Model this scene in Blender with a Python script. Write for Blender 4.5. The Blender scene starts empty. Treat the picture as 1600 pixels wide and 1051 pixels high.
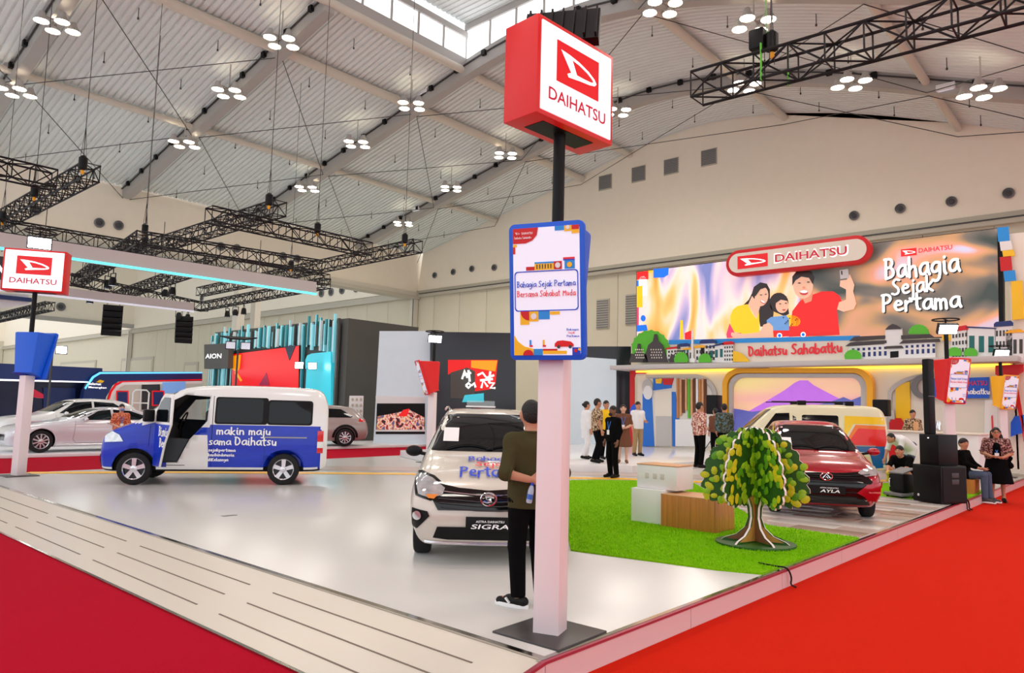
import bpy, bmesh, math, random
import numpy as np
from mathutils import Vector, Matrix
from mathutils.bvhtree import BVHTree

SC = bpy.context.scene
COL = SC.collection
random.seed(7)

# ------------------------------------------------------------------ camera
FPX = 1136.5
YAW, PITCH, ROLL = math.radians(41.7765), math.radians(5.7102), math.radians(-1.4563)
CAM = Vector((0, 0, 1.75))
_F = Vector((math.cos(YAW) * math.cos(PITCH), math.sin(YAW) * math.cos(PITCH), math.sin(PITCH)))
_r = Vector((math.sin(YAW), -math.cos(YAW), 0))
_u = _r.cross(_F)
_R = math.cos(ROLL) * _r - math.sin(ROLL) * _u
_U = math.sin(ROLL) * _r + math.cos(ROLL) * _u
cam = bpy.data.cameras.new('camera')
cam.sensor_width = 36
cam.lens = FPX / 1600 * 36
cam.clip_end = 400
camo = bpy.data.objects.new('camera', cam)
COL.objects.link(camo)
camo.matrix_world = Matrix(((_R.x, _U.x, -_F.x, CAM.x), (_R.y, _U.y, -_F.y, CAM.y), (_R.z, _U.z, -_F.z, CAM.z), (0, 0, 0, 1)))
SC.camera = camo


def px(x, y, axis='z', val=0.18):
    """point where the photo pixel's line of sight meets the plane axis=val"""
    d = _F + (x - 800) / FPX * _R - (y - 525.5) / FPX * _U
    i = 'xyz'.index(axis)
    return CAM + d * ((val - CAM[i]) / d[i])


# ------------------------------------------------------------------ world, exposure
W = bpy.data.worlds.new('hall_ambient')  # even ambient fill, added to enter by the open sides of the hall
SC.world = W
W.use_nodes = True
W.node_tree.nodes['Background'].inputs[0].default_value = (0.93, 0.96, 1.0, 1)
W.node_tree.nodes['Background'].inputs[1].default_value = 1.2
LAMP_W = 560          # watts of each ceiling lamp cluster
SC.cycles.max_bounces = 6
SC.cycles.diffuse_bounces = 4
SC.cycles.glossy_bounces = 3
SC.cycles.transparent_max_bounces = 6
SC.view_settings.view_transform = 'Standard'
SC.view_settings.look = 'None'
SC.view_settings.exposure = 0.22
SC.view_settings.gamma = 1.0
SC.view_settings.use_curve_mapping = False


# ------------------------------------------------------------------ materials
MATS = {}


def srgb(c):
    return tuple((v / 12.92 if v <= 0.04045 else ((v + 0.055) / 1.055) ** 2.4) for v in (x / 255 for x in c))


def M(name, c, rough=0.5, metal=0.0, emit=0.0, noise=0.0, scale=20.0, bump=0.0, coat=0.0, alpha=1.0, spec=0.5, trans=0.0, stretch=None, ecol=None):
    """principled material, sRGB 0-255 colour, optional procedural grain and relief"""
    m = bpy.data.materials.new(name)
    m.use_nodes = True
    nt = m.node_tree
    b = nt.nodes['Principled BSDF']
    col = srgb(c)
    b.inputs['Base Color'].default_value = (*col, 1)
    b.inputs['Roughness'].default_value = rough
    b.inputs['Metallic'].default_value = metal
    b.inputs['Specular IOR Level'].default_value = spec
    b.inputs['Coat Weight'].default_value = coat
    b.inputs['Coat Roughness'].default_value = 0.05
    b.inputs['Alpha'].default_value = alpha
    b.inputs['Transmission Weight'].default_value = trans
    if emit:
        b.inputs['Emission Color'].default_value = (*(srgb(ecol) if ecol else col), 1)
        b.inputs['Emission Strength'].default_value = emit
    if noise or bump:
        tc = nt.nodes.new('ShaderNodeTexCoord')
        mp = nt.nodes.new('ShaderNodeMapping')
        nz = nt.nodes.new('ShaderNodeTexNoise')
        nz.inputs['Scale'].default_value = scale
        nz.inputs['Detail'].default_value = 4
        nt.links.new(tc.outputs['Object'], mp.inputs[0])
        if stretch:
            mp.inputs['Scale'].default_value = stretch
        nt.links.new(mp.outputs[0], nz.inputs['Vector'])
        if noise:
            mx = nt.nodes.new('ShaderNodeMix')
            mx.data_type = 'RGBA'
            mx.inputs[6].default_value = (*[v * (1 - noise) for v in col], 1)
            mx.inputs[7].default_value = (*[min(1, v * (1 + noise)) for v in col], 1)
            nt.links.new(nz.outputs['Fac'], mx.inputs[0])
            nt.links.new(mx.outputs[2], b.inputs['Base Color'])
        if bump:
            bp = nt.nodes.new('ShaderNodeBump')
            bp.inputs['Strength'].default_value = bump
            bp.inputs['Distance'].default_value = 0.02
            nt.links.new(nz.outputs['Fac'], bp.inputs['Height'])
            nt.links.new(bp.outputs[0], b.inputs['Normal'])
    MATS[name] = m
    return m


def ramp_mat(name, stops, scale=3, stretch=(1, 1, 1), emit=0.0, rough=0.5, detail=3, distort=0.0, kind='noise'):
    """colours spread by a noise or wave pattern (prints, batik cloth, screen pictures)"""
    m = bpy.data.materials.new(name)
    m.use_nodes = True
    nt = m.node_tree
    b = nt.nodes['Principled BSDF']
    tc = nt.nodes.new('ShaderNodeTexCoord')
    mp = nt.nodes.new('ShaderNodeMapping')
    mp.inputs['Scale'].default_value = stretch
    nt.links.new(tc.outputs['Object'], mp.inputs[0])
    if kind == 'noise':
        nz = nt.nodes.new('ShaderNodeTexNoise')
        nz.inputs['Scale'].default_value = scale
        nz.inputs['Detail'].default_value = detail
        nz.inputs['Distortion'].default_value = distort
        out = nz.outputs['Fac']
    elif kind == 'voronoi':
        nz = nt.nodes.new('ShaderNodeTexVoronoi')
        nz.inputs['Scale'].default_value = scale
        out = nz.outputs['Color']
    else:
        nz = nt.nodes.new('ShaderNodeTexWave')
        nz.inputs['Scale'].default_value = scale
        nz.inputs['Distortion'].default_value = distort
        out = nz.outputs['Fac']
    nt.links.new(mp.outputs[0], nz.inputs['Vector'])
    cr = nt.nodes.new('ShaderNodeValToRGB')
    e = cr.color_ramp.elements
    while len(e) < len(stops):
        e.new(0.5)
    for el, (p, c) in zip(e, stops):
        el.position = p
        el.color = (*srgb(c), 1)
    nt.links.new(out, cr.inputs[0])
    nt.links.new(cr.outputs[0], b.inputs['Base Color'])
    b.inputs['Roughness'].default_value = rough
    if emit:
        nt.links.new(cr.outputs[0], b.inputs['Emission Color'])
        b.inputs['Emission Strength'].default_value = emit
    MATS[name] = m
    return m


# paint and plain surfaces
M('white_wall', (248, 238, 220), 0.8, noise=0.03, scale=2)
M('partition', (214, 206, 184), 0.75, noise=0.03, scale=1)
M('ledge', (190, 184, 168), 0.6)
M('deck', (232, 238, 236), 0.55, noise=0.04, scale=0.6)
M('steel_grey', (176, 172, 167), 0.5)
M('steel_tube', (214, 208, 194), 0.5)
M('rod', (60, 58, 58), 0.5)
M('hall_floor', (205, 200, 196), 0.3, noise=0.05, scale=1)
M('carpet_cool_light', (178, 0, 36), 0.95, noise=0.2, scale=140, bump=0.5, spec=0.1)  # red carpet with the cooler light put into its colour
M('carpet_warm_light', (206, 30, 2), 0.95, noise=0.14, scale=120, bump=0.5, spec=0.1)  # same red carpet, the warmer light of the side aisle painted in
M('stage_white', (204, 202, 198), 0.24, noise=0.02, scale=1.2, spec=0.5)
M('ramp_white', (212, 203, 189), 0.3, noise=0.02, scale=1)
M('slot_dark', (120, 108, 96), 0.6)
M('metal_strip', (190, 186, 176), 0.15, metal=1.0, noise=0.2, scale=3)
M('skirt', (226, 200, 200), 0.3)  # white boards; red bounce from the carpet tinted into the colour
M('skirt_trim', (168, 62, 82), 0.3, metal=0.3)
M('turf', (126, 188, 8), 0.95, noise=0.35, scale=60, bump=1.0, spec=0.1)
M('blade', (132, 200, 6), 0.9, noise=0.3, scale=9, spec=0.1)
M('yellow_line', (250, 190, 20), 0.4)
M('taupe_floor', (196, 178, 168), 0.25, noise=0.05, scale=2)
M('tile_grey', (206, 200, 194), 0.2, noise=0.06, scale=4)
M('tile_brown', (168, 142, 126), 0.25, noise=0.08, scale=4)
M('inner_white', (238, 238, 240), 0.15)
M('black', (9, 9, 11), 0.5, spec=0.25)
M('black_gloss', (8, 8, 10), 0.08)
M('black_metal', (17, 17, 20), 0.5, spec=0.25, noise=0.2, scale=8)
M('truss_black', (24, 20, 24), 0.5, spec=0.25)
M('rubber', (20, 20, 22), 0.8, noise=0.15, scale=40)
M('dark_grey', (66, 66, 68), 0.6, noise=0.05, scale=3)
M('mid_grey', (120, 120, 122), 0.5)
M('chrome', (225, 225, 228), 0.08, metal=1.0)
M('alloy', (222, 222, 226), 0.22, metal=0.85)
M('alloy_dark', (60, 60, 64), 0.4, metal=0.6)
M('white', (238, 238, 238), 0.5)
M('white_gloss', (240, 240, 240), 0.15, coat=0.3)
M('pillar_white', (236, 222, 224), 0.45)
M('plate_steel', (74, 70, 70), 0.4, metal=0.4, noise=0.2, scale=6)
M('red', (208, 8, 20), 0.45)
M('red_bright', (226, 10, 12), 0.4)
M('blue', (0, 92, 222), 0.45)
M('sky_blue', (34, 150, 235), 0.45)
M('yellow', (252, 200, 20), 0.45)
M('amber', (250, 178, 20), 0.45)
M('green', (88, 190, 40), 0.5)
M('teal', (20, 108, 108), 0.5)
M('navy', (20, 44, 110), 0.4)
M('cream', (236, 228, 214), 0.55)
M('lamp_lens', (255, 240, 214), 0.3, emit=22)
M('flood_lens', (245, 252, 255), 0.3, emit=14)
M('lightbox', (248, 250, 255), 0.3, emit=0.55, ecol=(246, 248, 255))
M('lb_red', (224, 4, 18), 0.35, emit=0.25)
M('lb_crimson', (196, 6, 50), 0.35, emit=0.2)
M('lb_white', (255, 255, 255), 0.35, emit=0.75)
M('clerestory', (248, 252, 255), 0.2, emit=1.3)
M('panel_white', (230, 236, 250), 0.35, emit=0.25)  # slight glow whitens the printed board faces against red bounce; lenses share it
M('wood', (196, 126, 58), 0.4, noise=0.25, scale=3, stretch=(8, 8, 0.6), bump=0.15)
M('wood_top', (214, 160, 112), 0.4, noise=0.15, scale=4, stretch=(1, 6, 1))
# cloth, skin, hair
M('skin', (196, 138, 108), 0.55, noise=0.04, scale=9)
M('skin_fair', (222, 176, 150), 0.55, noise=0.04, scale=9)
M('skin_dark', (128, 82, 60), 0.55, noise=0.04, scale=9)
M('hair', (18, 15, 15), 0.6, noise=0.4, scale=60, bump=0.6)
M('olive_cloth', (70, 66, 40), 0.9, spec=0.15, noise=0.18, scale=6, bump=0.9)
M('black_cloth', (10, 10, 12), 0.95, spec=0.1, noise=0.2, scale=9, bump=0.3)
M('white_cloth', (236, 236, 238), 0.85, noise=0.04, scale=9, bump=0.3)
M('yellow_cloth', (244, 196, 10), 0.85, noise=0.1, scale=9, bump=0.3)
M('khaki_cloth', (168, 142, 100), 0.85, noise=0.08, scale=9, bump=0.3)
M('brown_cloth', (112, 68, 46), 0.85, noise=0.15, scale=9, bump=0.3)
M('denim', (70, 86, 112), 0.85, noise=0.2, scale=25, bump=0.3)
M('blue_cloth', (70, 130, 220), 0.8)
M('mask_blue', (120, 150, 205), 0.8)
ramp_mat('batik_brown', [(0.40, (66, 44, 28)), (0.5, (150, 112, 78)), (0.6, (206, 182, 150))], 26, detail=1, rough=0.85)
ramp_mat('batik_pink', [(0.42, (150, 70, 66)), (0.52, (214, 160, 146)), (0.62, (238, 214, 200))], 24, detail=1, rough=0.85)
ramp_mat('batik_orange', [(0.42, (168, 74, 48)), (0.52, (206, 112, 80)), (0.62, (232, 160, 120))], 26, detail=1, rough=0.85)
ramp_mat('batik_green', [(0.42, (50, 52, 34)), (0.52, (92, 88, 60)), (0.62, (80, 120, 140))], 20, detail=1, rough=0.85)
ramp_mat('batik_maroon', [(0.42, (66, 30, 36)), (0.52, (128, 84, 80)), (0.62, (190, 150, 140))], 30, detail=1, rough=0.85)
# vehicles
M('car_silver', (214, 206, 194), 0.25, metal=0.1, coat=0.6)
M('car_white', (240, 240, 238), 0.2, coat=0.6)
M('car_grey', (168, 160, 156), 0.25, metal=0.2, coat=0.5)
M('car_paleblue', (222, 223, 230), 0.2, metal=0.1, coat=0.6)
M('car_maroon', (168, 10, 34), 0.22, metal=0.35, coat=0.8, noise=0.08, scale=200)
M('car_cream', (234, 228, 196), 0.25, coat=0.5)
M('wrap_blue', (10, 52, 190), 0.35, noise=0.22, scale=5, stretch=(1, 1, 4), coat=0.3)
M('wrap_seablue', (0, 96, 170), 0.3, coat=0.5)
M('wrap_red', (238, 26, 22), 0.3, coat=0.4)
M('wrap_orange', (244, 120, 20), 0.3, coat=0.4)
M('wrap_yellow', (252, 206, 12), 0.3, coat=0.4)
M('car_glass', (6, 14, 18), 0.04, spec=0.35)
M('clear_glass', (225, 240, 240), 0.02, alpha=0.18, spec=0.8)
M('headlamp', (210, 220, 230), 0.06, metal=0.6, noise=0.5, scale=14, coat=1.0)
M('lamp_orange', (240, 140, 50), 0.15, coat=1.0)
M('lamp_red', (220, 16, 26), 0.15, coat=1.0)
M('trim_grey', (158, 160, 162), 0.4)
M('seat_grey', (58, 64, 70), 0.75, noise=0.1, scale=12)
M('ink_blue', (20, 64, 205), 0.4)
M('ink_red', (238, 36, 50), 0.4)
M('ink_white', (245, 245, 245), 0.5, emit=0.05)


# ------------------------------------------------------------------ mesh building
class MB:
    """collects faces (each with its material name) into one mesh"""

    def __init__(self, mat='white'):
        self.v = []
        self.f = []
        self.m = []
        self.mat = mat

    def add(self, vs, fs, mat=None):
        o = len(self.v)
        self.v.extend([tuple(p) for p in vs])
        mt = mat or self.mat
        for f in fs:
            self.f.append(tuple(i + o for i in f))
            self.m.append(mt)
        return self

    def box(self, x0, x1, y0, y1, z0, z1, mat=None):
        vs = [(x, y, z) for x in (x0, x1) for y in (y0, y1) for z in (z0, z1)]
        return self.add(vs, [(0, 1, 3, 2), (4, 6, 7, 5), (0, 4, 5, 1), (2, 3, 7, 6), (0, 2, 6, 4), (1, 5, 7, 3)], mat)

    def bar(self, p, q, r, n=8, r2=None, mat=None, cap=True):
        p, q = Vector(p), Vector(q)
        d = (q - p).normalized()
        a = d.orthogonal().normalized()
        b = d.cross(a)
        r2 = r if r2 is None else r2
        vs = []
        for c, rr in ((p, r), (q, r2)):
            vs += [c + (a * math.cos(t) + b * math.sin(t)) * rr for t in (2 * math.pi * i / n for i in range(n))]
        fs = [(i, (i + 1) % n, n + (i + 1) % n, n + i) for i in range(n)]
        if cap:
            fs += [tuple(range(n))[::-1], tuple(range(n, 2 * n))]
        return self.add(vs, fs, mat)

    def rbar(self, p, q, w, h, mat=None, up=(0, 0, 1)):
        p, q = Vector(p), Vector(q)
        d = (q - p).normalized()
        s = d.cross(Vector(up))
        s = s.normalized() if s.length > 1e-4 else Vector((1, 0, 0))
        t = s.cross(d)
        vs = [c + s * w / 2 * i + t * h / 2 * j for c in (p, q) for i, j in ((-1, -1), (1, -1), (1, 1), (-1, 1))]
        return self.add(vs, [(3, 2, 1, 0), (4, 5, 6, 7), (0, 1, 5, 4), (1, 2, 6, 5), (2, 3, 7, 6), (3, 0, 4, 7)], mat)

    def tube(self, pts, r, n=8, mat=None, closed=False):
        pts = [Vector(p) for p in pts]
        vs = []
        m = len(pts)
        a = None
        for i, p in enumerate(pts):
            d = (pts[(i + 1) % m] - pts[i - 1]) if closed else (pts[min(i + 1, m - 1)] - pts[max(i - 1, 0)])
            d.normalize()
            a = (a - d * a.dot(d)).normalized() if a is not None and (a - d * a.dot(d)).length > 1e-3 else d.orthogonal().normalized()
            b = d.cross(a)
            rr = r[i] if isinstance(r, (list, tuple)) else r
            vs += [p + (a * math.cos(2 * math.pi * k / n) + b * math.sin(2 * math.pi * k / n)) * rr for k in range(n)]
        fs = []
        for i in range(m if closed else m - 1):
            j = (i + 1) % m
            fs += [(i * n + k, i * n + (k + 1) % n, j * n + (k + 1) % n, j * n + k) for k in range(n)]
        if not closed:
            fs += [tuple(range(n))[::-1], tuple(range((m - 1) * n, m * n))]
        return self.add(vs, fs, mat)

    def lathe(self, prof, n=24, center=(0, 0, 0), axis='z', mat=None, caps=True):
        """prof: list of (radius, height along axis)"""
        vs = []
        cx, cy, cz = center
        for r, h in prof:
            for k in range(n):
                t = 2 * math.pi * k / n
                a, b = r * math.cos(t), r * math.sin(t)
                vs.append({'z': (cx + a, cy + b, cz + h), 'y': (cx + a, cy + h, cz + b), 'x': (cx + h, cy + a, cz + b)}[axis])
        m = len(prof)
        fs = []
        for i in range(m - 1):
            fs += [(i * n + k, i * n + (k + 1) % n, (i + 1) * n + (k + 1) % n, (i + 1) * n + k) for k in range(n)]
        if caps:
            fs += [tuple(range(n)), tuple(range((m - 1) * n, m * n))]
        return self.add(vs, fs, mat)

    def prism(self, poly, a, b, plane='xz', mat=None, side=None):
        """polygon in a plane, extruded along the third axis from a to b"""
        n = len(poly)

        def P3(p, h):
            return {'xz': (p[0], h, p[1]), 'xy': (p[0], p[1], h), 'yz': (h, p[0], p[1])}[plane]
        vs = [P3(p, a) for p in poly] + [P3(p, b) for p in poly]
        self.add(vs, [tuple(range(n))[::-1], tuple(range(n, 2 * n))], mat)
        o = len(self.v) - 2 * n
        for i in range(n):
            self.f.append((o + i, o + (i + 1) % n, o + n + (i + 1) % n, o + n + i))
            self.m.append(side or mat or self.mat)
        return self

    def slab(self, pts, off, mat=None, side=None):
        """planar 3-D polygon thickened by the vector off"""
        n = len(pts)
        pts = [Vector(p) for p in pts]
        off = Vector(off)
        self.add(pts + [p + off for p in pts], [tuple(range(n))[::-1], tuple(range(n, 2 * n))], mat)
        o = len(self.v) - 2 * n
        for i in range(n):
            self.f.append((o + i, o + (i + 1) % n, o + n + (i + 1) % n, o + n + i))
            self.m.append(side or mat or self.mat)
        return self

    def poly(self, pts, mat=None):
        return self.add(pts, [tuple(range(len(pts)))], mat)

    def ball(self, c, r, n=12, m=8, mat=None):
        rx, ry, rz = (r, r, r) if not isinstance(r, (tuple, list)) else r
        vs = [(c[0], c[1], c[2] - rz)]
        for i in range(1, m):
            t = -math.pi / 2 + math.pi * i / m
            for k in range(n):
                p = 2 * math.pi * k / n
                vs.append((c[0] + rx * math.cos(t) * math.cos(p), c[1] + ry * math.cos(t) * math.sin(p), c[2] + rz * math.sin(t)))
        vs.append((c[0], c[1], c[2] + rz))
        fs = [(0, 1 + (k + 1) % n, 1 + k) for k in range(n)]
        for i in range(m - 2):
            a, b = 1 + i * n, 1 + (i + 1) * n
            fs += [(a + k, a + (k + 1) % n, b + (k + 1) % n, b + k) for k in range(n)]
        a = 1 + (m - 2) * n
        fs += [(a + k, a + (k + 1) % n, len(vs) - 1) for k in range(n)]
        return self.add(vs, fs, mat)

    def xform(self, mat4):
        self.v = [tuple(mat4 @ Vector(p)) for p in self.v]
        return self

    def mesh(self, name, smooth=True, bevel=0.0, fix=True, angle=38):
        me = bpy.data.meshes.new(name)
        me.from_pydata(self.v, [], self.f)
        names = []
        for x in self.m:
            if x not in names:
                names.append(x)
        for x in names:
            me.materials.append(MATS[x])
        idx = {x: i for i, x in enumerate(names)}
        me.polygons.foreach_set('material_index', [idx[x] for x in self.m])
        if fix or bevel:
            bm = bmesh.new()
            bm.from_mesh(me)
            if bevel:
                es = [e for e in bm.edges if len(e.link_faces) == 2 and e.calc_face_angle(0) > 0.5]
                bmesh.ops.bevel(bm, geom=es, offset=bevel, segments=2, affect='EDGES', profile=0.5, clamp_overlap=True)
            bmesh.ops.recalc_face_normals(bm, faces=bm.faces)
            bm.to_mesh(me)
            bm.free()
        if smooth:
            me.polygons.foreach_set('use_smooth', [True] * len(me.polygons))
            me.set_sharp_from_angle(angle=math.radians(angle))
        me.update()
        return me


def link(name, data, parent=None, loc=None, rz=0.0):
    o = bpy.data.objects.new(name, data)
    COL.objects.link(o)
    if parent is not None:
        o.parent = parent
    if loc is not None:
        o.location = loc
    if rz:
        o.rotation_euler = (0, 0, rz)
    return o


def O(name, mb, parent=None, loc=None, rz=0.0, smooth=True, bevel=0.0, fix=True, angle=38):
    return link(name, mb.mesh(name, smooth, bevel, fix, angle), parent, loc, rz)


def tag(o, label, cat, group=None):
    o['label'] = label
    o['category'] = cat
    if group:
        o['group'] = group
    return o


def thing(name, label, cat, loc=(0, 0, 0), rz=0.0, group=None):
    return tag(link(name, None, None, loc, rz), label, cat, group)


def struct(o, label=None):
    o['kind'] = 'structure'
    if label:
        o['label'] = label
    return o


def copy_tree(o, parent=None):
    c = o.copy()
    COL.objects.link(c)
    c.parent = parent
    for ch in o.children:
        copy_tree(ch, c)
    return c


def rrect(x0, x1, z0, z1, r, n=5):
    """rounded rectangle outline; r one radius or (bl, br, tr, tl)"""
    rs = r if isinstance(r, (tuple, list)) else (r,) * 4
    out = []
    for (cx, cz, a0), rr in zip(((x0, z0, math.pi), (x1, z0, 1.5 * math.pi), (x1, z1, 0), (x0, z1, math.pi / 2)), rs):
        sx, sz = (1 if cx == x0 else -1), (1 if cz == z0 else -1)
        if rr <= 0:
            out.append((cx, cz))
            continue
        ox, oz = cx + sx * rr, cz + sz * rr
        out += [(ox + rr * math.cos(a0 + math.pi / 2 * k / n), oz + rr * math.sin(a0 + math.pi / 2 * k / n)) for k in range(n + 1)]
    return out


def circle(cx, cz, r, n=20, a0=0.0, a1=2 * math.pi):
    full = abs(a1 - a0 - 2 * math.pi) < 1e-6
    return [(cx + r * math.cos(a0 + (a1 - a0) * k / (n if full else n - 1)), cz + r * math.sin(a0 + (a1 - a0) * k / (n if full else n - 1))) for k in range(n)]


def chaikin(pts, n=2, closed=False):
    for _ in range(n):
        out = []
        m = len(pts)
        for i in range(m if closed else m - 1):
            p, q = np.array(pts[i], float), np.array(pts[(i + 1) % m], float)
            out += [tuple(p * 0.75 + q * 0.25), tuple(p * 0.25 + q * 0.75)]
        if not closed:
            out = [tuple(pts[0])] + out + [tuple(pts[-1])]
        pts = out
    return pts


# ------------------------------------------------------------------ lettering
_TX = {}
TEXTS = ['DAIHATSU', 'AION', 'SIGRA', 'ASTRA DAIHATSU', 'AYLA', 'ASTRA', 'N', 'Selamat', 'Menangkan', 'TOP']


def load_texts():
    tmp = []
    for s in TEXTS:
        cu = bpy.data.curves.new('t', 'FONT')
        cu.body = s
        cu.resolution_u = 3
        cu.offset = 0.014
        o = bpy.data.objects.new('t', cu)
        COL.objects.link(o)
        tmp.append((s, o, cu))
    dg = bpy.context.evaluated_depsgraph_get()
    for s, o, cu in tmp:
        me = bpy.data.meshes.new_from_object(o.evaluated_get(dg))
        v = np.array([tuple(x.co)[:2] for x in me.vertices])
        lo, hi = v.min(0), v.max(0)
        v = (v - lo) / (hi - lo)
        _TX[s] = (v, [tuple(p.vertices) for p in me.polygons])
        bpy.data.meshes.remove(me)
    for s, o, cu in tmp:
        bpy.data.objects.remove(o)
        bpy.data.curves.remove(cu)


load_texts()


def frame(o, ex, ey, n=None, off=0.0):
    """map (u, v) on a plane to 3-D"""
    o, ex, ey = Vector(o), Vector(ex).normalized(), Vector(ey).normalized()
    nn = Vector(n).normalized() if n is not None else ex.cross(ey)
    return lambda u, v, h=0.0: o + ex * u + ey * v + nn * (off + h)


def text(mb, s, x0, y0, w, h, fr, mat, lift=0.004, slant=0.0):
    v, fs = _TX[s]
    mb.add([fr(x0 + a * w + slant * b * h, y0 + b * h, lift) for a, b in v], fs, mat)


# hand-drawn stroke letters: polylines in a box of x-height 1, ascender 1.7, descender -0.7
G = {
    'a': (0.8, [[(.72, .95), (.35, 1.0), (.08, .6), (.12, .12), (.4, 0), (.68, .35), (.72, .95), (.72, .3), (.85, 0)]]),
    'b': (0.75, [[(.1, 1.7), (.1, 0), (.5, 0), (.72, .4), (.6, .85), (.1, .75)]]),
    'e': (0.75, [[(.1, .5), (.68, .6), (.55, .95), (.25, .95), (.06, .5), (.2, .08), (.45, 0), (.72, .15)]]),
    'g': (0.8, [[(.72, .9), (.35, 1.0), (.08, .6), (.15, .2), (.45, .15), (.7, .5), (.74, .95), (.72, -.3), (.45, -.65), (.15, -.5)]]),
    'h': (0.75, [[(.1, 1.7), (.1, 0)], [(.1, .6), (.35, .95), (.6, .85), (.65, 0)]]),
    'i': (0.35, [[(.15, 1.0), (.15, .2), (.28, 0)], [(.17, 1.35), (.19, 1.42)]]),
    'j': (0.4, [[(.25, 1.0), (.25, -.4), (.05, -.65), (-.12, -.5)], [(.27, 1.35), (.29, 1.42)]]),
    'k': (0.72, [[(.1, 1.7), (.1, 0)], [(.6, 1.0), (.12, .45), (.65, 0)]]),
    'l': (0.3, [[(.15, 1.7), (.15, 0)]]),
    'm': (1.05, [[(.1, 1.0), (.1, 0)], [(.1, .7), (.3, 1.0), (.48, .85), (.5, 0)], [(.5, .7), (.72, 1.0), (.9, .8), (.93, 0)]]),
    'n': (0.75, [[(.1, 1.0), (.1, 0)], [(.1, .65), (.35, .98), (.6, .85), (.64, 0)]]),
    'o': (0.75, [[(.38, 1.0), (.1, .7), (.1, .25), (.38, 0), (.66, .3), (.64, .75), (.38, 1.0)]]),
    'p': (0.75, [[(.1, 1.0), (.1, -.7)], [(.1, .8), (.45, 1.0), (.68, .6), (.45, .15), (.1, .2)]]),
    'r': (0.6, [[(.1, 1.0), (.1, 0)], [(.1, .6), (.3, .95), (.58, .95)]]),
    's': (0.65, [[(.55, .92), (.28, 1.0), (.1, .75), (.5, .35), (.45, .05), (.06, .05)]]),
    't': (0.6, [[(.28, 1.6), (.28, .1), (.5, 0)], [(0, 1.05), (.58, 1.1)]]),
    'u': (0.75, [[(.1, 1.0), (.12, .2), (.35, 0), (.6, .3), (.64, 1.0), (.64, 0)]]),
    'y': (0.7, [[(.1, 1.0), (.3, .3), (.55, .4)], [(.65, 1.0), (.45, -.5), (.1, -.6)]]),
    'd': (0.78, [[(.65, 1.7), (.65, 0)], [(.65, .8), (.3, .95), (.08, .5), (.3, 0), (.65, .2)]]),
    'B': (0.9, [[(.12, 1.7), (.1, 0)], [(0, 1.7), (.5, 1.72), (.68, 1.4), (.5, .98), (.12, .92)], [(.5, .95), (.78, .6), (.65, .15), (.1, 0)]]),
    'S': (0.85, [[(.75, 1.55), (.4, 1.72), (.12, 1.35), (.3, 1.0), (.68, .65), (.65, .15), (.3, 0), (.02, .15)]]),
    'P': (0.85, [[(.12, 1.7), (.1, 0)], [(0, 1.65), (.5, 1.72), (.75, 1.35), (.55, .9), (.12, .8)]]),
    'M': (1.1, [[(.08, 0), (.15, 1.7), (.5, .6), (.9, 1.7), (.98, 0)]]),
    'D': (0.95, [[(.12, 1.65), (.1, 0), (.5, .05), (.82, .6), (.7, 1.35), (.35, 1.65), (0, 1.68)]]),
    'K': (0.85, [[(.12, 1.7), (.1, 0)], [(.75, 1.65), (.12, .8), (.8, 0)]]),
    ' ': (0.5, []),
}


def strokes2d(s):
    """-> list of polylines and total width, for the hand-drawn alphabet"""
    x = 0.0
    out = []
    for i, ch in enumerate(s):
        w, pl = G[ch]
        dy = 0.06 * math.sin(i * 2.3)
        for p in pl:
            out.append([(x + a, b + dy) for a, b in (chaikin(p, 1) if len(p) > 2 else p)])
        x += w + 0.12
    return out, x - 0.12


def ribbon2d(polys, r, n=6):
    """2-D strokes -> flat verts/faces with round joints"""
    vs, fs = [], []
    q_ = [0.0]

    def up_():                 # each stroke piece lies a hair above the last, so none coincide
        q_[0] += 0.00012
        return q_[0] % 0.006
    for pl in polys:
        for i, p in enumerate(pl):
            o = len(vs)
            hh = up_()
            vs += [(p[0] + r * math.cos(2 * math.pi * k / n), p[1] + r * math.sin(2 * math.pi * k / n), hh) for k in range(n)]
            fs.append(tuple(range(o, o + n)))
            if i:
                q = pl[i - 1]
                d = np.array(p) - np.array(q)
                L = np.hypot(*d)
                if L < 1e-6:
                    continue
                nx, ny = -d[1] / L * r, d[0] / L * r
                o = len(vs)
                hh = up_()
                vs += [(q[0] + nx, q[1] + ny, hh), (q[0] - nx, q[1] - ny, hh), (p[0] - nx, p[1] - ny, hh), (p[0] + nx, p[1] + ny, hh)]
                fs.append((o, o + 1, o + 2, o + 3))
    return vs, fs


def script(mb, s, x0, y0, w, h, fr, mat, r=0.13, lift=0.004, slant=0.0):
    """hand-drawn words, baseline y0, capital height h, total width w"""
    pl, tw = strokes2d(s)
    vs, fs = ribbon2d(pl, r)
    kx, ky = w / tw, h / 1.7
    mb.add([fr(x0 + (a + slant * b) * kx, y0 + b * ky, lift + c) for a, b, c in vs], fs, mat)


def script_letters(parent, name, s, x0, y0, w, h, fr, mat, r=0.13, lift=0.004):
    """hand-drawn words, one object for each letter"""
    tw = sum(G[c][0] + .12 for c in s) - .12
    kx, ky = w / tw, h / 1.7
    x = 0.0
    for i, ch in enumerate(s):
        if G[ch][1]:
            pl = [[(x + a, b + .06 * math.sin(i * 2.3)) for a, b in (chaikin(p, 1) if len(p) > 2 else p)] for p in G[ch][1]]
            vs, fs = ribbon2d(pl, r)
            mb = MB(mat)
            mb.add([fr(x0 + a * kx, y0 + b * ky, lift + c) for a, b, c in vs], fs, mat)
            O(name, mb, parent, smooth=False, fix=False)
        x += G[ch][0] + .12


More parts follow.
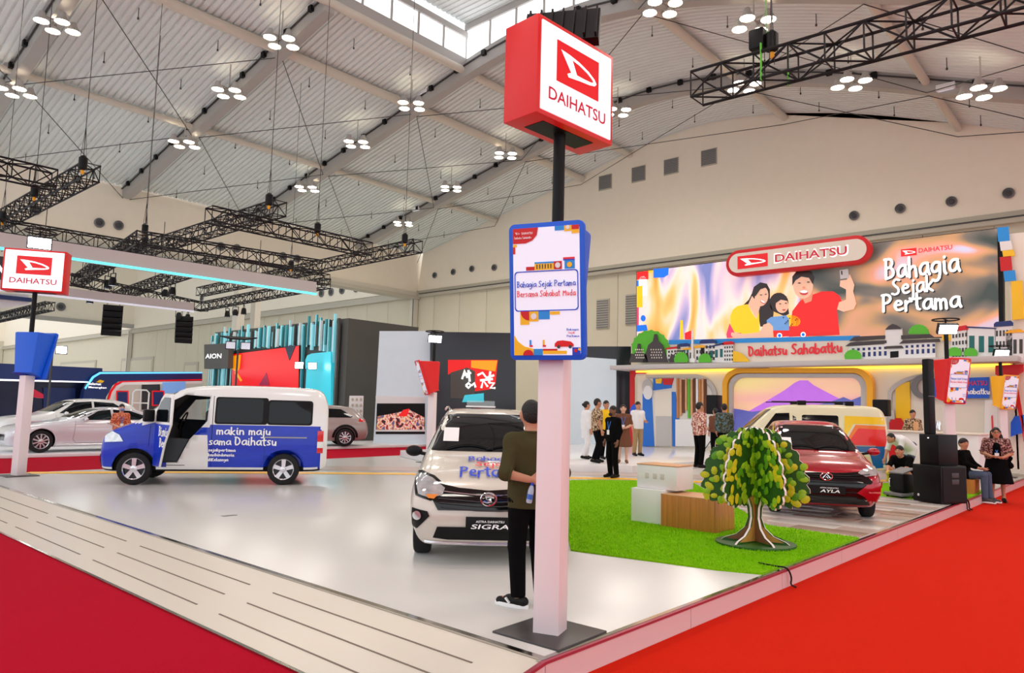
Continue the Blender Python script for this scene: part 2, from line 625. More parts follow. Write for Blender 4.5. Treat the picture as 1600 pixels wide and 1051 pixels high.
EMB_OUT = [(.09, .80), (.30, .775), (.52, .72), (.74, .62), (.89, .50), (.94, .41), (.90, .34), (.78, .30), (.55, .27), (.27, .22), (.24, .29), (.33, .36)]
EMB_IN = [(.35, .68), (.52, .64), (.70, .56), (.82, .47), (.86, .41), (.80, .38), (.66, .37), (.46, .37)]


def emblem(mb, x0, y0, w, h, fr, red='lb_red', white='lb_white', lift=0.004):
    mb.poly([fr(x0, y0, lift), fr(x0 + w, y0, lift), fr(x0 + w, y0 + h, lift), fr(x0, y0 + h, lift)], red)
    mb.poly([fr(x0 + a * w, y0 + b * h, lift + .002) for a, b in EMB_OUT], white)
    mb.poly([fr(x0 + a * w, y0 + b * h, lift + .004) for a, b in EMB_IN], red)
# ------------------------------------------------------------------ floor, carpets, stage
S = 0.18      # stage height
IS = 0.38     # inner stage height by the picture wall


def flat(poly, z0, z1, mat, side=None):
    return MB(mat).prism(poly, z0, z1, 'xy', mat, side)


struct(O('floor', flat([(-16, -14), (42, -14), (42, 172), (-16, 172)], -0.3, -0.012, 'hall_floor')), 'pale grey concrete hall floor')
struct(O('floor_carpet_front', flat([(-14, -13), (2.79, -13), (2.79, 17.6), (4, 17.6), (4, 26), (-14, 26)], -0.012, 0.0, 'carpet_cool_light')), 'red carpet in front of the ramp, coloured crimson for its cooler light')
struct(O('floor_carpet_aisle', flat([(2.79, -13), (39, -13), (39, 2.98), (2.79, 2.98)], -0.012, 0.0, 'carpet_warm_light')), 'red carpet along the side aisle, coloured brighter for its warmer light')
struct(O('floor_carpet_cross', flat([(4, 17.6), (39, 19.3), (39, 24.6), (4, 24.6)], -0.012, 0.0, 'carpet_cool_light')), 'red carpet of the cross aisle behind the stage')

stage = struct(O('floor_stage', flat([(3.78, 3.0), (27.4, 3.0), (27.4, 19.2), (3.78, 17.7)], 0.0, S, 'stage_white'), bevel=0.004), 'glossy off-white exhibition stage floor')
ramp = struct(O('floor_ramp', MB('ramp_white').prism([(2.79, 0.0), (3.72, 0.0), (3.72, 0.172)], 3.0, 17.7, 'xz')), 'off-white ramp up to the stage')
y0 = 3.38
while y0 < 17:
    for x in (3.005, 3.245, 3.48):
        z = (x - 2.79) * 0.18 / 0.97
        O('slot', MB('slot_dark').prism([(x - 0.007, z - 0.01), (x + 0.007, z - 0.01), (x + 0.007, z + 0.003), (x - 0.007, z + 0.003)], y0, min(y0 + 2.41, 17.6), 'xz'), ramp)
    y0 += 2.8
for nm, x, w, z in (('edge_strip', 3.75, 0.055, S + 0.002), ('edge_strip', 2.80, 0.03, 0.012)):
    O(nm, MB('metal_strip').box(x - w / 2, x + w / 2, 3.0, 17.7, z - 0.012, z + 0.003), stage)
# side skirt of the stage, board by board
x = 2.85
sk = [(2.8, 3.72), (3.72, 5.62), (5.62, 7.55), (7.55, 9.4), (9.4, 11.9), (11.9, 14.4), (14.4, 16.9), (16.9, 19.4), (19.4, 21.9), (21.9, 24.4), (24.4, 27.4)]
for a, b in sk:
    za = 0.004 if a < 3 else S - 0.012
    m = MB('skirt').prism([(a + 0.004, 0), (b - 0.004, 0), (b - 0.004, S - 0.012), (a + 0.004, za)], 2.972, 2.999, 'xz')
    O('skirt_board', m, stage)
O('skirt_trim', MB('skirt_trim').prism([(2.8, 0.0), (3.72, S - 0.014), (27.4, S - 0.014), (27.4, S + 0.004), (3.70, S + 0.004), (2.8, 0.016)], 2.955, 2.99, 'xz'), stage)
O('edge_strip', MB('metal_strip').box(3.7, 27.4, 2.985, 3.03, S - 0.005, S + 0.004), stage)
O('floor_hatch', MB('mid_grey').box(5.02, 5.22, 9.72, 9.80, S, S + 0.004), stage)

# artificial lawn
turf_poly = [(7.21, 3.04), (7.05, 3.44), (6.95, 3.97), (6.82, 4.61), (6.74, 5.05), (8.5, 6.5), (11.0, 8.42), (13.2, 10.1), (13.9, 9.75), (14.6, 9.1), (15.2, 7.95), (10.4, 4.3), (10.32, 3.04)]
turf = struct(O('floor_turf', flat(turf_poly, S, S + 0.018, 'turf')), 'bright green artificial turf')
turf2 = struct(O('floor_turf.001', flat([(16.1, 3.04), (19.6, 3.04), (20.2, 4.9), (17.2, 5.9), (16.1, 6.2)], S, S + 0.018, 'turf')), 'strip of green turf by the loudspeakers')


def inside(poly, X, Y):
    r = np.zeros(len(X), bool)
    n = len(poly)
    for i in range(n):
        (xa, ya), (xb, yb) = poly[i], poly[(i + 1) % n]
        c = ((ya > Y) != (yb > Y)) & (X < (xb - xa) * (Y - ya) / (yb - ya + 1e-12) + xa)
        r ^= c
    return r


rng = np.random.default_rng(3)
X = rng.uniform(6.7, 15.3, 150000)
Y = rng.uniform(3.0, 10.2, 150000)
k = inside(turf_poly, X, Y)
k &= rng.random(len(X)) < np.clip(14 / (X * X + Y * Y) * 6, 0.1, 1)
X, Y = X[k], Y[k]
n = len(X)
a = rng.uniform(0, 6.28, n)
h = rng.uniform(0.012, 0.03, n)
w = 0.005
base = np.stack([X, Y, np.full(n, S + 0.016)], 1)
dx = np.stack([np.cos(a) * w, np.sin(a) * w, np.zeros(n)], 1)
tip = base + np.stack([rng.normal(0, 0.01, n), rng.normal(0, 0.01, n), h], 1)
vs = np.stack([base - dx, base + dx, tip], 1).reshape(-1, 3)
me = bpy.data.meshes.new('grass')
me.from_pydata(vs.tolist(), [], np.arange(3 * n).reshape(-1, 3).tolist())
me.materials.append(MATS['blade'])
g = link('grass', me, turf)
g['kind'] = 'stuff'

# two-tone tiles under the red car
tile_poly = [(10.33, 3.05), (16.08, 3.05), (16.08, 6.3), (15.25, 7.9), (10.42, 4.28)]
tiles = struct(O('floor_tiles', flat(tile_poly, S, S + 0.006, 'taupe_floor')), 'grey and brown checker tiles')
tl = {}
for nm in ('tile_grey', 'tile_brown'):
    tl[nm] = MB(nm).box(0.005, 0.475, 0.005, 0.955, 0, 0.012).mesh('tile', bevel=0.002)
for i in range(12):
    for j in range(-1, 6):
        ya = 3.06 + j * 0.96 + (0.48 if i % 2 else 0)
        if ya < 3.0 or not inside(tile_poly, np.array([10.34 + i * .478 + .24]), np.array([ya + .48]))[0]:
            continue
        link('tile', tl['tile_brown' if (i * 2 + j * 3 + (i * j) % 2) % 3 == 0 else 'tile_grey'], tiles, (10.34 + i * 0.478, ya, S + 0.004))

yl = [(4.6, 17.55), (7.44, 15.95), (10.05, 14.0), (11.09, 13.2), (13.72, 10.3), (14.7, 9.4), (15.35, 8.2), (16.9, 6.6), (20.6, 5.05), (27, 4.3)]
mb = MB('yellow_line')
L = [(a, b, S + 0.004) for a, b in yl]
R_ = [(a + 0.30, b + 0.33, S + 0.004) for a, b in yl]
for i in range(len(yl) - 1):
    mb.poly([L[i], L[i + 1], R_[i + 1], R_[i]])
O('floor_line', mb, stage)
mb = MB('taupe_floor')
for i in range(1, len(yl) - 1):
    mb.poly([(yl[i][0] + .62, yl[i][1] + .7, S + .004), (yl[i + 1][0] + .62, yl[i + 1][1] + .7, S + .004), (yl[i + 1][0] + 1.5, yl[i + 1][1] + 1.7, S + .004), (yl[i][0] + 1.5, yl[i][1] + 1.7, S + .004)])
O('floor_band', mb, stage)
struct(O('floor_inner_stage', flat([(13.3, 13.6), (15.35, 11.38), (16.4, 10.35), (17.6, 10.3), (19.9, 10.2), (21.6, 8.3), (23, 6.3), (27.4, 5.4), (27.4, 18.3), (15, 18.0)], S, IS, 'inner_white'), bevel=0.01), 'raised glossy white inner stage')

# ------------------------------------------------------------------ hall walls
XW = 40.0
PROF = [(-14, 8.6), (-4, 12.3), (4.2, 15.2), (6.9, 16.25), (10.8, 17.75), (15, 18.95), (19.5, 19.6), (23.5, 19.4), (26.9, 18.75), (31.2, 17.75), (38.7, 16.2), (46.54, 14.5)]
_py, _pz = [p[0] for p in PROF], [p[1] for p in PROF]


def roof(y):
    # gently smoothed arch
    return float(np.mean([np.interp(y + d, _py, _pz) for d in (-1.6, -0.8, 0, 0.8, 1.6)]))


LZ = 11.25    # ledge height
ys = [-14 + i for i in range(61)]
up = [(-14, LZ), (46.6, LZ)] + [(y, roof(y) + 0.3) for y in reversed(ys)]
wr = struct(O('wall_right', MB('white_wall').prism(up, XW, XW + 0.5, 'yz'), smooth=False), 'tall cream end wall of the hall')
O('wall_upper', MB('white_wall').box(XW, XW + 0.5, 46.6, 172, LZ + 0.3, 26), wr)
lg = struct(O('trim_ledge', MB('ledge').box(XW - 0.28, XW + 0.5, -14, 172, LZ - 0.35, LZ - 0.05)), 'grey ledge along the end wall')
O('ledge', MB('ledge').box(XW - 0.14, XW + 0.5, -14, 172, LZ - 0.05, LZ + 0.22), lg)
O('rail', MB('rod').box(XW - 0.34, XW - 0.28, -14, 46, LZ - 0.12, LZ - 0.06), lg)
pm = MB('partition').box(XW + 0.05, XW + 0.3, 0.02, 2.98, 0, LZ - 0.3).mesh('partition_panel', bevel=0.01)
for i in range(-4, 34):
    link('partition_panel', pm, wr, (0, i * 3.0 - 0.5, 0))
O('wall_back_panel', MB('partition').box(XW + 0.1, XW + 0.3, 101.4, 172, 0, LZ), wr)
for y in (46.54, 106.5):
    O('corner_post', MB('steel_tube').box(XW - 0.5, XW, y - 0.1, y + 0.35, 0, LZ), lg)
    O('post_joint', MB('dark_grey').box(XW - 0.53, XW - 0.5, y - 0.08, y - 0.02, 0, LZ), lg)

struct(O('ceiling_far', MB('deck').box(-16, XW, 47.2, 107, 26, 26.3)), 'flat white ceiling of the neighbouring hall')
wl = struct(O('wall_left', MB('white_wall').prism([(-16, 11.0), (XW, 11.0), (XW, roof(46.5) + 0.2), (-16, roof(46.5) + 0.2)], 46.54, 47.2, 'xz')), 'cream bulkhead wall over the hall opening')
O('soffit_beam', MB('ledge').box(-16, XW, 46.2, 47.3, 10.75, 11.0), wl)
O('soffit_beam', MB('steel_tube').box(-16, XW, 46.35, 46.54, 11.0, 11.35), wl)
wf = struct(O('wall_far', MB('white_wall').box(-16, XW, 106.5, 107.2, LZ + 0.9, 26)), 'far bulkhead of the neighbouring hall')
O('soffit_beam', MB('steel_grey').box(-16, XW, 106.2, 107.3, LZ + 0.4, LZ + 0.9), wf)
we = struct(O('wall_end', MB('partition').box(-16, XW, 170, 170.5, 0, 12.5)), 'beige end wall beyond the far bulkhead')
O('wall_upper', MB('white_wall').box(-16, XW, 169.9, 170.4, 12.5, 19), we)
# beige doors and frames in the lower far wall
for x0, x1, y0_, y1_ in ((95, 150, 566, 640), (190, 240, 560, 640), (288, 310, 566, 600)):
    a, b = px(x0, y0_, 'x', XW - .02), px(x1, y0_, 'x', XW - .02)
    O('door_frame', MB('ledge').box(XW - 0.06, XW + 0.1, min(a.y, b.y), max(a.y, b.y), 0, a.z), lg)
    O('door_leaf', MB('partition').box(XW - 0.08, XW - 0.05, min(a.y, b.y) + .4, max(a.y, b.y) - .4, 0, a.z - .4), lg)

# ------------------------------------------------------------------ arched roof
ceil = struct(link('ceiling', None), 'arched white corrugated metal roof')
GX = [-8.2, 0.1, 8.4, 16.5, 24.6, 33.7, XW]
PY = [-13, -2, 6.8, 15.3, 25.6, 29.5, 37.6, 46.5]
MON = (8.4, 24.6, 15.3, 25.6)          # roof lantern opening


def deck_panel(xa, xb, ya, yb, pitch=0.31):
    vs, fs = [], []
    prof = []
    x = xa
    while x < xb - 1e-6:
        e = min(x + pitch, xb)
        d = e - x
        prof += [(x, 0), (x + d * .55, 0), (x + d * .62, 0.09), (x + d * .93, 0.09)]
        x = e
    prof.append((xb, 0))
    ny = max(2, int((yb - ya) / 1.4))
    for i in range(ny + 1):
        y = ya + (yb - ya) * i / ny
        z = roof(y)
        vs += [(p, y, z + q) for p, q in prof]
    m = len(prof)
    for i in range(ny):
        fs += [(i * m + k, i * m + k + 1, (i + 1) * m + k + 1, (i + 1) * m + k) for k in range(m - 1)]
    return MB('deck').add(vs, fs)


for i in range(len(GX) - 1):
    for j in range(len(PY) - 1):
        if GX[i] >= MON[0] - .1 and GX[i + 1] <= MON[1] + .1 and PY[j] >= MON[2] - .1 and PY[j + 1] <= MON[3] + .1:
            continue
        O('deck_panel', deck_panel(GX[i], GX[i + 1], PY[j], PY[j + 1]), ceil, smooth=False, fix=False)


def arch_beam(x, w, h, drop, ya, yb, mat):
    ny = int((yb - ya) / 1.2)
    vs, fs = [], []
    for i in range(ny + 1):
        y = ya + (yb - ya) * i / ny
        z = roof(y) - drop
        vs += [(x - w / 2, y, z), (x + w / 2, y, z), (x + w / 2, y, z - h), (x - w / 2, y, z - h)]
    for i in range(ny):
        a, b = i * 4, i * 4 + 4
        fs += [(a + k, a + (k + 1) % 4, b + (k + 1) % 4, b + k) for k in range(4)]
    fs += [(0, 1, 2, 3), (ny * 4, ny * 4 + 1, ny * 4 + 2, ny * 4 + 3)]
    return MB(mat).add(vs, fs)


for x in GX[1:-1]:
    spans = [(-13, 46.5)] if not (8.5 < x < 24.5) else [(-13, 15.3), (25.6, 46.5)]
    for a, b in spans:
        O('girder', arch_beam(x, 0.5, 0.7, 0.0, a, b, 'steel_grey'), ceil)
        O('cable_tray', arch_beam(x - 0.3, 0.06, 0.06, 0.12, a, b, 'rod'), ceil)
        mb = MB('black')
        for k in range(int((b - a) / 1.9)):
            y = a + 0.9 + k * 1.9
            mb.box(x - .42, x - .24, y - .12, y + .12, roof(y) - .30, roof(y) - .05)
        O('cable_clamp', mb, ceil)['kind'] = 'stuff'
for y in PY[1:-1]:
    r = 0.24 if abs(y - 29.5) < 1 else 0.17
    ext = [(-8, XW)]
    if y in (15.3, 25.6):
        r = 0.2
    for a, b in ext:
        O('purlin', MB('steel_tube').bar((a, y, roof(y) - 0.26), (b, y, roof(y) - 0.26), r, 12), ceil)
# bracing rods, two across each bay
nodes_y = [y for y in PY if y != 25.6]
for i in range(1, len(GX) - 1):
    for j in range(len(nodes_y) - 1):
        if (nodes_y[j] == 15.3 and GX[i + 1] <= 24.7):
            continue
        for s in (0, 1):
            p = (GX[i] + .2, nodes_y[j + s], roof(nodes_y[j + s]) - 0.72)
            q = (GX[i + 1] - .2, nodes_y[j + 1 - s], roof(nodes_y[j + 1 - s]) - 0.72)
            O('tie_rod', MB('rod').bar(p, q, 0.02, 6), ceil)
# small sprinkler drops under the deck
mb = MB('rod')
for i in range(1, len(GX) - 1):
    for y in np.arange(2, 46, 3.6):
        for f in (0.3, 0.72):
            x = GX[i] + (GX[i + 1] - GX[i]) * f
            if MON[0] < x < MON[1] and MON[2] < y < MON[3]:
                continue
            z = roof(y)
            mb.bar((x, y, z), (x, y, z - 0.42), 0.018, 5)
            mb.bar((x, y, z - 0.42), (x, y, z - 0.5), 0.04, 6)
O('sprinkler', mb, ceil)['kind'] = 'stuff'
# roof lantern: upstand, glazed clerestory, lid
x0, x1, y0, y1 = MON
for ax, c, a, b in (('y', y1, x0, x1), ('x', x1, y0, y1), ('y', y0, x0, x1), ('x', x0, y0, y1)):
    n = 10 if ax == 'y' else 6
    zb = roof(c) if ax == 'y' else 19.2
    for k in range(n):
        u0, u1 = a + (b - a) * k / n + .06, a + (b - a) * (k + 1) / n - .06
        if ax == 'y':
            O('pane', MB('clerestory').box(u0, u1, c - .03, c + .03, zb + .35, zb + 1.45), ceil)
            O('mullion', MB('steel_grey').box(u1, u1 + .12, c - .08, c + .08, zb + .2, zb + 1.5), ceil)
        else:
            m0 = (roof(u0) + roof(u1)) / 2 - .3
            O('pane', MB('clerestory').box(c - .03, c + .03, u0, u1, m0 + .55, 20.85), ceil)
            O('mullion', MB('steel_grey').box(c - .08, c + .08, u1, u1 + .12, m0, 20.9), ceil)
    if ax == 'y':
        O('upstand', MB('steel_grey').box(a, b, c - .12, c + .12, zb - .3, zb + .35), ceil)
        O('head_rail', MB('steel_grey').box(a, b, c - .15, c + .15, zb + 1.45, zb + 1.75), ceil)
    else:
        O('upstand', arch_beam(c, .25, .7, -.25, a, b, 'steel_grey'), ceil)
        O('head_rail', MB('steel_grey').box(c - .15, c + .15, a, b, 20.85, 21.15), ceil)
mb = MB('deck')
x = x0
while x < x1:
    mb.box(x, x + .2, y0, y1, 21.2, 21.28)
    mb.box(x + .2, x + .32, y0, y1, 21.25, 21.34)
    x += .32
O('lantern_lid', mb, ceil, smooth=False)
for x in (x0 + 8.1, x0 + 4, x0 + 12.2):
    O('lantern_beam', MB('steel_grey').box(x - .12, x + .12, y0, y1, 20.85, 21.2), ceil)

# round air nozzles and square louvres on the walls
nz = MB('mid_grey').lathe([(.25, 0), (.25, -.08), (.21, -.11), (.19, -.03)], 20, axis='x')
nz.lathe([(.12, -.02), (.14, -.09), (.07, -.12), (.02, -.13)], 16, axis='x', mat='dark_grey')
nz.lathe([(.2, -.025), (.02, -.025)], 16, axis='x', mat='black')
nzm = nz.mesh('nozzle')
spots = [(1335, 337), (1407, 326), (1487, 315), (1576, 302), (680, 430), (709, 425), (738, 420), (773, 418)]
for i, (a, b) in enumerate(spots):
    p = px(a, b, 'x', XW)
    nm = ['leftmost', 'second', 'third', 'rightmost'][i % 4]
    o = link('air_nozzle', nzm, None, (XW - .03, p.y, p.z))
    if i < 4:
        tag(o, nm + ' of the round air nozzles high on the right end wall', 'air nozzle', 'round air nozzles on the end wall')
    else:
        tag(o, nm + ' of the round air nozzles on the end wall beside the tall sign', 'air nozzle', 'round air nozzles on the end wall')
for i, (a, b) in enumerate([(503, 458), (518, 456), (535, 453), (557, 450), (316, 466)]):
    p = px(a, b, 'x', XW)
    o = link('air_nozzle', nzm, None, (XW - .03, p.y, p.z))
    o.scale = (1, 1.6, 1.6)
    tag(o, ['first', 'second', 'third', 'fourth', 'lone far-left'][i] + ' small round nozzle on the distant wall under the bulkhead', 'air nozzle', 'round air nozzles on the distant wall')
for i, (a, b) in enumerate([(55, 328), (155, 348), (185, 352), (345, 385), (370, 388), (442, 400), (464, 404), (95, 479)]):
    yw = 46.5 if i < 7 else 106.4
    p = px(a, b, 'y', yw)
    o = link('air_nozzle', nzm, None, (p.x, yw + (.01 if i < 7 else 0), p.z), math.radians(90))
    o.scale = (1, 1.15, 1.15) if i < 7 else (1, 2.2, 2.2)
    tag(o, ['leftmost round nozzle high on the left bulkhead', 'left nozzle of the middle pair on the left bulkhead', 'right nozzle of the middle pair on the left bulkhead', 'left nozzle peeking over the black trusses', 'nozzle above the crossing of the black trusses', 'left nozzle beside the long truss end', 'right nozzle beside the long truss end', 'small nozzle right of the far-left sign pole'][i], 'air nozzle', 'round air nozzles on the left bulkhead')
for i, (a, b) in enumerate([(946, 285), (998, 272), (1049, 260), (1108, 246)]):
    p = px(a, b, 'x', XW)
    t = thing('wall_louvre', ['lowest and leftmost', 'second', 'third', 'highest and rightmost'][i] + ' square air louvre on the end wall under the arched roof', 'louvre', (XW, p.y, p.z), 0, 'square air louvres')
    s = .52
    O('frame', MB('ledge').box(-.05, 0, -s, s, -s, s), t)
    for k in range(9):
        z = -s + .08 + k * (2 * s - .16) / 8.5
        O('blade', MB('mid_grey').box(-.085, -.05, -s + .04, s - .04, z, z + .07), t)
for i, (a, b) in enumerate([(942, 490), (988, 483)]):
    p = px(a, b, 'x', XW)
    t = thing('wall_louvre', ['louvre panel left of the picture wall, right of the tall sign', 'narrow louvre panel touching the left edge of the picture wall'][i], 'louvre', (XW, p.y, p.z), 0, 'square air louvres')
    O('frame', MB('ledge').box(-.05, .1, -.5, .5, -1.0, 1.0), t)
    for k in range(12):
        z = -.95 + k * .16
        O('blade', MB('mid_grey').box(-.085, -.05, -.46, .46, z, z + .08), t)

# ------------------------------------------------------------------ ceiling lamp clusters
def lamp_cluster(pos, label, light=True):
    t = thing('ceiling_light', label, 'ceiling light', pos, 0, 'four-lamp ceiling lights')
    b = MB('steel_grey')
    b.rbar((-.62, 0, .1), (.62, 0, .1), .06, .06)
    b.rbar((0, -.62, .1), (0, .62, .1), .06, .06)
    b.bar((0, 0, .1), (0, 0, 1.3), .03, 6)
    O('bracket', b, t)
    for dx, dy in ((.55, 0), (-.55, 0), (0, .55), (0, -.55)):
        l = O('lamp', MB('steel_grey').lathe([(.1, .26), (.14, .12), (.27, -.1), (.27, -.13)], 14, (dx, dy, 0), caps=False), t)
        O('lens', MB('lamp_lens').lathe([(.25, -.09), (.18, -.15), (.02, -.18)], 14, (dx, dy, 0)), l)
    if light:
        li = bpy.data.lights.new('lamp_light', 'SPOT')
        li.energy = LAMP_W
        li.color = (1.0, 0.96, 0.90)
        li.spot_size = math.radians(150)
        li.spot_blend = 0.6
        li.shadow_soft_size = 1.0
        lo = link('lamp_light', li, t, (0, 0, -.25))
    return t


LP = [((90, 37), 'lamp cluster at the far upper left corner of the roof'), ((25, 140), 'lamp cluster at the left edge above the black truss'),
      ((440, 62), 'lamp cluster on the big tube left of the roof lantern'), ((358, 142), 'lamp cluster over the left sign, upper one'),
      ((288, 222), 'lamp cluster where the second girder nears the bulkhead'), ((643, 162), 'lamp cluster at the girder crossing left of the tall sign'),
      ((558, 222), 'lamp cluster on the middle girder, below the crossing'), ((480, 292), 'lamp cluster at the lower end of the middle girder'),
      ((790, 240), 'lamp cluster just left of the tall red sign'), ((705, 292), 'lamp cluster left of the tall sign, middle of the third girder'),
      ((630, 347), 'lowest lamp cluster, near the hall corner'), ((965, 172), 'lamp cluster hidden partly behind the tall red sign'),
      ((1163, 132), 'lamp cluster behind the left end of the lattice truss'), ((1330, 127), 'lamp cluster under the arch above the picture wall'),
      ((1533, 140), 'rightmost lamp cluster under the arch'), ((1035, 8), 'lamp cluster at the top edge right of the tall sign')]
for (a, b), lab in LP:
    # walk along this line of sight until the roof is as near as the cluster's hanger is long
    d = _F + (a - 800) / FPX * _R - (b - 525.5) / FPX * _U
    k = 8.0
    while k < 60 and roof(min(max((CAM + d * k).y, -13), 46)) - (CAM + d * k).z > 1.3:
        k += .05
    p = CAM + d * k
    lamp_cluster(p, lab)
for x in (0.1, 8.4, 16.5, 24.6, 33.7):
    for y in (-8, 1.5, 10.5):
        if (x, y) in ((33.7, 10.5), (33.7, 1.5), (33.7, -8), (24.6, -8)):
            continue
        lamp_cluster((x, y, roof(y) - 1.5), 'lamp cluster under the roof nearer the photographer, out of the picture')
for i, (a, b, gx) in enumerate(((668, 145, 24.6), (655, 328, 33.7), (1480, 140, 33.7), (998, 10, 25.6))):
    p = px(a, b, 'x', gx)
    t = thing('roof_floodlight', ['white box floodlight right of the central girder crossing', 'white box floodlight on the third girder near the hall corner', 'white box floodlight under the arch at right', 'white box floodlight at the top right of the tall sign'][i], 'floodlight', p, 0, 'roof floodlights')
    O('housing', MB('white').box(-.4, .4, -.35, .35, -.12, .15), t, bevel=.03)
    O('lens', MB('panel_white').box(-.33, .33, -.28, .28, -.14, -.12), t)
    O('yoke', MB('rod').bar((0, 0, .15), (0, 0, .8), .04, 6), t)
# ------------------------------------------------------------------ sign towers
def info_graphics(mb, fr, w, h):
    """printed face of the info boards: u 0..w, v 0..h from lower left"""
    def R(x0, x1, y0, y1, mat, lift=.004):
        mb.poly([fr(x0 * w, y0 * h, lift), fr(x1 * w, y0 * h, lift), fr(x1 * w, y1 * h, lift), fr(x0 * w, y1 * h, lift)], mat)

    def Cc(cx, cy, r, mat, lift=.007, a0=0, a1=2 * math.pi):
        c = circle(cx * w, cy * h, r * w, 16, a0, a1)
        if a1 - a0 < 6:
            c = c + [(cx * w, cy * h)]
        mb.poly([fr(a, b, lift) for a, b in c], mat)
    # red corner with emblem
    mb.poly([fr(a, b, .004) for a, b in [(0, .88 * h), (.2 * w, .88 * h), (.3 * w, .90 * h), (.37 * w, .94 * h), (.39 * w, h), (0, h)]], 'red')
    emblem(mb, .03 * w, .945 * h, .09 * w, .03 * h, fr, 'red', 'ink_white', .007)
    text(mb, 'DAIHATSU', .14 * w, .95 * h, .17 * w, .018 * h, fr, 'ink_white', .008)
    script(mb, 'Daihatsu Sahabatku', .03 * w, .917 * h, .26 * w, .016 * h, fr, 'ink_white', .12, .008)
    R(0, .06, .855, .875, 'yellow'); R(0, .035, .80, .855, 'red')
    R(.64, .78, .965, 1, 'sky_blue'); R(.78, .89, .955, 1, 'yellow'); Cc(.835, .985, .03, 'white'); R(.89, 1, .935, .965, 'yellow')
    R(.89, 1, .965, 1, 'red')
    # blocks above the box
    R(.20, .33, .665, .695, 'red'); R(.33, .62, .665, .715, 'yellow'); R(.33, .62, .715, .728, 'sky_blue'); R(.62, .74, .665, .728, 'red'); Cc(.68, .697, .04, 'white')
    for k in range(6):
        R(.36 + k * .042, .375 + k * .042, .675, .71, 'dark_grey', .006)
    R(.78, .93, .665, .73, 'sky_blue'); Cc(.855, .697, .038, 'yellow'); R(.76, .93, .74, .755, 'ink_red'); R(.76, .93, .73, .74, 'ink_blue')
    # rounded text box outline
    o, i = rrect(.02 * w, .98 * w, .345 * h, .66 * h, .05 * w, 4), rrect(.035 * w, .965 * w, .353 * h, .652 * h, .045 * w, 4)
    n = len(o)
    for k in range(n):
        a, b = k, (k + 1) % n
        mb.poly([fr(*o[a], .006), fr(*o[b], .006), fr(*i[b], .006), fr(*i[a], .006)], 'ink_blue')
    script(mb, 'Bahagia Sejak Pertama', .06 * w, .535 * h, .88 * w, .045 * h, fr, 'ink_blue', .11, .007)
    script(mb, 'Bersama Sahabat Muda', .06 * w, .46 * h, .88 * w, .045 * h, fr, 'ink_red', .11, .007)
    # blocks below
    R(.10, .24, .24, .345, 'yellow'); mb.poly([fr(a, b, .006) for a, b in [(.10 * w, .345 * h)] + circle(.24 * w, .345 * h, .13 * w, 8, math.pi, 1.5 * math.pi) + [(.24 * w, .345 * h)]], 'red')
    R(.24, .38, .265, .345, 'yellow'); Cc(.31, .305, .045, 'white'); R(.38, .55, .28, .345, 'sky_blue'); R(.55, .70, .315, .34, 'yellow')
    # skyline strip and car at the bottom
    mb.poly([fr(a, b, .004) for a, b in [(0, 0), (.3 * w, 0), (.3 * w, .05 * h), (.16 * w, .07 * h), (.06 * w, .11 * h), (0, .165 * h)]], 'yellow')
    Cc(.22, .0, .08, 'red', .007, 0, math.pi)
    R(.3, .44, .0, .05, 'sky_blue'); R(.44, .80, .01, .035, 'yellow', .006); R(.44, .66, .035, .05, 'red', .006); R(.80, 1, 0, .05, 'panel_white', .006); R(.88, 1, .0, .06, 'ink_blue', .007)
    Cc(.93, .035, .025, 'red', .009); Cc(.985, .045, .02, 'yellow', .009)
    mb.poly([fr(a * w, b * h, .006) for a, b in [(.62, .065), (.90, .065), (.90, .085), (.86, .105), (.74, .115), (.66, .11), (.62, .09)]], 'red_bright')
    Cc(.68, .065, .025, 'dark_grey', .008); Cc(.85, .065, .025, 'dark_grey', .008)
    for x, c in ((.24, 'sky_blue'), (.44, 'yellow')):
        R(x, x + .03, .075, .12, c, .006); R(x, x + .05, .065, .08, 'ink_red', .007)
    script(mb, 'Bahagia', .80 * w, .19 * h, .17 * w, .016 * h, fr, 'ink_blue', .12)
    script(mb, 'Sejak', .82 * w, .167 * h, .10 * w, .014 * h, fr, 'ink_red', .12)
    script(mb, 'Pertama', .80 * w, .14 * h, .18 * w, .016 * h, fr, 'ink_blue', .12)


def flood_head(t, z, az, tilt=-25, ring=True, on=True, s=1.0, off=(0, 0)):
    """hoop with a tilted LED floodlight"""
    ca, sa = math.cos(az), math.sin(az)
    ox, oy = off
    if ring:
        O('light_ring', MB('black').tube([(ox + .26 * s * math.cos(a), oy + .26 * s * math.sin(a), z + .26 * s) for a in (2 * math.pi * k / 24 for k in range(24))], .016, 6, closed=True), t)
        O('ring_spoke', MB('black').bar((ox, oy, z), (ox, oy, z + .27 * s), .02, 8).rbar((ox - .26 * s, oy, z + .26 * s), (ox + .26 * s, oy, z + .26 * s), .03, .02), t)
    m = MB('black_metal').box(-.2 * s, .2 * s, -.03, .05, -.12 * s, .12 * s)
    for k in range(7):
        m.box((-.19 + k * .06) * s, (-.18 + k * .06) * s, .05, .09, -.11 * s, .11 * s)
    T = Matrix.Translation((ox + ca * .08, oy + sa * .08, z + .05)) @ Matrix.Rotation(az + math.pi / 2, 4, 'Z') @ Matrix.Rotation(math.radians(-tilt), 4, 'X')
    h = O('floodlight', m.xform(T), t)
    for i in (0, 1):
        for j in range(3):
            q = MB('flood_lens' if on else 'panel_white').box((-.18 + j * .125) * s, (-.07 + j * .125) * s, -.045, -.03, (-.1 + i * .105) * s, (-.01 + i * .105) * s)
            O('lens', q.xform(T), h)


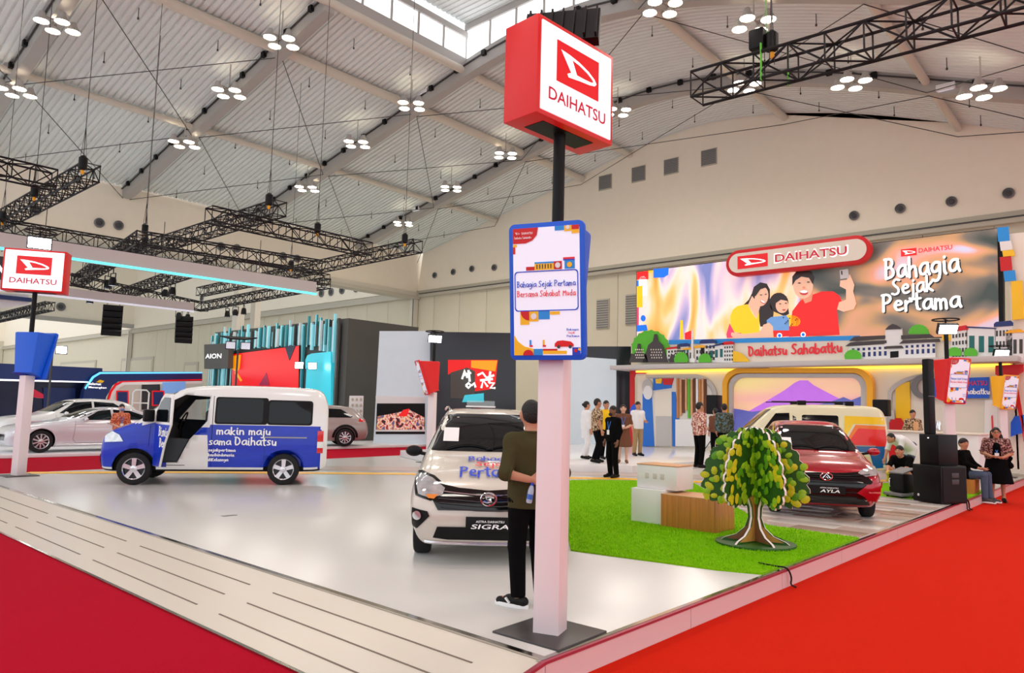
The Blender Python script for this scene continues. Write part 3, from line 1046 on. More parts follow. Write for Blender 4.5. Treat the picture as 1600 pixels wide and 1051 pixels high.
def sign_tower(loc, label, colour, head_az, sign_rz=None, flood_az=3.9, pil_rz=0.33, group=True, sw=.88, sd=.33, big_flood=False, lean=.18, face=True, bd=.13, sz=(3.65, 4.38)):
    t = thing('sign_tower', label, 'sign tower', loc, 0, 'sign towers around the stage')
    O('base_plate', MB('plate_steel').box(-.29, .29, -.29, .29, 0, .015), t, rz=.03, bevel=.003)
    O('pillar', MB('pillar_white').box(-.095, .095, -.095, .095, .013, 2.0), t, rz=pil_rz, bevel=.004)
    O('pole', MB('black').bar((0, 0, 1.98), (0, 0, 3.72 if sign_rz is not None else 3.55), .045, 16), t)
    # leaning board with wedge-shaped body; local front = -Y
    z0, z1, w = 1.93, 2.91, .57
    yb, yt = -.13, -.13 - lean
    rz = head_az - 1.5 * math.pi
    body = MB(colour)
    vs = [(-.2, yb, z0 + .03), (.2, yb, z0 + .03), (.2, .13, z0 + .12), (-.2, .13, z0 + .12), (-.26, yt, z1 - .03), (.26, yt, z1 - .03), (.26, .13, z1 - .03), (-.26, .13, z1 - .03)]
    vs = [(x, min(y, bd) if y > 0 else y, z) for x, y, z in vs]
    body.add(vs, [(0, 1, 2, 3), (4, 5, 6, 7), (0, 1, 5, 4), (1, 2, 6, 5), (2, 3, 7, 6), (3, 0, 4, 7)])
    O('board_body', body, t, rz=rz, bevel=.03)
    ey = Vector((0, yt - yb, z1 - z0)).normalized()
    nrm = Vector((1, 0, 0)).cross(ey)
    H = math.hypot(yt - yb, z1 - z0)
    fr = frame((-w / 2, yb, z0), (1, 0, 0), ey)
    out = rrect(0, w, 0, H, .045)
    inn = rrect(.035, w - .035, .035, H - .035, .02)
    m = MB(colour)
    m.slab([fr(a, b, 0) for a, b in out], nrm * .05)
    bf = O('board_frame', m, t, rz=rz, bevel=.008)
    if face:
        f = MB('panel_white')
        f.slab([fr(a, b, .05) for a, b in inn], nrm * .003)
        O('board_face', f, bf)
        g = MB('red')
        info_graphics(g, frame(fr(.035, .035, .053), (1, 0, 0), ey), w - .07, H - .07)
        O('board_print', g, bf, smooth=False, fix=False)
    if sign_rz is not None:
        z0, z1 = sz
        T = Matrix.Rotation(sign_rz, 4, 'Z')
        b = MB('red_bright').box(-sw / 2, sw / 2, -sd / 2, sd / 2, z0, z1)
        sb = O('sign_box', b, t, rz=sign_rz, bevel=.006)
        O('underside', MB('black').box(-sw * .33, sw * .33, -sd * .28, sd * .28, z0 - .004, z0 + .01), sb)
        for s, nm in ((-1, 'light_panel'), (1, 'light_panel')):
            fr = frame((s * sw / 2, s * sd / 2, z0), (1 if s < 0 else -1, 0, 0), (0, 0, 1))
            hh = z1 - z0
            lp = MB('lightbox').slab([fr(a, b_, .0) for a, b_ in rrect(.035, sw - .035, .035, hh - .035, .004, 1)], (0, s * .008, 0))
            lo = O(nm, lp, sb)
            g = MB('lb_red')
            emblem(g, sw * .22, hh * .40, sw * .56, hh * .43, lambda u, v, h=0: fr(u, v, h + .006))
            text(g, 'DAIHATSU', sw * .13, hh * .18, sw * .75, hh * .13, lambda u, v, h=0: fr(u, v, h + .006), 'lb_crimson')
            O('lettering', g, lo, smooth=False, fix=False)
    if big_flood:
        flood_head(t, 4.56, flood_az, ring=False, on=False, s=1.5, off=(.12, .1))
    elif sign_rz is None:
        flood_head(t, 3.5, flood_az)
    else:
        flood_head(t, sz[1] + .12, flood_az, s=1.1)
    return t


sign_tower((4.20, 3.32, S), 'tallest sign tower at the stage corner, red lit box above a blue-framed board', 'blue', math.radians(200), -.05, math.radians(30), big_flood=True, lean=.1, bd=.03)
sign_tower((4.49, 17.15, S), 'sign tower at the far left with plain blue board body and lit red box', 'blue', math.radians(35), math.radians(-32), math.radians(255), sw=1.12, sd=.36, face=True, lean=.24, sz=(3.7, 4.56))
sign_tower((18.1, 3.45, S), 'sign tower with a red-framed board beside the tall black loudspeaker', 'red_bright', math.radians(238), None, math.radians(215), pil_rz=.5)
sign_tower((25.2, 3.45, S), 'sign tower with a yellow-framed board, rightmost in the picture', 'amber', math.radians(238), None, math.radians(215), pil_rz=.5)
sign_tower((14.2, 15.7, S), 'sign tower with a red board seen edge-on, behind the silver car', 'red_bright', math.radians(150), None, math.radians(235), lean=.34)

# ------------------------------------------------------------------ trusses and cables
def truss(p, q, label, size=.5, bay=.55, single=False, mat='truss_black', tube=.03):
    p, q = Vector(p), Vector(q)
    d = q - p
    L = d.length
    d.normalize()
    s = d.cross(Vector((0, 0, 1))).normalized() * size / 2
    u = Vector((0, 0, size / 2))
    t = thing('box_truss', label, 'truss', p, 0, 'black lattice trusses')
    cn = [s + u, -s + u, -s - u, s - u]
    for c in cn:
        O('chord', MB(mat).bar(c, d * L + c, tube, 8), t)
    n = max(2, int(L / bay))
    lat = MB(mat)

    def piece(a, b, r=.018 if single else .014):
        if single:
            O('brace', MB(mat).bar(a, b, r, 6), t)
        else:
            lat.bar(a, b, r * 1.3, 5)
    for i in range(n + 1):
        c = d * (L * i / n)
        for k in range(4):
            piece(c + cn[k], c + cn[(k + 1) % 4], .013 if not single else .016)
            if i < n:
                e = d * (L * (i + 1) / n)
                if (i + k) % 2:
                    piece(c + cn[k], e + cn[(k + 1) % 4])
                else:
                    piece(c + cn[(k + 1) % 4], e + cn[k])
    if not single:
        O('lattice', lat, t)['kind'] = 'stuff'
    return t


def cable(p, label, top=None, r=.011, hoist=True, spread=.12):
    """rigging chain from a truss up to the roof with a hoist"""
    p = Vector(p)
    zt = roof(min(max(p.y, -13), 46)) - .3 if top is None else top
    t = thing('rigging_cable', label, 'cable', p, 0, 'rigging cables of the trusses')
    O('chain', MB('rod').bar((0, 0, 0), (0, 0, zt - p.z), r, 6), t)
    for k in (-1, 1):
        O('sling', MB('rod').bar((k * spread, 0, -.2), (0, 0, 1.3), r * .7, 5), t)
    if hoist:
        O('hoist', MB('black').lathe([(.05, 0), (.12, .04), (.12, .35), (.05, .42)], 10), t)
        O('hook', MB('amber').lathe([(.03, -.12), (.05, -.08), (.05, -.02), (.03, 0)], 8), t)
    return t


Z7 = 8.0


def p8(x, y, z=Z7):
    return px(x, y, 'z', z)


tr = [((135, 268), None, (6.8, 21.9, 8.0), (6.8, 36, 8.0), 'lattice truss running away at the upper left, nearest end lowest left of the roof lamps'),
      (None, None, (2, 23.6, 8.0), (6.4, 23.6, 8.0), 'short lattice truss at the left edge meeting the long one'),
      (None, None, (12.03, 20.9, 8.0), (12.03, 38, 8.0), 'lattice truss running away whose near end hangs above the left aisle'),
      (None, None, (10.98, 23.6, 8.0), (17.6, 23.6, 8.0), 'lattice truss crossing sideways above the blue van'),
      (None, None, (18.3, 21.4, 8.0), (18.9, 41, 8.0), 'lattice truss with its near end closest to the hall corner'),
      (None, None, (3, 32.0, 8.0), (20.8, 31.2, 8.0), 'longest lattice truss crossing behind the left sign'),
      (None, None, (11.2, 29.4, 8.0), (18.5, 28.4, 8.0), 'lattice truss between the two far running ones')]
for _, _, a, b, lab in tr:
    if abs(b[1] - a[1]) > 8:      # trusses running away sit clamped on top of the crossing ones
        kk = (8.56 - CAM.z) / (8.0 - CAM.z)
        a, b = [(v[0] * kk, v[1] * kk, 8.56) for v in (a, b)]
    truss(a, b, lab)
LOW = []
for a, b, lab, z in (((105, 435), (320, 480), 'lower lattice truss hung with lamps behind the aqua-edged beam', 7.02), ((320, 478), (510, 442), 'lower lattice truss rising to the right above the finned booth', 7.5), ((185, 462), (330, 412), 'lower lattice truss running away over the finned booth', 7.49), ((-60, 510), (78, 478), 'small lattice truss at the left edge behind the sign pole', 6.6), ((225, 372), (120, 440), 'lower lattice truss slanting down to the sign at left', 7.2)):
    LOW.append((px(*a, 'z', z), px(*b, 'z', z)))
    truss(px(*a, 'z', z), px(*b, 'z', z), lab, .45)
truss((13, 6.75, 8.32), (13, -3.0, 8.1), 'big dark lattice truss at the upper right', .52, .62, single=True, tube=.03)
for (x, y, z), lab in (((6.8, 22.6, 8.2), 'cable up from the near end of the left truss'), ((6.8, 27.0, 8.2), 'cable up from the middle of the left truss'), ((12.03, 21.6, 8.2), 'cable above the near end of the second running truss'), ((12.03, 31.5, 8.2), 'cable at the far end of the second running truss'), ((18.3, 22.2, 8.2), 'cable above the truss near the hall corner'), ((15.2, 23.6, 8.2), 'cable pair above the sideways truss'), ((18.6, 31.0, 8.2), 'cable above the far crossing of trusses'), ((11.2, 29.4, 8.2), 'thin cable left of the far truss'), ((7.1, 31.9, 8.2), 'cable dropping to the lit floodlight over the left sign')):
    cable((x, y, z), lab)
t = cable((13, 5.2, 8.6), 'green-strapped hoist cable on the big right truss', top=roof(5.2) - .3)
O('strap', MB('green').rbar((-.27, .1, -.62), (-.27, .1, .1), .05, .02).rbar((.27, -.2, -.62), (.27, -.2, .1), .05, .02).rbar((0, .1, .1), (0, .1, 4.5), .03, .01), t)
O('motor', MB('black').box(-.16, .16, .1, .4, .1, .5), t, bevel=.04)

# long suspended beams with an aqua light edge
M('aqua_led', (90, 225, 235), .3, emit=1.3)
M('beam_grey', (196, 192, 190), .6)
for (a, b, z, dz, lab, lit) in (((-80, 378), (490, 460), 5.8, .45, 'long grey suspended beam with an aqua light edge', 'aqua_led'), ((-60, 447), (300, 487), 5.4, .35, 'second suspended beam with a pale light edge, lower and farther', 'panel_white')):
    p, q = px(*a, 'z', z), px(*b, 'z', z)
    t = thing('light_beam', lab, 'light beam', p)
    e = q - p
    O('beam', MB('beam_grey').rbar((0, 0, dz / 2), e + Vector((0, 0, dz / 2)), .35, dz), t)
    O('light_strip', MB(lit).rbar((0, -.17, .0), e + Vector((0, -.17, .0)), .05, .07), t)
    for f in (.2, .5, .8):
        O('hanger', MB('rod').bar(e * f + Vector((0, 0, dz)), e * f + Vector((0, 0, dz + 1.2)), .012, 5), t)

# hanging line-array loudspeakers and small stage lamps
for (a, b), z, lab in (((.27, 1.55), 6.2, 'curved hanging loudspeaker array, left one'), ((.80, 1.45), 6.6, 'curved hanging loudspeaker array under the aqua beam')):
    p = LOW[0][0] + (LOW[0][1] - LOW[0][0]) * a + (LOW[0][1] - LOW[0][0]).cross(Vector((0, 0, 1))).normalized() * .22
    p.z -= b
    t = thing('line_array', lab, 'loudspeaker', p, math.radians(-20), 'hanging loudspeaker arrays')
    for k in range(5):
        ang = math.radians(k * 7)
        m = MB('black_metal').box(-.42, .42, -.3, .3, -.13, .13)
        m.box(-.38, .38, -.315, -.3, -.1, .1, 'black')
        m.xform(Matrix.Translation((0, -.05 * k * k * .3, .55 - k * .27)) @ Matrix.Rotation(ang, 4, 'X'))
        O('cabinet', m, t, bevel=.01)
    O('rigging', MB('rod').bar((-.3, 0, .65), (0, 0, b - .2), .012, 5).bar((.3, 0, .65), (0, 0, b - .2), .012, 5), t)
for i in range(12):
    p_, q_ = LOW[i % len(LOW)]
    p = p_ + (q_ - p_) * (.12 + .78 * ((i * .381) % 1)) + (q_ - p_).cross(Vector((0, 0, 1))).normalized() * .225 - Vector((0, 0, .80))
    t = thing('stage_lamp', 'small chrome and black stage lamp clamped under the left lattice trusses', 'stage lamp', p, i * .9, 'stage lamps on the left trusses')
    O('can', MB('black_metal').lathe([(.09, .2), (.13, .1), (.15, -.15)], 12, caps=False), t)
    O('lens', MB('panel_white' if i % 3 == 0 else 'chrome').lathe([(.14, -.14), (.02, -.16)], 12), t)
    O('clamp', MB('black').rbar((-.16, 0, -.05), (-.16, 0, .35), .03, .03).rbar((.16, 0, -.05), (.16, 0, .35), .03, .03).rbar((-.16, 0, .35), (.16, 0, .35), .03, .03).bar((0, 0, .35), (0, 0, .6), .02, 6), t)
# ------------------------------------------------------------------ picture wall of the main booth (plane x = BX, seen from -x)
BX = 26.0


def wp(x, y, X=BX):
    return px(x, y, 'x', X)


def WS(mb, pts, X, th, mat=None, side=None):
    """photo-pixel outline -> board of thickness th standing at depth X"""
    mb.slab([wp(a, b, X) for a, b in pts], (-th, 0, 0), mat, side)


def wfr(x0, y0, X):
    """frame with u = metres towards picture right, v = up"""
    o = wp(x0, y0, X)
    return frame(o, (0, -1, 0), (0, 0, 1), (-1, 0, 0))


def warc(cx, cy, rx, ry, a0, a1, n=10):
    return [(cx + rx * math.cos(math.radians(a0 + (a1 - a0) * k / n)), cy - ry * math.sin(math.radians(a0 + (a1 - a0) * k / n))) for k in range(n + 1)]


def wellipse(cx, cy, rx, ry, n=18, rot=0.0):
    c, s = math.cos(rot), math.sin(rot)
    return [(cx + rx * math.cos(t) * c - ry * math.sin(t) * s, cy + rx * math.cos(t) * s + ry * math.sin(t) * c) for t in (2 * math.pi * k / n for k in range(n))]


M('scr_white', (255, 255, 255), .3, emit=.75)
for nm, c in dict(scr_red=(240, 16, 12), scr_yellow=(252, 210, 10), scr_blue=(0, 120, 250), scr_skin=(240, 190, 160), scr_skin2=(226, 150, 118), scr_hair=(40, 24, 22), scr_denim=(110, 160, 220), scr_phone=(190, 186, 184), scr_green=(150, 200, 40), scr_black=(22, 20, 22), scr_mouth=(205, 60, 60), scr_pink=(238, 60, 110)).items():
    M(nm, c, .3, emit=.3)
# blurred, warm street picture: soft vertical blobs
m = ramp_mat('scr_bokeh', [(0.30, (120, 130, 190)), (0.42, (196, 178, 214)), (0.5, (252, 226, 214)), (0.58, (252, 196, 120)), (0.70, (240, 160, 60))], .55, stretch=(1, 1.6, .55), emit=.45, detail=1.5, distort=.6, rough=.3)
m = ramp_mat('scr_bokeh2', [(0.30, (60, 70, 66)), (0.42, (120, 110, 100)), (0.5, (196, 150, 104)), (0.58, (228, 160, 130)), (0.66, (206, 206, 236))], .6, stretch=(1, .7, 1.2), emit=.38, detail=1.5, distort=.6, rough=.3)

pw = struct(O('wall_picture', MB('cream').box(BX + .02, BX + .9, 3.2, 16.2, IS, 4.2)), 'white picture wall of the booth')
# screen
t = thing('led_screen', 'huge lit screen picture of a smiling family with a phone', 'screen', (0, 0, 0))
O('screen_case', MB('black').slab([wp(994, 424, BX), wp(1566, 355, BX), wp(1568, 524, BX), wp(994, 537, BX)], (.35, 0, 0)), t)
g = MB('scr_bokeh')
WS(g, [(995, 425), (1250, 394), (1250, 531), (995, 536)], BX, .01)
O('picture_left', g, t, smooth=False)
g = MB('scr_bokeh2')
WS(g, [(1250, 394), (1558, 357), (1561, 524), (1250, 531)], BX, .01)
O('picture_right', g, t, smooth=False)


def SP(name, layers, X=BX - .012):
    """flat print on the screen: (material, pixel outline) pairs, each a hair in front of the last"""
    if name == 'print_corner':
        for i, (mat, pts) in enumerate(layers):
            g = MB()
            WS(g, pts, X - .006 * (1 + i % 2), .004, mat)
            O('print_shape', g, t, smooth=False)
        return
    g = MB()
    for i, (mat, pts) in enumerate(layers):
        WS(g, pts, X - .006 * i, .004, mat)
    return O(name, g, t, smooth=False)


c5 = lambda L: [(960 + a / 5, 350 + b / 5) for a, b in L]
SP('print_woman', [('scr_hair', c5([(1000, 640), (1050, 590), (1075, 540), (1090, 490), (1140, 455), (1190, 465), (1215, 510), (1215, 600), (1245, 690), (1235, 770), (1200, 800), (1140, 800), (1115, 660), (1080, 620), (1030, 632)])),
                   ('scr_yellow', c5([(905, 720), (925, 670), (960, 640), (1040, 625), (1080, 700), (1110, 740), (1130, 680), (1135, 850), (1000, 858), (910, 830)])),
                   ('scr_skin', c5([(1045, 628), (1075, 560), (1140, 640), (1128, 680), (1110, 735), (1085, 700)])),
                   ('scr_skin', wellipse(1190, 463, 10.5, 15.5, rot=.18)),
                   ('scr_skin', c5([(915, 845), (1010, 858), (1130, 845), (1170, 790), (1200, 770), (1235, 850), (1230, 888), (930, 890), (910, 865)])),
                   ('scr_hair', c5([(1085, 520), (1140, 460), (1190, 468), (1195, 490), (1140, 510), (1105, 560), (1085, 570)])),
                   ('scr_mouth', wellipse(1192, 471.5, 4.2, 2.2, rot=.5)), ('scr_white', wellipse(1192, 471, 3.4, 1.2, rot=.5)),
                   ('scr_hair', wellipse(1189, 460.5, 1.8, .7)), ('scr_hair', wellipse(1196.5, 459.5, 1.6, .7))])
SP('print_girl', [('scr_hair', wellipse(1217, 473, 15, 16)), ('scr_hair', c5([(1215, 610), (1240, 680), (1330, 720), (1365, 700), (1355, 640)])), ('scr_denim', c5([(1190, 750), (1225, 725), (1340, 712), (1365, 740), (1365, 830), (1195, 830)])),
                  ('scr_skin', wellipse(1222, 477, 10, 12)), ('scr_hair', c5([(1225, 620), (1240, 560), (1300, 535), (1345, 565), (1352, 600), (1300, 590), (1250, 625)])),
                  ('scr_skin', c5([(1140, 840), (1165, 785), (1210, 770), (1240, 800), (1240, 880), (1150, 885)])), ('scr_mouth', wellipse(1225, 484, 2.6, 1.1)), ('scr_hair', wellipse(1219, 474.5, 1.6, .8)), ('scr_hair', wellipse(1228, 473.5, 1.6, .8))])
SP('print_man', [('scr_red', [(1233, 526), (1238, 486), (1250, 470), (1262, 463), (1284, 455), (1302, 455), (1312, 462), (1318, 478), (1308, 484), (1312, 523)]),
                 ('scr_skin2', [(1250, 458), (1270, 458), (1268, 470), (1258, 474)]), ('scr_skin', wellipse(1255, 446, 15.5, 20.5)), ('scr_hair', [(1238, 446), (1238, 432), (1245, 423), (1258, 421), (1268, 424), (1272, 434), (1270, 444), (1264, 434), (1252, 432), (1243, 438)]),
                 ('scr_mouth', wellipse(1256, 457, 6.5, 4)), ('scr_white', wellipse(1256, 455.5, 5.6, 2)), ('scr_hair', wellipse(1249, 442, 2.4, .9)), ('scr_hair', wellipse(1263, 440.5, 2.4, .9)), ('scr_skin2', wellipse(1256, 449, 2.2, 2)),
                 ('scr_skin', [(1308, 483), (1318, 487), (1334, 483), (1338, 474), (1333, 455), (1335, 445), (1328, 428), (1323, 437), (1313, 438), (1312, 447), (1322, 452), (1322, 468), (1311, 472)]),
                 ('scr_phone', [(1312, 422), (1325, 420), (1327, 434), (1313, 436)]), ('scr_black', [(1314, 423), (1316, 423), (1316.5, 429), (1314.5, 429)])])
SP('print_toy', [('scr_yellow', wellipse(1235, 502, 16, 10)), ('scr_red', c5([(1240, 830), (1265, 800), (1440, 795), (1500, 820), (1505, 870), (1245, 882)])), ('scr_white', wellipse(1218, 524, 4, 4)), ('scr_white', wellipse(1255, 522.5, 4, 4)), ('scr_blue', wellipse(1218, 524, 2.6, 2.6)), ('scr_blue', wellipse(1255, 522.5, 2.6, 2.6))]
   + [('scr_black', wellipse(1224 + (k * 7) % 23, 496 + (k * 5) % 13, 1, 1.3, 6)) for k in range(9)])
SP('print_corner', [('scr_red', [(995, 425), (1013, 423), (1013, 436), (995, 437)]), ('scr_yellow', [(995, 447), (1004, 446), (1004, 480), (995, 480)]), ('scr_yellow', [(1013, 423), (1020, 422), (1020, 425), (1013, 426)]), ('scr_blue', [(1021, 420), (1045, 418), (1044, 429), (1038, 433), (1021, 434)]),
                    ('scr_white', [(998, 436), (1001, 432), (1006, 431), (1010, 434), (1010, 461), (998, 462)]), ('scr_blue', [(995, 438), (998, 438), (998, 447), (995, 447)]), ('scr_pink', [(995, 480), (998, 479), (998, 510), (995, 510)]), ('scr_blue', [(995, 508), (1010, 507), (1012, 516), (995, 518)]), ('scr_blue', wellipse(1005, 497, 4, 5, 10)),
                    ('scr_pink', [(1135, 522), (1140, 505), (1148, 520), (1158, 520), (1160, 526), (1136, 528)]), ('scr_yellow', [(1063, 500), (1067, 500), (1068, 530), (1062, 530)]), ('scr_red', [(1070, 520), (1080, 516), (1081, 530), (1070, 530)])])
# white hand lettering and small brand on the right
for s, (xa, ya), (xb, yb), hh in (('Bahagia', (1383, 436), (1499, 424), 30), ('Sejak', (1394, 461), (1459, 454), 24), ('Pertama', (1379, 487), (1501, 480), 26)):
    p, q, r = wp(xa, ya, BX - .03), wp(xb, yb, BX - .03), wp(xa, ya - hh, BX - .03)
    e = (q - p)
    fr = frame(p, e, (0, 0, 1), (-1, 0, 0))
    script_letters(t, 'slogan_letter', s, 0, 0, e.length, r.z - p.z, fr, 'scr_white', .115, .03)
    script_letters(t, 'letter_shadow', s, .035, -.035, e.length, r.z - p.z, fr, 'scr_black', .115, .01)
g = MB('scr_red')
fr = wfr(1408, 401, BX - .03)
emblem(g, 0, 0, .46, .24, fr, 'scr_red', 'scr_white', .02)
text(g, 'DAIHATSU', .52, .06, .95, .15, fr, 'scr_red', .02)
O('brand_mark', g, t, smooth=False, fix=False)

# capsule-shaped brand sign in front of the screen
t = thing('capsule_sign', 'capsule-shaped red-rimmed brand sign mounted on the screen top', 'sign', wp(1240, 401, BX - .5))
Lp, Rp = wp(1152, 411, BX - .5), wp(1334, 390, BX - .5)
c0 = wp(1240, 401, BX - .5)
ex = (Rp - Lp)
hl = ex.length / 2
ex.normalize()
rr = (wp(1240, 380, BX - .5).z - wp(1240, 423, BX - .5).z) / 2
fr = frame((0, 0, 0), ex, (0, 0, 1), (-1, 0, 0))


def capsule(r):
    return [(hl + r * math.cos(a), r * math.sin(a)) for a in np.linspace(-math.pi / 2, math.pi / 2, 14)] + [(-hl + r * math.cos(a), r * math.sin(a)) for a in np.linspace(math.pi / 2, 1.5 * math.pi, 14)]


O('rim', MB('red').slab([fr(a, b, 0) for a, b in capsule(rr)], (.28, 0, 0)), t, bevel=.02)
O('face', MB('cream').slab([fr(a, b, .0) for a, b in capsule(rr - .13)], (-.02, 0, 0)), t)
g = MB('lb_red')
f2 = lambda u, v, h=0: fr(u, v, h + .025)
emblem(g, -hl - .02, -rr * .48, hl * .56, rr * .98, f2)
text(g, 'DAIHATSU', -hl * .32, -rr * .27, hl * 1.2, rr * .58, lambda u, v, h=0: fr(u, v, h + .035), 'lb_crimson')
text(g, 'DAIHATSU', -hl * .32 - .04, -rr * .27 - .04, hl * 1.2 + .08, rr * .58 + .08, lambda u, v, h=0: fr(u, v, h + .022), 'lb_white')
O('lettering', g, t, smooth=False, fix=False)
O('bracket', MB('rod').box(.28, .485, -hl * .6, -hl * .5, -rr * .5, rr * .3).box(.28, .485, hl * .5, hl * .6, -rr * .5, rr * .3), t)

# white frieze with city cut-outs and the hand-written name
t = thing('city_frieze', 'frieze of cut-out city buildings, temple and trees below the screen', 'frieze', (0, 0, 0))
O('board', MB('cream').slab([wp(1045, 534, BX - .22), wp(1600, 528, BX - .22), wp(1600, 567, BX - .22), wp(1000, 567, BX - .22)], (.1, 0, 0)), t)
O('blue_band', MB('sky_blue').slab([wp(1045, 531, BX - .24), wp(1342, 524, BX - .24), wp(1342, 531, BX - .24), wp(1045, 538, BX - .24)], (.1, 0, 0)), t)
FX = BX - .3


def cut(name, pts, mat, th=.06, X=FX, parent=None):
    g = MB(mat)
    WS(g, pts, X, th)
    return O(name, g, parent or t)


def bush(cx, cy, rx, ry, n=9, base=None):
    pts = []
    for k in range(n * 3 + 1):
        a = math.pi * k / (n * 3)
        r = 1 + .12 * abs(math.sin(k * math.pi / 3 + .5))
        pts.append((cx + rx * r * math.cos(a), cy - ry * r * math.sin(a)))
    return pts


cut('tree_cutout', bush(1017, 545, 27, 27) + [(990, 566), (1044, 566)], 'green', X=FX + .05)
M('stone_dark', (72, 66, 70), .7)
for cx, w, top in ((1025, 20, 525), (999, 15, 540), (1061, 15, 541)):
    b = 566
    o = cut('stupa', [(cx - w, b), (cx - w * .75, b - 14), (cx - w * .55, top + 14), (cx - w * .2, top + 8), (cx - 1.5, top - 3), (cx + 1.5, top - 3), (cx + w * .2, top + 8), (cx + w * .55, top + 14), (cx + w * .75, b - 14), (cx + w, b)], 'stone_dark', X=FX - .05)
    g = MB('cream')
    for i in range(4):
        for j in range(5):
            WS(g, wellipse(cx + (j - 2) * w * .19 + (i % 2) * 1.2, b - 20 + i * 4.2, .9, 1.3, 6), FX - .115, .004)
    O('stupa_opening', g, o, smooth=False)['kind'] = 'stuff'


def house(x0, x1, y0, y1, roofm, roof_h, wins=(3, 2), winm='dark_grey', name='house_cutout', base=566, wall='white', flat_roof=True):
    o = cut(name, [(x0, base), (x0, y0), (x1, y1), (x1, base)], wall)
    e = 1.5
    if flat_roof:
        rp = [(x0 - e, y0), (x1 + e, y1), (x1 + e, y1 - roof_h * .6), (x1 - 2, y1 - roof_h), (x0 + 2, y0 - roof_h), (x0 - e, y0 - roof_h * .6)]
    else:
        rp = [(x0 - 3, y0), (x1 + 3, y1), (x1 - (x1 - x0) * .2, y1 - roof_h), (x0 + (x1 - x0) * .2, y0 - roof_h)]
    cut('roof', rp, roofm, .08, FX - .01, o)
    g = MB(winm)
    nx, ny = wins
    for i in range(nx):
        for j in range(ny):
            fx = x0 + (x1 - x0) * (i + .5) / nx
            yt = y0 + (y1 - y0) * (i + .5) / nx
            fy = yt + (base - yt) * (j + .6) / (ny + .3)
            ww, hh = (x1 - x0) / nx * .28, (base - yt) / ny * .24
            WS(g, [(fx - ww, fy - hh), (fx + ww, fy - hh), (fx + ww, fy + hh), (fx - ww, fy + hh)], FX - .062, .006)
    O('window', g, o, smooth=False)['kind'] = 'stuff'
    return o


house(1043, 1062, 546, 544, 'red', 3, (4, 3)); house(1062, 1077, 542, 541, 'navy', 5, (3, 2), 'teal'); house(1066, 1082, 547, 546, 'amber', 3, (3, 1)); house(1087, 1102, 544, 543, 'amber', 4, (3, 2))
house(1096, 1118, 537, 536, 'navy', 6, (4, 3)); house(1108, 1131, 543, 538, 'navy', 2, (3, 1), 'teal'); house(1131, 1146, 539, 538, 'red', 5, (4, 4))
cut('monument', [(1079, 566), (1079, 561), (1081, 559), (1081.5, 520), (1082.5, 513), (1083.5, 520), (1084, 559), (1087, 561), (1087, 566)], 'white', X=FX - .1)
cut('shrub_cutout', bush(1065, 563, 10, 12) + [(1055, 566), (1075, 566)], 'green', X=FX - .16); cut('shrub_cutout', bush(1102, 563, 9, 10) + [(1093, 566), (1111, 566)], 'green', X=FX - .16)
cut('hill_cutout', [(1146, 565)] + [(1146, 548), (1155, 550), (1163, 555), (1169, 561), (1172, 565)], 'yellow')
# government building with stepped dark roofs
gb = cut('hall_cutout', [(1326, 562), (1328, 541), (1383, 538), (1384, 514), (1410, 513), (1411, 536), (1462, 533), (1462, 560)], 'white')
for pts in ([(1322, 541), (1330, 535), (1386, 532), (1386, 536)], [(1328, 533), (1336, 526), (1384, 524), (1384, 529)], [(1409, 530), (1409, 524), (1454, 522), (1462, 528)], [(1406, 537), (1412, 532), (1468, 529), (1470, 534)], [(1384, 515), (1390, 509), (1396, 506), (1402, 508), (1410, 514)], [(1382, 545), (1386, 541), (1410, 540), (1413, 544)]):
    cut('roof', pts, 'stone_dark', .09, FX - .01, gb)
g = MB('navy')
for i in range(16):
    x = 1331 + i * 8.4
    if 1382 < x < 1412:
        continue
    y = 541 - (x - 1331) * .055
    WS(g, [(x, y + 3), (x + 4, y + 3), (x + 4, y + 7), (x, y + 7)], FX - .062, .006)
    WS(g, [(x, y + 10), (x + 4, y + 10), (x + 4, y + 17), (x, y + 17)], FX - .062, .006)
WS(g, [(1391, 549), (1404, 548), (1404, 558), (1391, 559)], FX - .062, .006, 'black')
O('window', g, gb, smooth=False)['kind'] = 'stuff'
cut('shrub_cutout', bush(1333, 557, 12, 10) + [(1321, 561), (1345, 561)], 'green', X=FX - .16)
cut('tree_cutout', bush(1436, 522, 15, 14), 'green', X=FX + .03); cut('tree_cutout', bush(1482, 532, 9, 22), 'yellow', X=FX + .03)
house(1487, 1512, 519, 515, 'red', 7, (5, 4)); house(1511, 1556, 512, 514, 'navy', 2, (3, 1), 'teal'); house(1555, 1582, 511, 509, 'navy', 8, (5, 3)); house(1572, 1600, 521, 519, 'amber', 5, (3, 1), flat_roof=False)
cut('shrub_cutout', bush(1492, 551, 10, 8) + [(1482, 556), (1502, 556)], 'green', X=FX - .16); cut('shrub_cutout', bush(1517, 552, 10, 8) + [(1507, 556), (1527, 556)], 'green', X=FX - .16)
# hand-written name
p, q = wp(1170, 556, BX - .24), wp(1316, 550, BX - .24)
fr = frame(p, q - p, (0, 0, 1), (-1, 0, 0))
g = MB('ink_red')
script(g, 'Daihatsu Sahabatku', 0, 0, (q - p).length, .34, fr, 'ink_red', .15, .03)
O('lettering', g, t, smooth=False, fix=False)

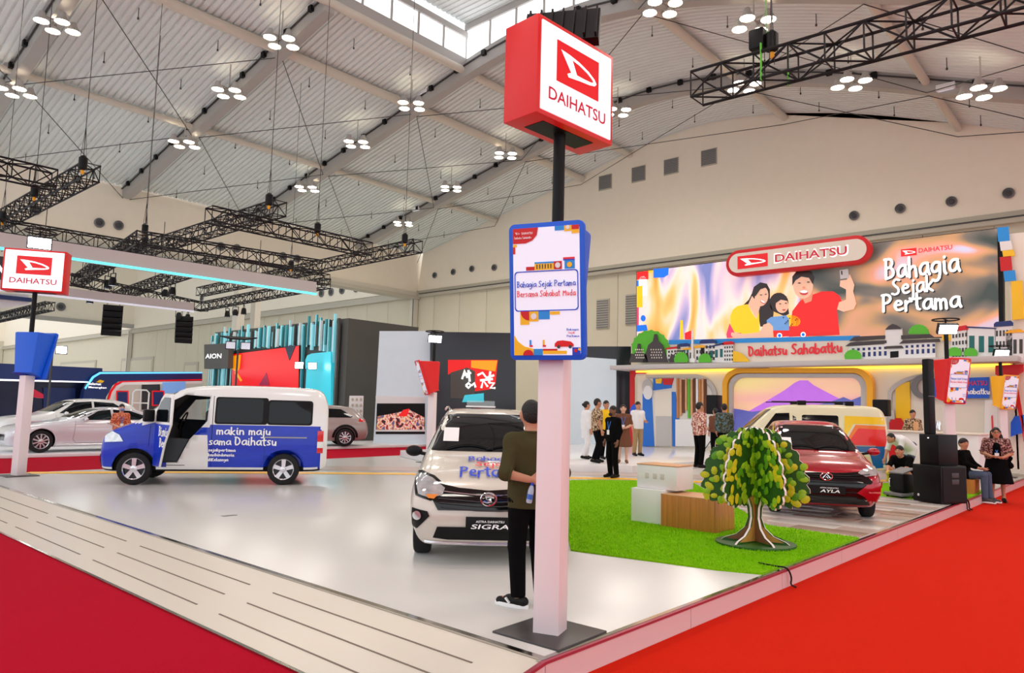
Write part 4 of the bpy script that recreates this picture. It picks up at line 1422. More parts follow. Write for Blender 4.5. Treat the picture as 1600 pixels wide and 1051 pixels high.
# shelf above the lower wall with its warm light strip
s0 = wp(1200, 575).z
t = struct(O('trim_shelf', MB('beam_grey').box(BX - 1.0, BX + .9, 3.0, 16.9, s0, s0 + .17), bevel=.01), 'grey shelf over the lower picture wall')
M('warm_led', (255, 214, 60), .3, emit=2.2)
O('light_strip', MB('warm_led').box(BX - .12, BX - .04, 3.3, 16.2, s0 - .08, s0 - .02), t)
O('wall_end_block', MB('cream').box(BX + .02, BX + .9, 2.55, 3.25, IS, 7.4), pw)
for i, (mat, y0, y1, x) in enumerate((('sky_blue', 356, 378, 1558), ('white', 378, 392, 1562), ('yellow', 392, 402, 1566), ('red', 402, 424, 1562), ('sky_blue', 424, 440, 1568), ('yellow', 440, 500, 1580))):
    g = MB(mat)
    WS(g, [(x, y0), (x + 18, y0 - 2), (x + 20, y1 - 2), (x + 2, y1)], BX - .08, .04)
    O('corner_block', g, pw)

# lower wall: arches, columns and pictures as boards of their own
t = thing('arch_left', 'left arch panel with red edge, blue columns and plank window', 'arch panel', (0, 0, 0))
cut('red_edge', [(985, 697), (985, 577), (1010, 577), (1010, 583), (994, 584), (992, 590), (992, 697)], 'red', .05, BX)
cut('arch_band', [(1010, 585), (1085, 584)] + warc(1085, 620, 36, 36, 90, 0) + [(1121, 697), (1115, 697), (1115, 622)] + warc(1085, 622, 30, 32, 0, 90) + [(1010, 590)], 'beam_grey', .05, BX, t)
M('arch_back', (226, 222, 214), .6)
M('arch_blue', (24, 112, 214), .4)
cut('recess', [(1005, 697), (1005, 600), (1015, 591), (1085, 590)] + warc(1085, 622, 29, 31, 90, 0) + [(1114, 697)], 'arch_back', .02, BX, t)
cut('column', [(1005, 697), (1005, 615), (1019, 615), (1023, 697)], 'arch_blue', .05, BX, t)
cut('column', [(1052, 697), (1050, 612), (1056, 612), (1062, 655), (1069, 660), (1069, 697)], 'arch_blue', .05, BX, t)
cut('upper_panel', [(1021, 591), (1052, 591), (1050, 606), (1021, 610)], 'arch_blue', .03, BX, t)
cut('red_petal', [(1035, 591), (1053, 591), (1050, 601), (1038, 601)], 'red', .05, BX - .03, t)
cut('yellow_petal', [(1025, 592), (1035, 591), (1034, 599), (1026, 599)], 'yellow', .05, BX - .03, t)
cut('oval', wellipse(1012, 604, 8, 12), 'beam_grey', .05, BX - .05, t); cut('oval', wellipse(1013, 613, 7, 11), 'white', .05, BX - .06, t)
cut('doorway', [(1024, 697), (1024, 612), (1050, 610), (1050, 697)], 'cream', .03, BX - .02, t); cut('door_leaf', [(1025, 696), (1025, 650), (1050, 650), (1050, 696)], 'beam_grey', .03, BX - .05, t)
for k in range(11):
    x = 1058 + k * 4.3
    cut('plank', [(x, 591 + (k % 3)), (x + 3.4, 591 + (k % 3)), (x + 3.6, 653 - (k % 4) * 4), (x + .2, 653 - (k % 4) * 4)], ['wood', 'wood_top', 'brown_cloth', 'wood_top'][k % 4] if k not in (4, 7) else ['green', 'white'][k % 2], .05, BX - .03, t)
cut('plank_sill', [(1056, 697), (1056, 655), (1110, 655), (1112, 697)], 'white', .04, BX - .02, t)
cut('blue_blob', warc(993, 645, 8, 14, 180, 0) + [(1000, 655), (985, 655)], 'blue', .04, BX - .05, t)

t = thing('mountain_picture', 'lit picture of a violet mountain inside a yellow rounded frame', 'picture', (0, 0, 0))


def ring_board(name, o, i, mat, th, X):
    g = MB(mat)
    n = len(o)
    for k in range(n - 1):
        g.slab([wp(*o[k], X), wp(*o[k + 1], X), wp(*i[k + 1], X), wp(*i[k], X)], (-th, 0, 0))
    return O(name, g, t)


ring_board('yellow_frame', [(1134, 700)] + warc(1160, 602, 26, 26, 180, 90) + warc(1338, 604, 30, 29, 90, 0) + [(1368, 700)], [(1141, 700)] + warc(1162, 604, 21, 21, 180, 90) + warc(1336, 606, 22, 23, 90, 0) + [(1358, 700)], 'amber', .3, BX - .01)
ring_board('grey_frame', [(1142, 700)] + warc(1163, 605, 21, 21, 180, 90) + warc(1335, 607, 22, 23, 90, 0) + [(1357, 700)], [(1147, 700)] + warc(1166, 608, 19, 18, 180, 90) + warc(1331, 610, 17, 20, 90, 0) + [(1348, 700)], 'beam_grey', .2, BX - .01)
m = ramp_mat('scr_sky', [(0.38, (250, 226, 150)), (0.5, (252, 196, 170)), (0.62, (236, 150, 190))], .3, stretch=(.3, .3, 1.5), emit=.25, detail=2, rough=.3)
M('scr_violet', (176, 100, 210), .3, emit=.5, noise=.15, scale=3)
M('scr_indigo', (88, 92, 168), .3, emit=.4, noise=.2, scale=4)
cut('sky_print', [(1147, 700)] + warc(1166, 608, 19, 18, 180, 90) + warc(1331, 610, 17, 20, 90, 0) + [(1348, 700)], 'scr_sky', .02, BX, t)
cut('mountain_print', [(1165, 645), (1195, 628), (1225, 610), (1243, 597), (1250, 594), (1262, 594), (1272, 602), (1295, 614), (1318, 626), (1348, 640), (1348, 665), (1165, 665)], 'scr_violet', .01, BX - .025, t)
cut('hill_print', [(1147, 638), (1160, 640), (1175, 643), (1200, 640), (1240, 640), (1300, 627), (1318, 620), (1330, 625), (1348, 618), (1348, 700), (1147, 700)], 'scr_indigo', .01, BX - .04, t)

t = thing('arch_right', 'right arch panel with yellow column, red block and grey ring', 'arch panel', (0, 0, 0))
o = [(1385, 690)] + warc(1462, 622, 76, 40, 165, 90) + [(1475, 582)]
i = [(1391, 690)] + warc(1462, 624, 70, 36, 165, 90) + [(1475, 588)]
ring_board('arch_band', o, i, 'beam_grey', .08, BX)
cut('yellow_column', [(1400, 690), (1400, 600), (1422, 596), (1424, 690)], 'yellow', .05, BX, t)
cut('red_block', rrect(1391, 1414, 653, 690, (0, 0, 0, 0)) if False else [(1391, 690), (1390, 660), (1396, 653), (1408, 653), (1414, 662), (1415, 690)], 'red', .07, BX - .06, t)
cut('grey_block', [(1390, 655), (1388, 642), (1397, 640), (1399, 655)], 'beam_grey', .07, BX - .06, t)
ring_board('ring', wellipse(1445, 604, 21, 19, 24) + wellipse(1445, 604, 21, 19, 24)[:1], wellipse(1447, 604, 13, 12, 24) + wellipse(1447, 604, 13, 12, 24)[:1], 'mid_grey', .1, BX - .06)
t = thing('name_banner', 'blue banner with pink and white lettering on the right booth wall', 'banner', (0, 0, 0))
cut('banner', [(1456, 592), (1546, 589), (1546, 622), (1458, 622)], 'blue', .08, BX - .1, t)
g = MB('ink_white')
p = wp(1504, 607, BX - .19)
fr = frame(p, (0, -1, 0), (0, 0, 1), (-1, 0, 0))
text(g, 'DAIHATSU', -.1, .1, .75, .14, fr, 'lb_crimson', .01)
script(g, 'Sahabatku', -.1, -.16, .8, .16, fr, 'ink_white', .14, .01)
O('lettering', g, t, smooth=False, fix=False)
t = thing('arch_far_right', 'red arch with blue and white blobs at the right picture edge', 'arch panel', (0, 0, 0))
cut('red_band', [(1556, 571), (1600, 569), (1600, 580), (1585, 590), (1592, 610), (1597, 640), (1600, 660), (1600, 690), (1596, 660), (1580, 600), (1556, 585)], 'red', .1, BX - .12, t)
cut('blue_blob', [(1580, 682), (1580, 660), (1586, 650), (1600, 648), (1600, 676), (1590, 678)], 'blue', .1, BX - .12, t)
cut('white_panel', [(1538, 700), (1540, 625), (1560, 625), (1560, 700)], 'white', .1, BX - .1, t)
cut('red_stroke', [(1550, 680), (1549, 650), (1551, 648), (1553, 680)], 'ink_red', .02, BX - .21, t)

# low white counter with cups by the right arch
t = thing('counter', 'white bar counter before the right arch', 'counter', (23.5, 5.2, IS), math.radians(-10))
O('body', MB('white').box(-.35, .35, -1.6, 1.9, 0, 1.0), t, bevel=.02)
O('top', MB('cream').box(-.42, .42, -1.68, 1.98, 1.0, 1.05), t, bevel=.01)
O('front_panel', MB('red').box(-.37, -.35, .3, .75, .15, .92), t)
for i, (y, h_) in enumerate(((-.7, .22), (-.45, .3), (-.2, .18), (.1, .26))):
    o = MB(['wood', 'chrome', 'white', 'wood_top'][i]).lathe([(.04, 0), (.07, .03), (.075, h_ * .7), (.05, h_)], 12)
    tag(O('jar', o, None, (23.45 - y * .17, 5.2 + y, IS + 1.052)), ['brown', 'shiny', 'white', 'tan'][i] + ' jar standing on the white bar counter', 'jar', 'jars on the bar counter')

# black loudspeakers on stands in front of the wall
for i, (a, b0, b1, lab) in enumerate(((1116, 617, 647, 'black loudspeaker on a stand left of the mountain picture'), (1378, 624, 650, 'black loudspeaker on a stand right of the mountain picture'))):
    p0, p1 = px(a, b1, 'x', 24.8), px(a, b0, 'x', 24.8)
    t = thing('stand_speaker', lab, 'loudspeaker', (24.8, p0.y, IS), 0, 'loudspeakers on stands by the picture wall')
    z0, z1 = p0.z - IS, p1.z - IS
    O('cabinet', MB('black_metal').box(-.2, .22, -.22, .22, z0, z1), t, bevel=.03)
    O('grille', MB('black').box(-.22, -.2, -.19, .19, z0 + .04, z1 - .04), t)
    O('pole', MB('black').bar((0, 0, .5), (0, 0, z0), .02, 8), t)
    for k in range(3):
        an = k * 2.1
        O('leg', MB('black').bar((0, 0, .6), (.4 * math.cos(an), .4 * math.sin(an), .01), .014, 6), t)

# pale screen and dark walls left of the picture wall
def board(name, label, cat, pts, az, dist, th, mat, extra=()):
    """upright board facing the viewer's side of the hall: az = direction of sight (deg), dist = metres"""
    a = math.radians(az)
    n = Vector((math.cos(a), math.sin(a), 0))

    def at(x, y, d=0):
        r = _F + (x - 800) / FPX * _R - (y - 525.5) / FPX * _U
        return CAM + r * ((dist + d) / r.dot(n))
    c = at(sum(p[0] for p in pts) / len(pts), pts[-1][1])
    t = thing(name, label, cat, (c.x, c.y, 0))
    loc = Vector((c.x, c.y, 0))
    O('panel', MB(mat).slab([at(x, y) - loc for x, y in pts], n * th), t)
    for i, (nm, mt, pp) in enumerate(extra):
        d = -.015 * (i + 1)
        O(nm, MB(mt).slab([at(x, y, d) - loc for x, y in pp], n * .01), t, smooth=False)
    return t, at, loc, n


M('led_pale', (196, 208, 216), .4, emit=.22, noise=.06, scale=1.5)
M('led_dark', (34, 36, 44), .15)
board('dark_wall', 'black wall left of the picture wall', 'wall panel', [(868, 541), (986, 541), (986, 712), (868, 712)], 40, 32.5, .5, 'led_dark')
t, at, loc, n = board('pale_screen', 'pale grey screen between the tall sign and the picture wall', 'screen', [(888, 556), (963, 561), (963, 722), (888, 724)], 40, 32, .15, 'led_pale')
# ------------------------------------------------------------------ neighbouring booths on the left
struct(O('floor_platform', flat([(2, 24.6), (39, 24.6), (39, 62), (2, 62)], 0, .1, 'inner_white'), bevel=.01), 'white platform of the neighbouring booths')
M('booth_navy', (16, 44, 104), .3)
M('booth_deep', (10, 22, 60), .3, noise=.3, scale=1)
M('glow_blue', (90, 190, 255), .3, emit=1.0)
M('scr_cyan', (60, 206, 226), .3, emit=.3)
M('scr_hotred', (236, 6, 6), .3, emit=.3)
M('scr_amber', (250, 150, 10), .3, emit=.5)
M('scr_plum', (150, 20, 60), .3, emit=.3)
M('fin_teal', (76, 176, 186), .35)
M('fin_glow', (150, 226, 238), .3, emit=.25)
M('booth_grey', (84, 84, 80), .6, noise=.05, scale=2)
AX = 20.0


def ap(x, y, X=AX):
    return px(x, y, 'x', X)


t = thing('fin_booth', 'grey booth with upright aqua fins and a red screen, AION lettering', 'booth', (AX, 35, .1))
loc = Vector((AX, 35, .1))


def AS(name, pts, X, th, mat, parent=None):
    return O(name, MB(mat).slab([ap(a, b, X) - loc for a, b in pts], (th, 0, 0)), parent or t)


ynear, yfar = ap(537, 600).y, ap(328, 600).y
O('back_wall', MB('booth_grey').box(.1, .8, ynear - 35, yfar - 35, 0, ap(537, 497).z - .1), t)
O('side_wall', MB('booth_grey').box(.8, 4.4, ynear - 35, ynear - 34.7, 0, ap(537, 497).z - .1), t)
O('side_wall_low', MB('booth_grey').box(4.4, 8.0, ynear - 35, ynear - 34.7, 0, 4.3), t)
rr_ = random.Random(4)
for i in range(60):
    x = 331 + i * 3.4
    top = 528 - (x - 331) * .13 - rr_.uniform(0, 16) + (8 if i % 3 == 1 else 0)
    if 365 < x < 468:
        bot = 548 - (x - 365) * .06 - rr_.uniform(0, 4)
    elif 478 < x < 515:
        bot = 550 - rr_.uniform(0, 12)
    else:
        bot = 665
    a, b = ap(x, top), ap(x, bot)
    z0, z1 = b.z, a.z
    if bot > 640:
        z0 = .1
    d = [0, .12, .05, .2][i % 4]
    w_ = .13 if i % 3 else .08
    f = O('fin', MB(['fin_teal', 'white', 'fin_glow', 'fin_teal', 'booth_grey'][i % 5]).box(-.02 - d * .5, .1 - d * .5, a.y - 35 - w_ / 2, a.y - 35 + w_ / 2, z0 - .1, z1 - .1), t)
    if i % 2 == 0:
        O('fin_light', MB('fin_glow').box(-.04 - d * .5, -.02 - d * .5, a.y - 35 - w_ / 2 - .03, a.y - 35 - w_ / 2 + .03, z0 - .1, z1 - .1), f)
AS('red_screen', [(362, 552), (468, 539), (467, 640), (360, 640)], AX - .15, .3, 'black')
AS('screen_picture', [(363, 553), (467, 540), (466, 640), (361, 640)], AX - .17, .02, 'scr_hotred')
AS('picture_amber', [(362, 556), (376, 554), (374, 575), (370, 582), (362, 576)], AX - .19, .02, 'scr_amber')
AS('picture_amber', [(366, 582), (370, 581), (378, 594), (376, 596)], AX - .19, .02, 'scr_amber')
AS('picture_shard', [(445, 541), (462, 539), (452, 563)], AX - .19, .02, 'booth_deep')
AS('picture_plum', [(404, 602), (416, 582), (421, 602)], AX - .19, .02, 'scr_plum')
AS('cyan_screen', [(477, 640), (477, 562), (480, 555), (487, 552), (517, 549), (517, 640)], AX - .17, .3, 'scr_cyan')
sb = AS('name_board', [(319, 538), (357, 536), (356, 575), (319, 576)], AX - .6, .3, 'booth_grey')
p, q = ap(321, 560, AX - .62), ap(346, 559.5, AX - .62)
g = MB('lb_white')
fr = frame(p - loc, q - p, (0, 0, 1), (-1, 0, 0))
text(g, 'AION', 0, 0, (q - p).length, .27, fr, 'lb_white', .01)
O('lettering', g, sb, smooth=False, fix=False)
# moving-head lamp on a post by the fins, floodlights on stands
def light_stand(label, foot, top_px, lit=True, hood=False):
    t = thing('light_stand', label, 'floodlight stand', foot, 0, 'floodlight stands')
    f = Vector(foot)
    a = math.atan2(top_px[1] - 620, 1)
    d = (f.xy).length
    n = Vector((f.x, f.y, 0)).normalized()
    r = _F + (top_px[0] - 800) / FPX * _R - (top_px[1] - 525.5) / FPX * _U
    z = (CAM + r * (d / r.dot(n))).z - f.z
    O('pole', MB('dark_grey').bar((0, 0, 0), (0, 0, z), .04, 10), t)
    O('foot', MB('black').box(-.3, .3, -.3, .3, 0, .03), t)
    u = Vector((n.y, -n.x, 0))
    for k in (-1, 1):
        h = O('floodlight', MB('black_metal').rbar(u * (k * .3) + Vector((0, 0, z + .15)) - n * .05, u * (k * .3) + Vector((0, 0, z + .15)) + n * .1, .42, .34), t)
        O('lens', MB('flood_lens' if lit else 'panel_white').rbar(u * (k * .3) + Vector((0, 0, z + .15)) - n * .06, u * (k * .3) + Vector((0, 0, z + .15)) - n * .05, .36, .28), h)
    if hood:
        O('hood', MB('black').slab([u * -.75 + Vector((0, 0, z + .5)), u * .75 + Vector((0, 0, z + .5)), u * .3 + Vector((0, 0, z + .38)) - n * .3, u * -.3 + Vector((0, 0, z + .38)) - n * .3], (0, 0, .05)), t)
    return t


q = px(163, 700, 'z', .1)
light_stand('lit twin floodlight on a tall post before the navy booth', (9.6, 33.6, .1), (166, 556))
light_stand('unlit twin floodlight with a dark hood beside the AION board', (15.4, 29.5, .1), (364, 545), False, True)
light_stand('lit twin floodlight on a post between red and cyan screens', (19.2, 30.2, .1), (478, 576))

# navy booth with light-edged arch
NY = 40.0


def np_(x, y, Y=NY):
    return px(x, y, 'y', Y)


t = thing('navy_booth', 'navy blue booth with red-lined arch and white lettering', 'booth', (14, NY, .1))
loc = Vector((14, NY, .1))


def NS(name, pts, Y, th, mat):
    return O(name, MB(mat).slab([np_(a, b, Y) - loc for a, b in pts], (0, th, 0)), t)


NS('fascia', [(-30, 566), (160, 575), (160, 596), (-30, 592)], NY, .6, 'booth_navy')
NS('light_line', [(-30, 591), (150, 596), (150, 598), (-30, 594)], NY - .03, .03, 'lb_white')
NS('inner_wall', [(-30, 594), (150, 598), (150, 655), (-30, 655)], NY + .8, .2, 'booth_deep')
NS('inner_screen', [(68, 605), (118, 606), (118, 650), (68, 650)], NY + .7, .05, 'booth_navy')
NS('arch', [(124, 655), (132, 610), (146, 588), (158, 580), (316, 581), (316, 596), (185, 596), (176, 602), (166, 620), (158, 655)], NY - .3, .5, 'booth_navy')
NS('arch_glow', [(132, 606), (144, 588), (156, 581), (316, 581), (316, 583), (157, 584), (147, 590), (134, 608)], NY - .33, .03, 'glow_blue')
NS('arch_red', [(163, 640), (172, 610), (180, 599), (190, 595), (316, 592), (316, 594), (191, 597), (182, 602), (175, 612), (166, 640)], NY - .33, .03, 'lb_red')
NS('arch_white', [(166, 640), (175, 612), (183, 602), (192, 597), (316, 595), (316, 599), (194, 601), (186, 606), (179, 616), (170, 640)], NY - .33, .4, 'white')
NS('booth_back', [(178, 655), (180, 600), (316, 598), (316, 655)], NY + 1.2, .2, 'cream')
NS('dark_panel', [(222, 600), (250, 600), (250, 640), (222, 640)], NY + 1.1, .05, 'dark_grey')
NS('blue_screen', [(254, 597), (290, 596), (290, 614), (254, 614)], NY - .36, .05, 'scr_denim')
for x, mt in ((182, 'lb_red'), (238, 'lb_red')):
    NS('poster_frame', [(x, 610), (x + 19, 610), (x + 19, 634), (x, 634)], NY - .8, .05, mt)
    NS('poster', [(x + 2, 612), (x + 17, 612), (x + 17, 632), (x + 2, 632)], NY - .83, .03, 'booth_navy')
g = MB('lb_white')
for s, x0, x1, y0_, y1_ in (('Selamat', 138, 158, 601, 597), ('Menangkan', 138, 166, 607, 602)):
    p, q2 = np_(x0, y0_, NY - .34), np_(x1, y0_ + .3, NY - .34)
    fr = frame(p - loc, (1, 0, 0), (0, 0, 1), (0, -1, 0))
    text(g, s, 0, 0, (q2 - p).x, .13, fr, 'lb_white', .01)
O('lettering', g, t, smooth=False, fix=False)
NS('swoosh', [(150, 597), (156, 593), (163, 595), (160, 598)], NY - .34, .02, 'yellow')
M('awning', (216, 30, 70), .4)
t2 = thing('red_awning', 'crimson slanted display roof left of the navy screen', 'awning', (0, 0, 0))
O('sheet', MB('awning').slab([np_(40, 600, NY - 3), np_(68, 616, NY - 3), np_(68, 622, NY - 3), np_(40, 618, NY - 3)], (0, .8, 0)), t2)
O('leg', MB('black').bar(np_(42, 618, NY - 2.6), (np_(42, 618, NY - 2.6).x, NY - 2.6, .1), .03, 6), t2)
# white ladder-like stand behind the visitor in orange batik
p = px(218, 655, 'y', 30.0)
t = thing('display_stand', 'white tubular display stand behind the masked visitor', 'stand', (p.x, 30, .1))
x0, x1 = px(206, 640, 'y', 30).x - p.x, px(231, 640, 'y', 30).x - p.x
z1 = px(218, 609, 'y', 30).z - .1
O('frame', MB('white').tube([(x0, 0, 0), (x0, 0, z1 - .1), (x0 + .1, 0, z1), (x1 - .1, 0, z1), (x1, 0, z1 - .1), (x1, 0, 0)], .03, 8), t)
for z in (z1 * .5, z1 * .75):
    O('rung', MB('white').bar((x0, 0, z), (x1, 0, z), .025, 8), t)
O('divider', MB('white').bar(((x0 + x1) / 2, 0, z1 * .5), ((x0 + x1) / 2, 0, z1), .02, 8), t)
# white wing-shaped canopy parts at the far left top
t = thing('hanging_sign', 'white hanging fascia with a big letter N at the left edge', 'hanging sign', px(-10, 430, 'z', 6.0))
b = Vector(t.location)
pp = lambda x, y: px(x, y, 'y', b.y) - b
O('fascia', MB('dark_grey').slab([pp(-60, 395), pp(22, 402), pp(20, 445), pp(-60, 440)], (0, .3, 0)), t)
g = MB('lb_white')
fr = frame(pp(-16, 430) + Vector((0, -.02, 0)), (1, 0, 0), (0, 0, 1), (0, -1, 0))
text(g, 'N', 0, 0, (pp(11, 430) - pp(-16, 430)).x, pp(0, 400).z - pp(0, 430).z, fr, 'lb_white')
O('lettering', g, t, smooth=False, fix=False)
O('underside', MB('white').slab([pp(-60, 455), pp(45, 460), pp(45, 475), pp(-60, 490)], (0, .5, 0)), t)
O('blue_edge', MB('booth_navy').slab([pp(-60, 455), pp(47, 466), pp(47, 472), pp(-60, 462)], (0, -.2, 0)), t)
for x in (-.3, .2):
    O('hanger', MB('rod').bar((x, .1, .9), (x, .1, 2.0), .015, 5), t)
# tall grey-white screen with a crowd picture, dark screen beside it
m = ramp_mat('scr_crowd', [(0.38, (30, 26, 34)), (0.46, (210, 60, 50)), (0.52, (240, 236, 230)), (0.58, (236, 150, 60)), (0.66, (70, 90, 150))], 5.5, stretch=(1, 1, .8), emit=.25, detail=3, rough=.4, kind='noise')
board('tall_screen', 'tall pale screen with a crowd picture behind the silver car', 'screen', [(593, 517), (674, 517), (672, 696), (583, 696)], 47, 33, .4, 'led_pale',
      [('white_band', 'white', [(587, 618), (664, 620), (664, 630), (587, 630)]), ('stage_shade', 'black', [(589, 630), (664, 630), (664, 678), (587, 678)]), ('crowd_picture', 'scr_crowd', [(590, 650), (618, 645), (640, 640), (663, 652), (663, 672), (588, 672)]), ('performer', 'scr_red', [(622, 650), (630, 640), (640, 638), (636, 650)]), ('table_edge', 'white', [(586, 671), (664, 671), (664, 674), (586, 674)])])
g_t, at, gl, gn = board('dark_screen', 'wide dark screen with red shapes and pale letters above the silver car', 'screen', [(672, 518), (806, 520), (806, 690), (672, 690)], 47, 32.6, .3, 'led_dark',
                   [('red_shape', 'scr_hotred', [(700, 562), (778, 562), (774, 600), (766, 608), (735, 612), (722, 606), (712, 580), (700, 585)]), ('orange_shape', 'scr_amber', [(736, 563), (777, 563), (774, 580), (736, 574)]), ('grey_shape', 'booth_grey', [(704, 582), (730, 574), (742, 580), (742, 622), (704, 622)]), ('teal_shape', 'scr_cyan', [(726, 617), (756, 614), (756, 628), (722, 628)])])
g = MB('scr_white')
for k, (x0, y0_, pts) in enumerate(((722, 592, [[(0, 0), (4, -14), (8, -2)], [(2, -6), (14, -10)], [(10, -14), (12, 4)]]), (746, 594, [[(0, -8), (8, -12), (14, -4), (26, -8)], [(4, 0), (24, -2)], [(20, -14), (18, 4)]]), (728, 606, [[(0, -4), (4, -8), (8, -4), (4, 0), (0, -4)], [(9, -4), (13, -8), (15, -1)]]), (752, 606, [[(0, 0), (3, -12), (10, -2)], [(12, -8), (20, -8), (14, 0), (22, 0)]]))):
    for pl in pts:
        P = [at(x0 + a, y0_ + b, -.1) - gl for a, b in pl]
        g.tube(P, .05, 5)
O('lettering', g, g_t)
# white wall with drawings and a chair by the grey booth
board('poster_wall', 'white board with small grey circles beside the grey booth', 'board', [(546, 618), (568, 618), (566, 676), (543, 676)], 50, 31.5, .1, 'white',
      [('circle_print', 'ledge', wellipse(551 + (k % 3) * 6.5, 624 + (k // 3) * 9, 2, 2.6, 10)) for k in range(12)])
t = thing('chair', 'white moulded chair in front of the white poster board', 'chair', px(548, 678, 'z', .1), .6)
O('seat', MB('white').box(-.22, .22, -.22, .22, .43, .47), t, bevel=.02)
O('backrest', MB('white').slab([(-.2, .2, .5), (.2, .2, .5), (.22, .3, .85), (-.22, .3, .85)], (0, .02, 0)), t, bevel=.005)
for a in (-1, 1):
    for b in (-1, 1):
        O('leg', MB('alloy_dark').bar((a * .15, b * .15, .44), (a * .2, b * .2, 0), .012, 6), t)
# three grey columns behind the fins
for i, (x0, x1) in enumerate(((366, 378), (394, 403))):
    a, b = px(x0, 520, 'y', 44.5), px(x1, 520, 'y', 44.5)
    struct(O('trim_%d' % (i + 1), MB('steel_tube').box(a.x, b.x, 44.3, 44.9, .1, px(x0, 410, 'y', 44.5).z)), 'pale square column behind the fins')
# ------------------------------------------------------------------ vehicles
def loft(stations, sec=2, lon=2):
    """rows: x, zb, zt, w_bot, w_mid, z_mid, w_belt, z_belt, w_top -> closed body, x = 0 at the nose"""
    rows = chaikin(stations, lon)
    rings = []
    for x, zb, zt, wb, wm, zm, wl, zl, wt in rows:
        zl = min(zl, zt - .03)
        half = [(0, zb), (wb * .85, zb), (wb, zb + .035), (wm, zm), (wl, zl), (wt, zt - .05 * min(1, (zt - zl) / .2)), (wt * .8, zt - .008), (0, zt)]
        half = chaikin(half, sec)
        ring = [(x, y, z) for y, z in half] + [(x, -y, z) for y, z in reversed(half[1:-1])]
        rings.append(ring)
    n = len(rings[0])
    vs = [p for r in rings for p in r]
    fs = []
    for i in range(len(rings) - 1):
        fs += [(i * n + k, i * n + (k + 1) % n, (i + 1) * n + (k + 1) % n, (i + 1) * n + k) for k in range(n)]
    fs += [tuple(range(n)), tuple(range((len(rings) - 1) * n, len(rings) * n))]
    return vs, fs


def carve(me, cutters):
    """boolean difference, cutters keep their own (dark) material"""
    a = bpy.data.objects.new('tmp', me)
    COL.objects.link(a)
    tmp = []
    for c in cutters:
        b = bpy.data.objects.new('tmpc', c)
        COL.objects.link(b)
        md = a.modifiers.new('b', 'BOOLEAN')
        md.object = b
        md.operation = 'DIFFERENCE'
        md.solver = 'EXACT'
        md.material_mode = 'TRANSFER'
        tmp.append(b)
    dg = bpy.context.evaluated_depsgraph_get()
    dg.update()
    out = bpy.data.meshes.new_from_object(a.evaluated_get(dg))
    for o in [a] + tmp:
        bpy.data.objects.remove(o)
    return out


def tess(poly, h):
    """2-D outline -> verts, faces cut into cells of about h"""
    bm = bmesh.new()
    bm.faces.new([bm.verts.new((a, b, 0)) for a, b in poly])
    xs = [p[0] for p in poly]
    ys = [p[1] for p in poly]
    for ax, lo, hi in ((0, min(xs), max(xs)), (1, min(ys), max(ys))):
        n = int((hi - lo) / h)
        for k in range(1, n + 1):
            c = lo + (hi - lo) * k / (n + 1)
            co = (c, 0, 0) if ax == 0 else (0, c, 0)
            no = (1, 0, 0) if ax == 0 else (0, 1, 0)
            bmesh.ops.bisect_plane(bm, geom=bm.verts[:] + bm.edges[:] + bm.faces[:], plane_co=co, plane_no=no)
    bmesh.ops.triangulate(bm, faces=bm.faces)
    bm.verts.ensure_lookup_table()
    bm.verts.index_update()
    v = [(p.co.x, p.co.y) for p in bm.verts]
    f = [tuple(q.index for q in fc.verts) for fc in bm.faces]
    bm.free()
    return v, f


def wheel_meshes(r, w, style='five'):
    tire = MB('rubber').lathe([(r * .66, -w / 2), (r * .9, -w / 2), (r * .97, -w * .42), (r, -w * .25), (r, w * .25), (r * .97, w * .42), (r * .9, w / 2), (r * .66, w / 2)], 36, axis='y', caps=False)
    tire.lathe([(r * .66, -w / 2), (r * .64, 0), (r * .66, w / 2)], 36, axis='y', caps=False)
    rim = MB('alloy_dark').lathe([(r * .66, -w * .46), (r * .60, -w * .36), (r * .58, -w * .12), (r * .2, -w * .1), (.01, -w * .1)], 36, axis='y', caps=False)
    rim.lathe([(r * .60, -w * .40), (r * .67, -w * .5), (r * .68, -w * .44)], 36, axis='y', caps=False, mat='alloy')
    n = 5 if style == 'five' else 10
    for k in range(n):
        a = 2 * math.pi * k / n + .3
        c, s = math.cos(a), math.sin(a)
        for d in ((-.11, .11),) if style == 'five' else ((-.05, .05),):
            p = [(r * .12, d[0] * r), (r * .63, d[0] * r * 1.25), (r * .63, d[1] * r * 1.25), (r * .12, d[1] * r)]
            vs = [(u * c - v * s, -w * h, u * s + v * c) for h in (.46, .28) for u, v in p]
            rim.add(vs, [(0, 1, 2, 3), (7, 6, 5, 4), (0, 1, 5, 4), (1, 2, 6, 5), (2, 3, 7, 6), (3, 0, 4, 7)], 'alloy')
    rim.lathe([(r * .2, -w * .3), (r * .2, -w * .46), (r * .14, -w * .5), (.005, -w * .5)], 18, axis='y', caps=False, mat='alloy')
    return tire.mesh('tire'), rim.mesh('rim')


_WM = {}


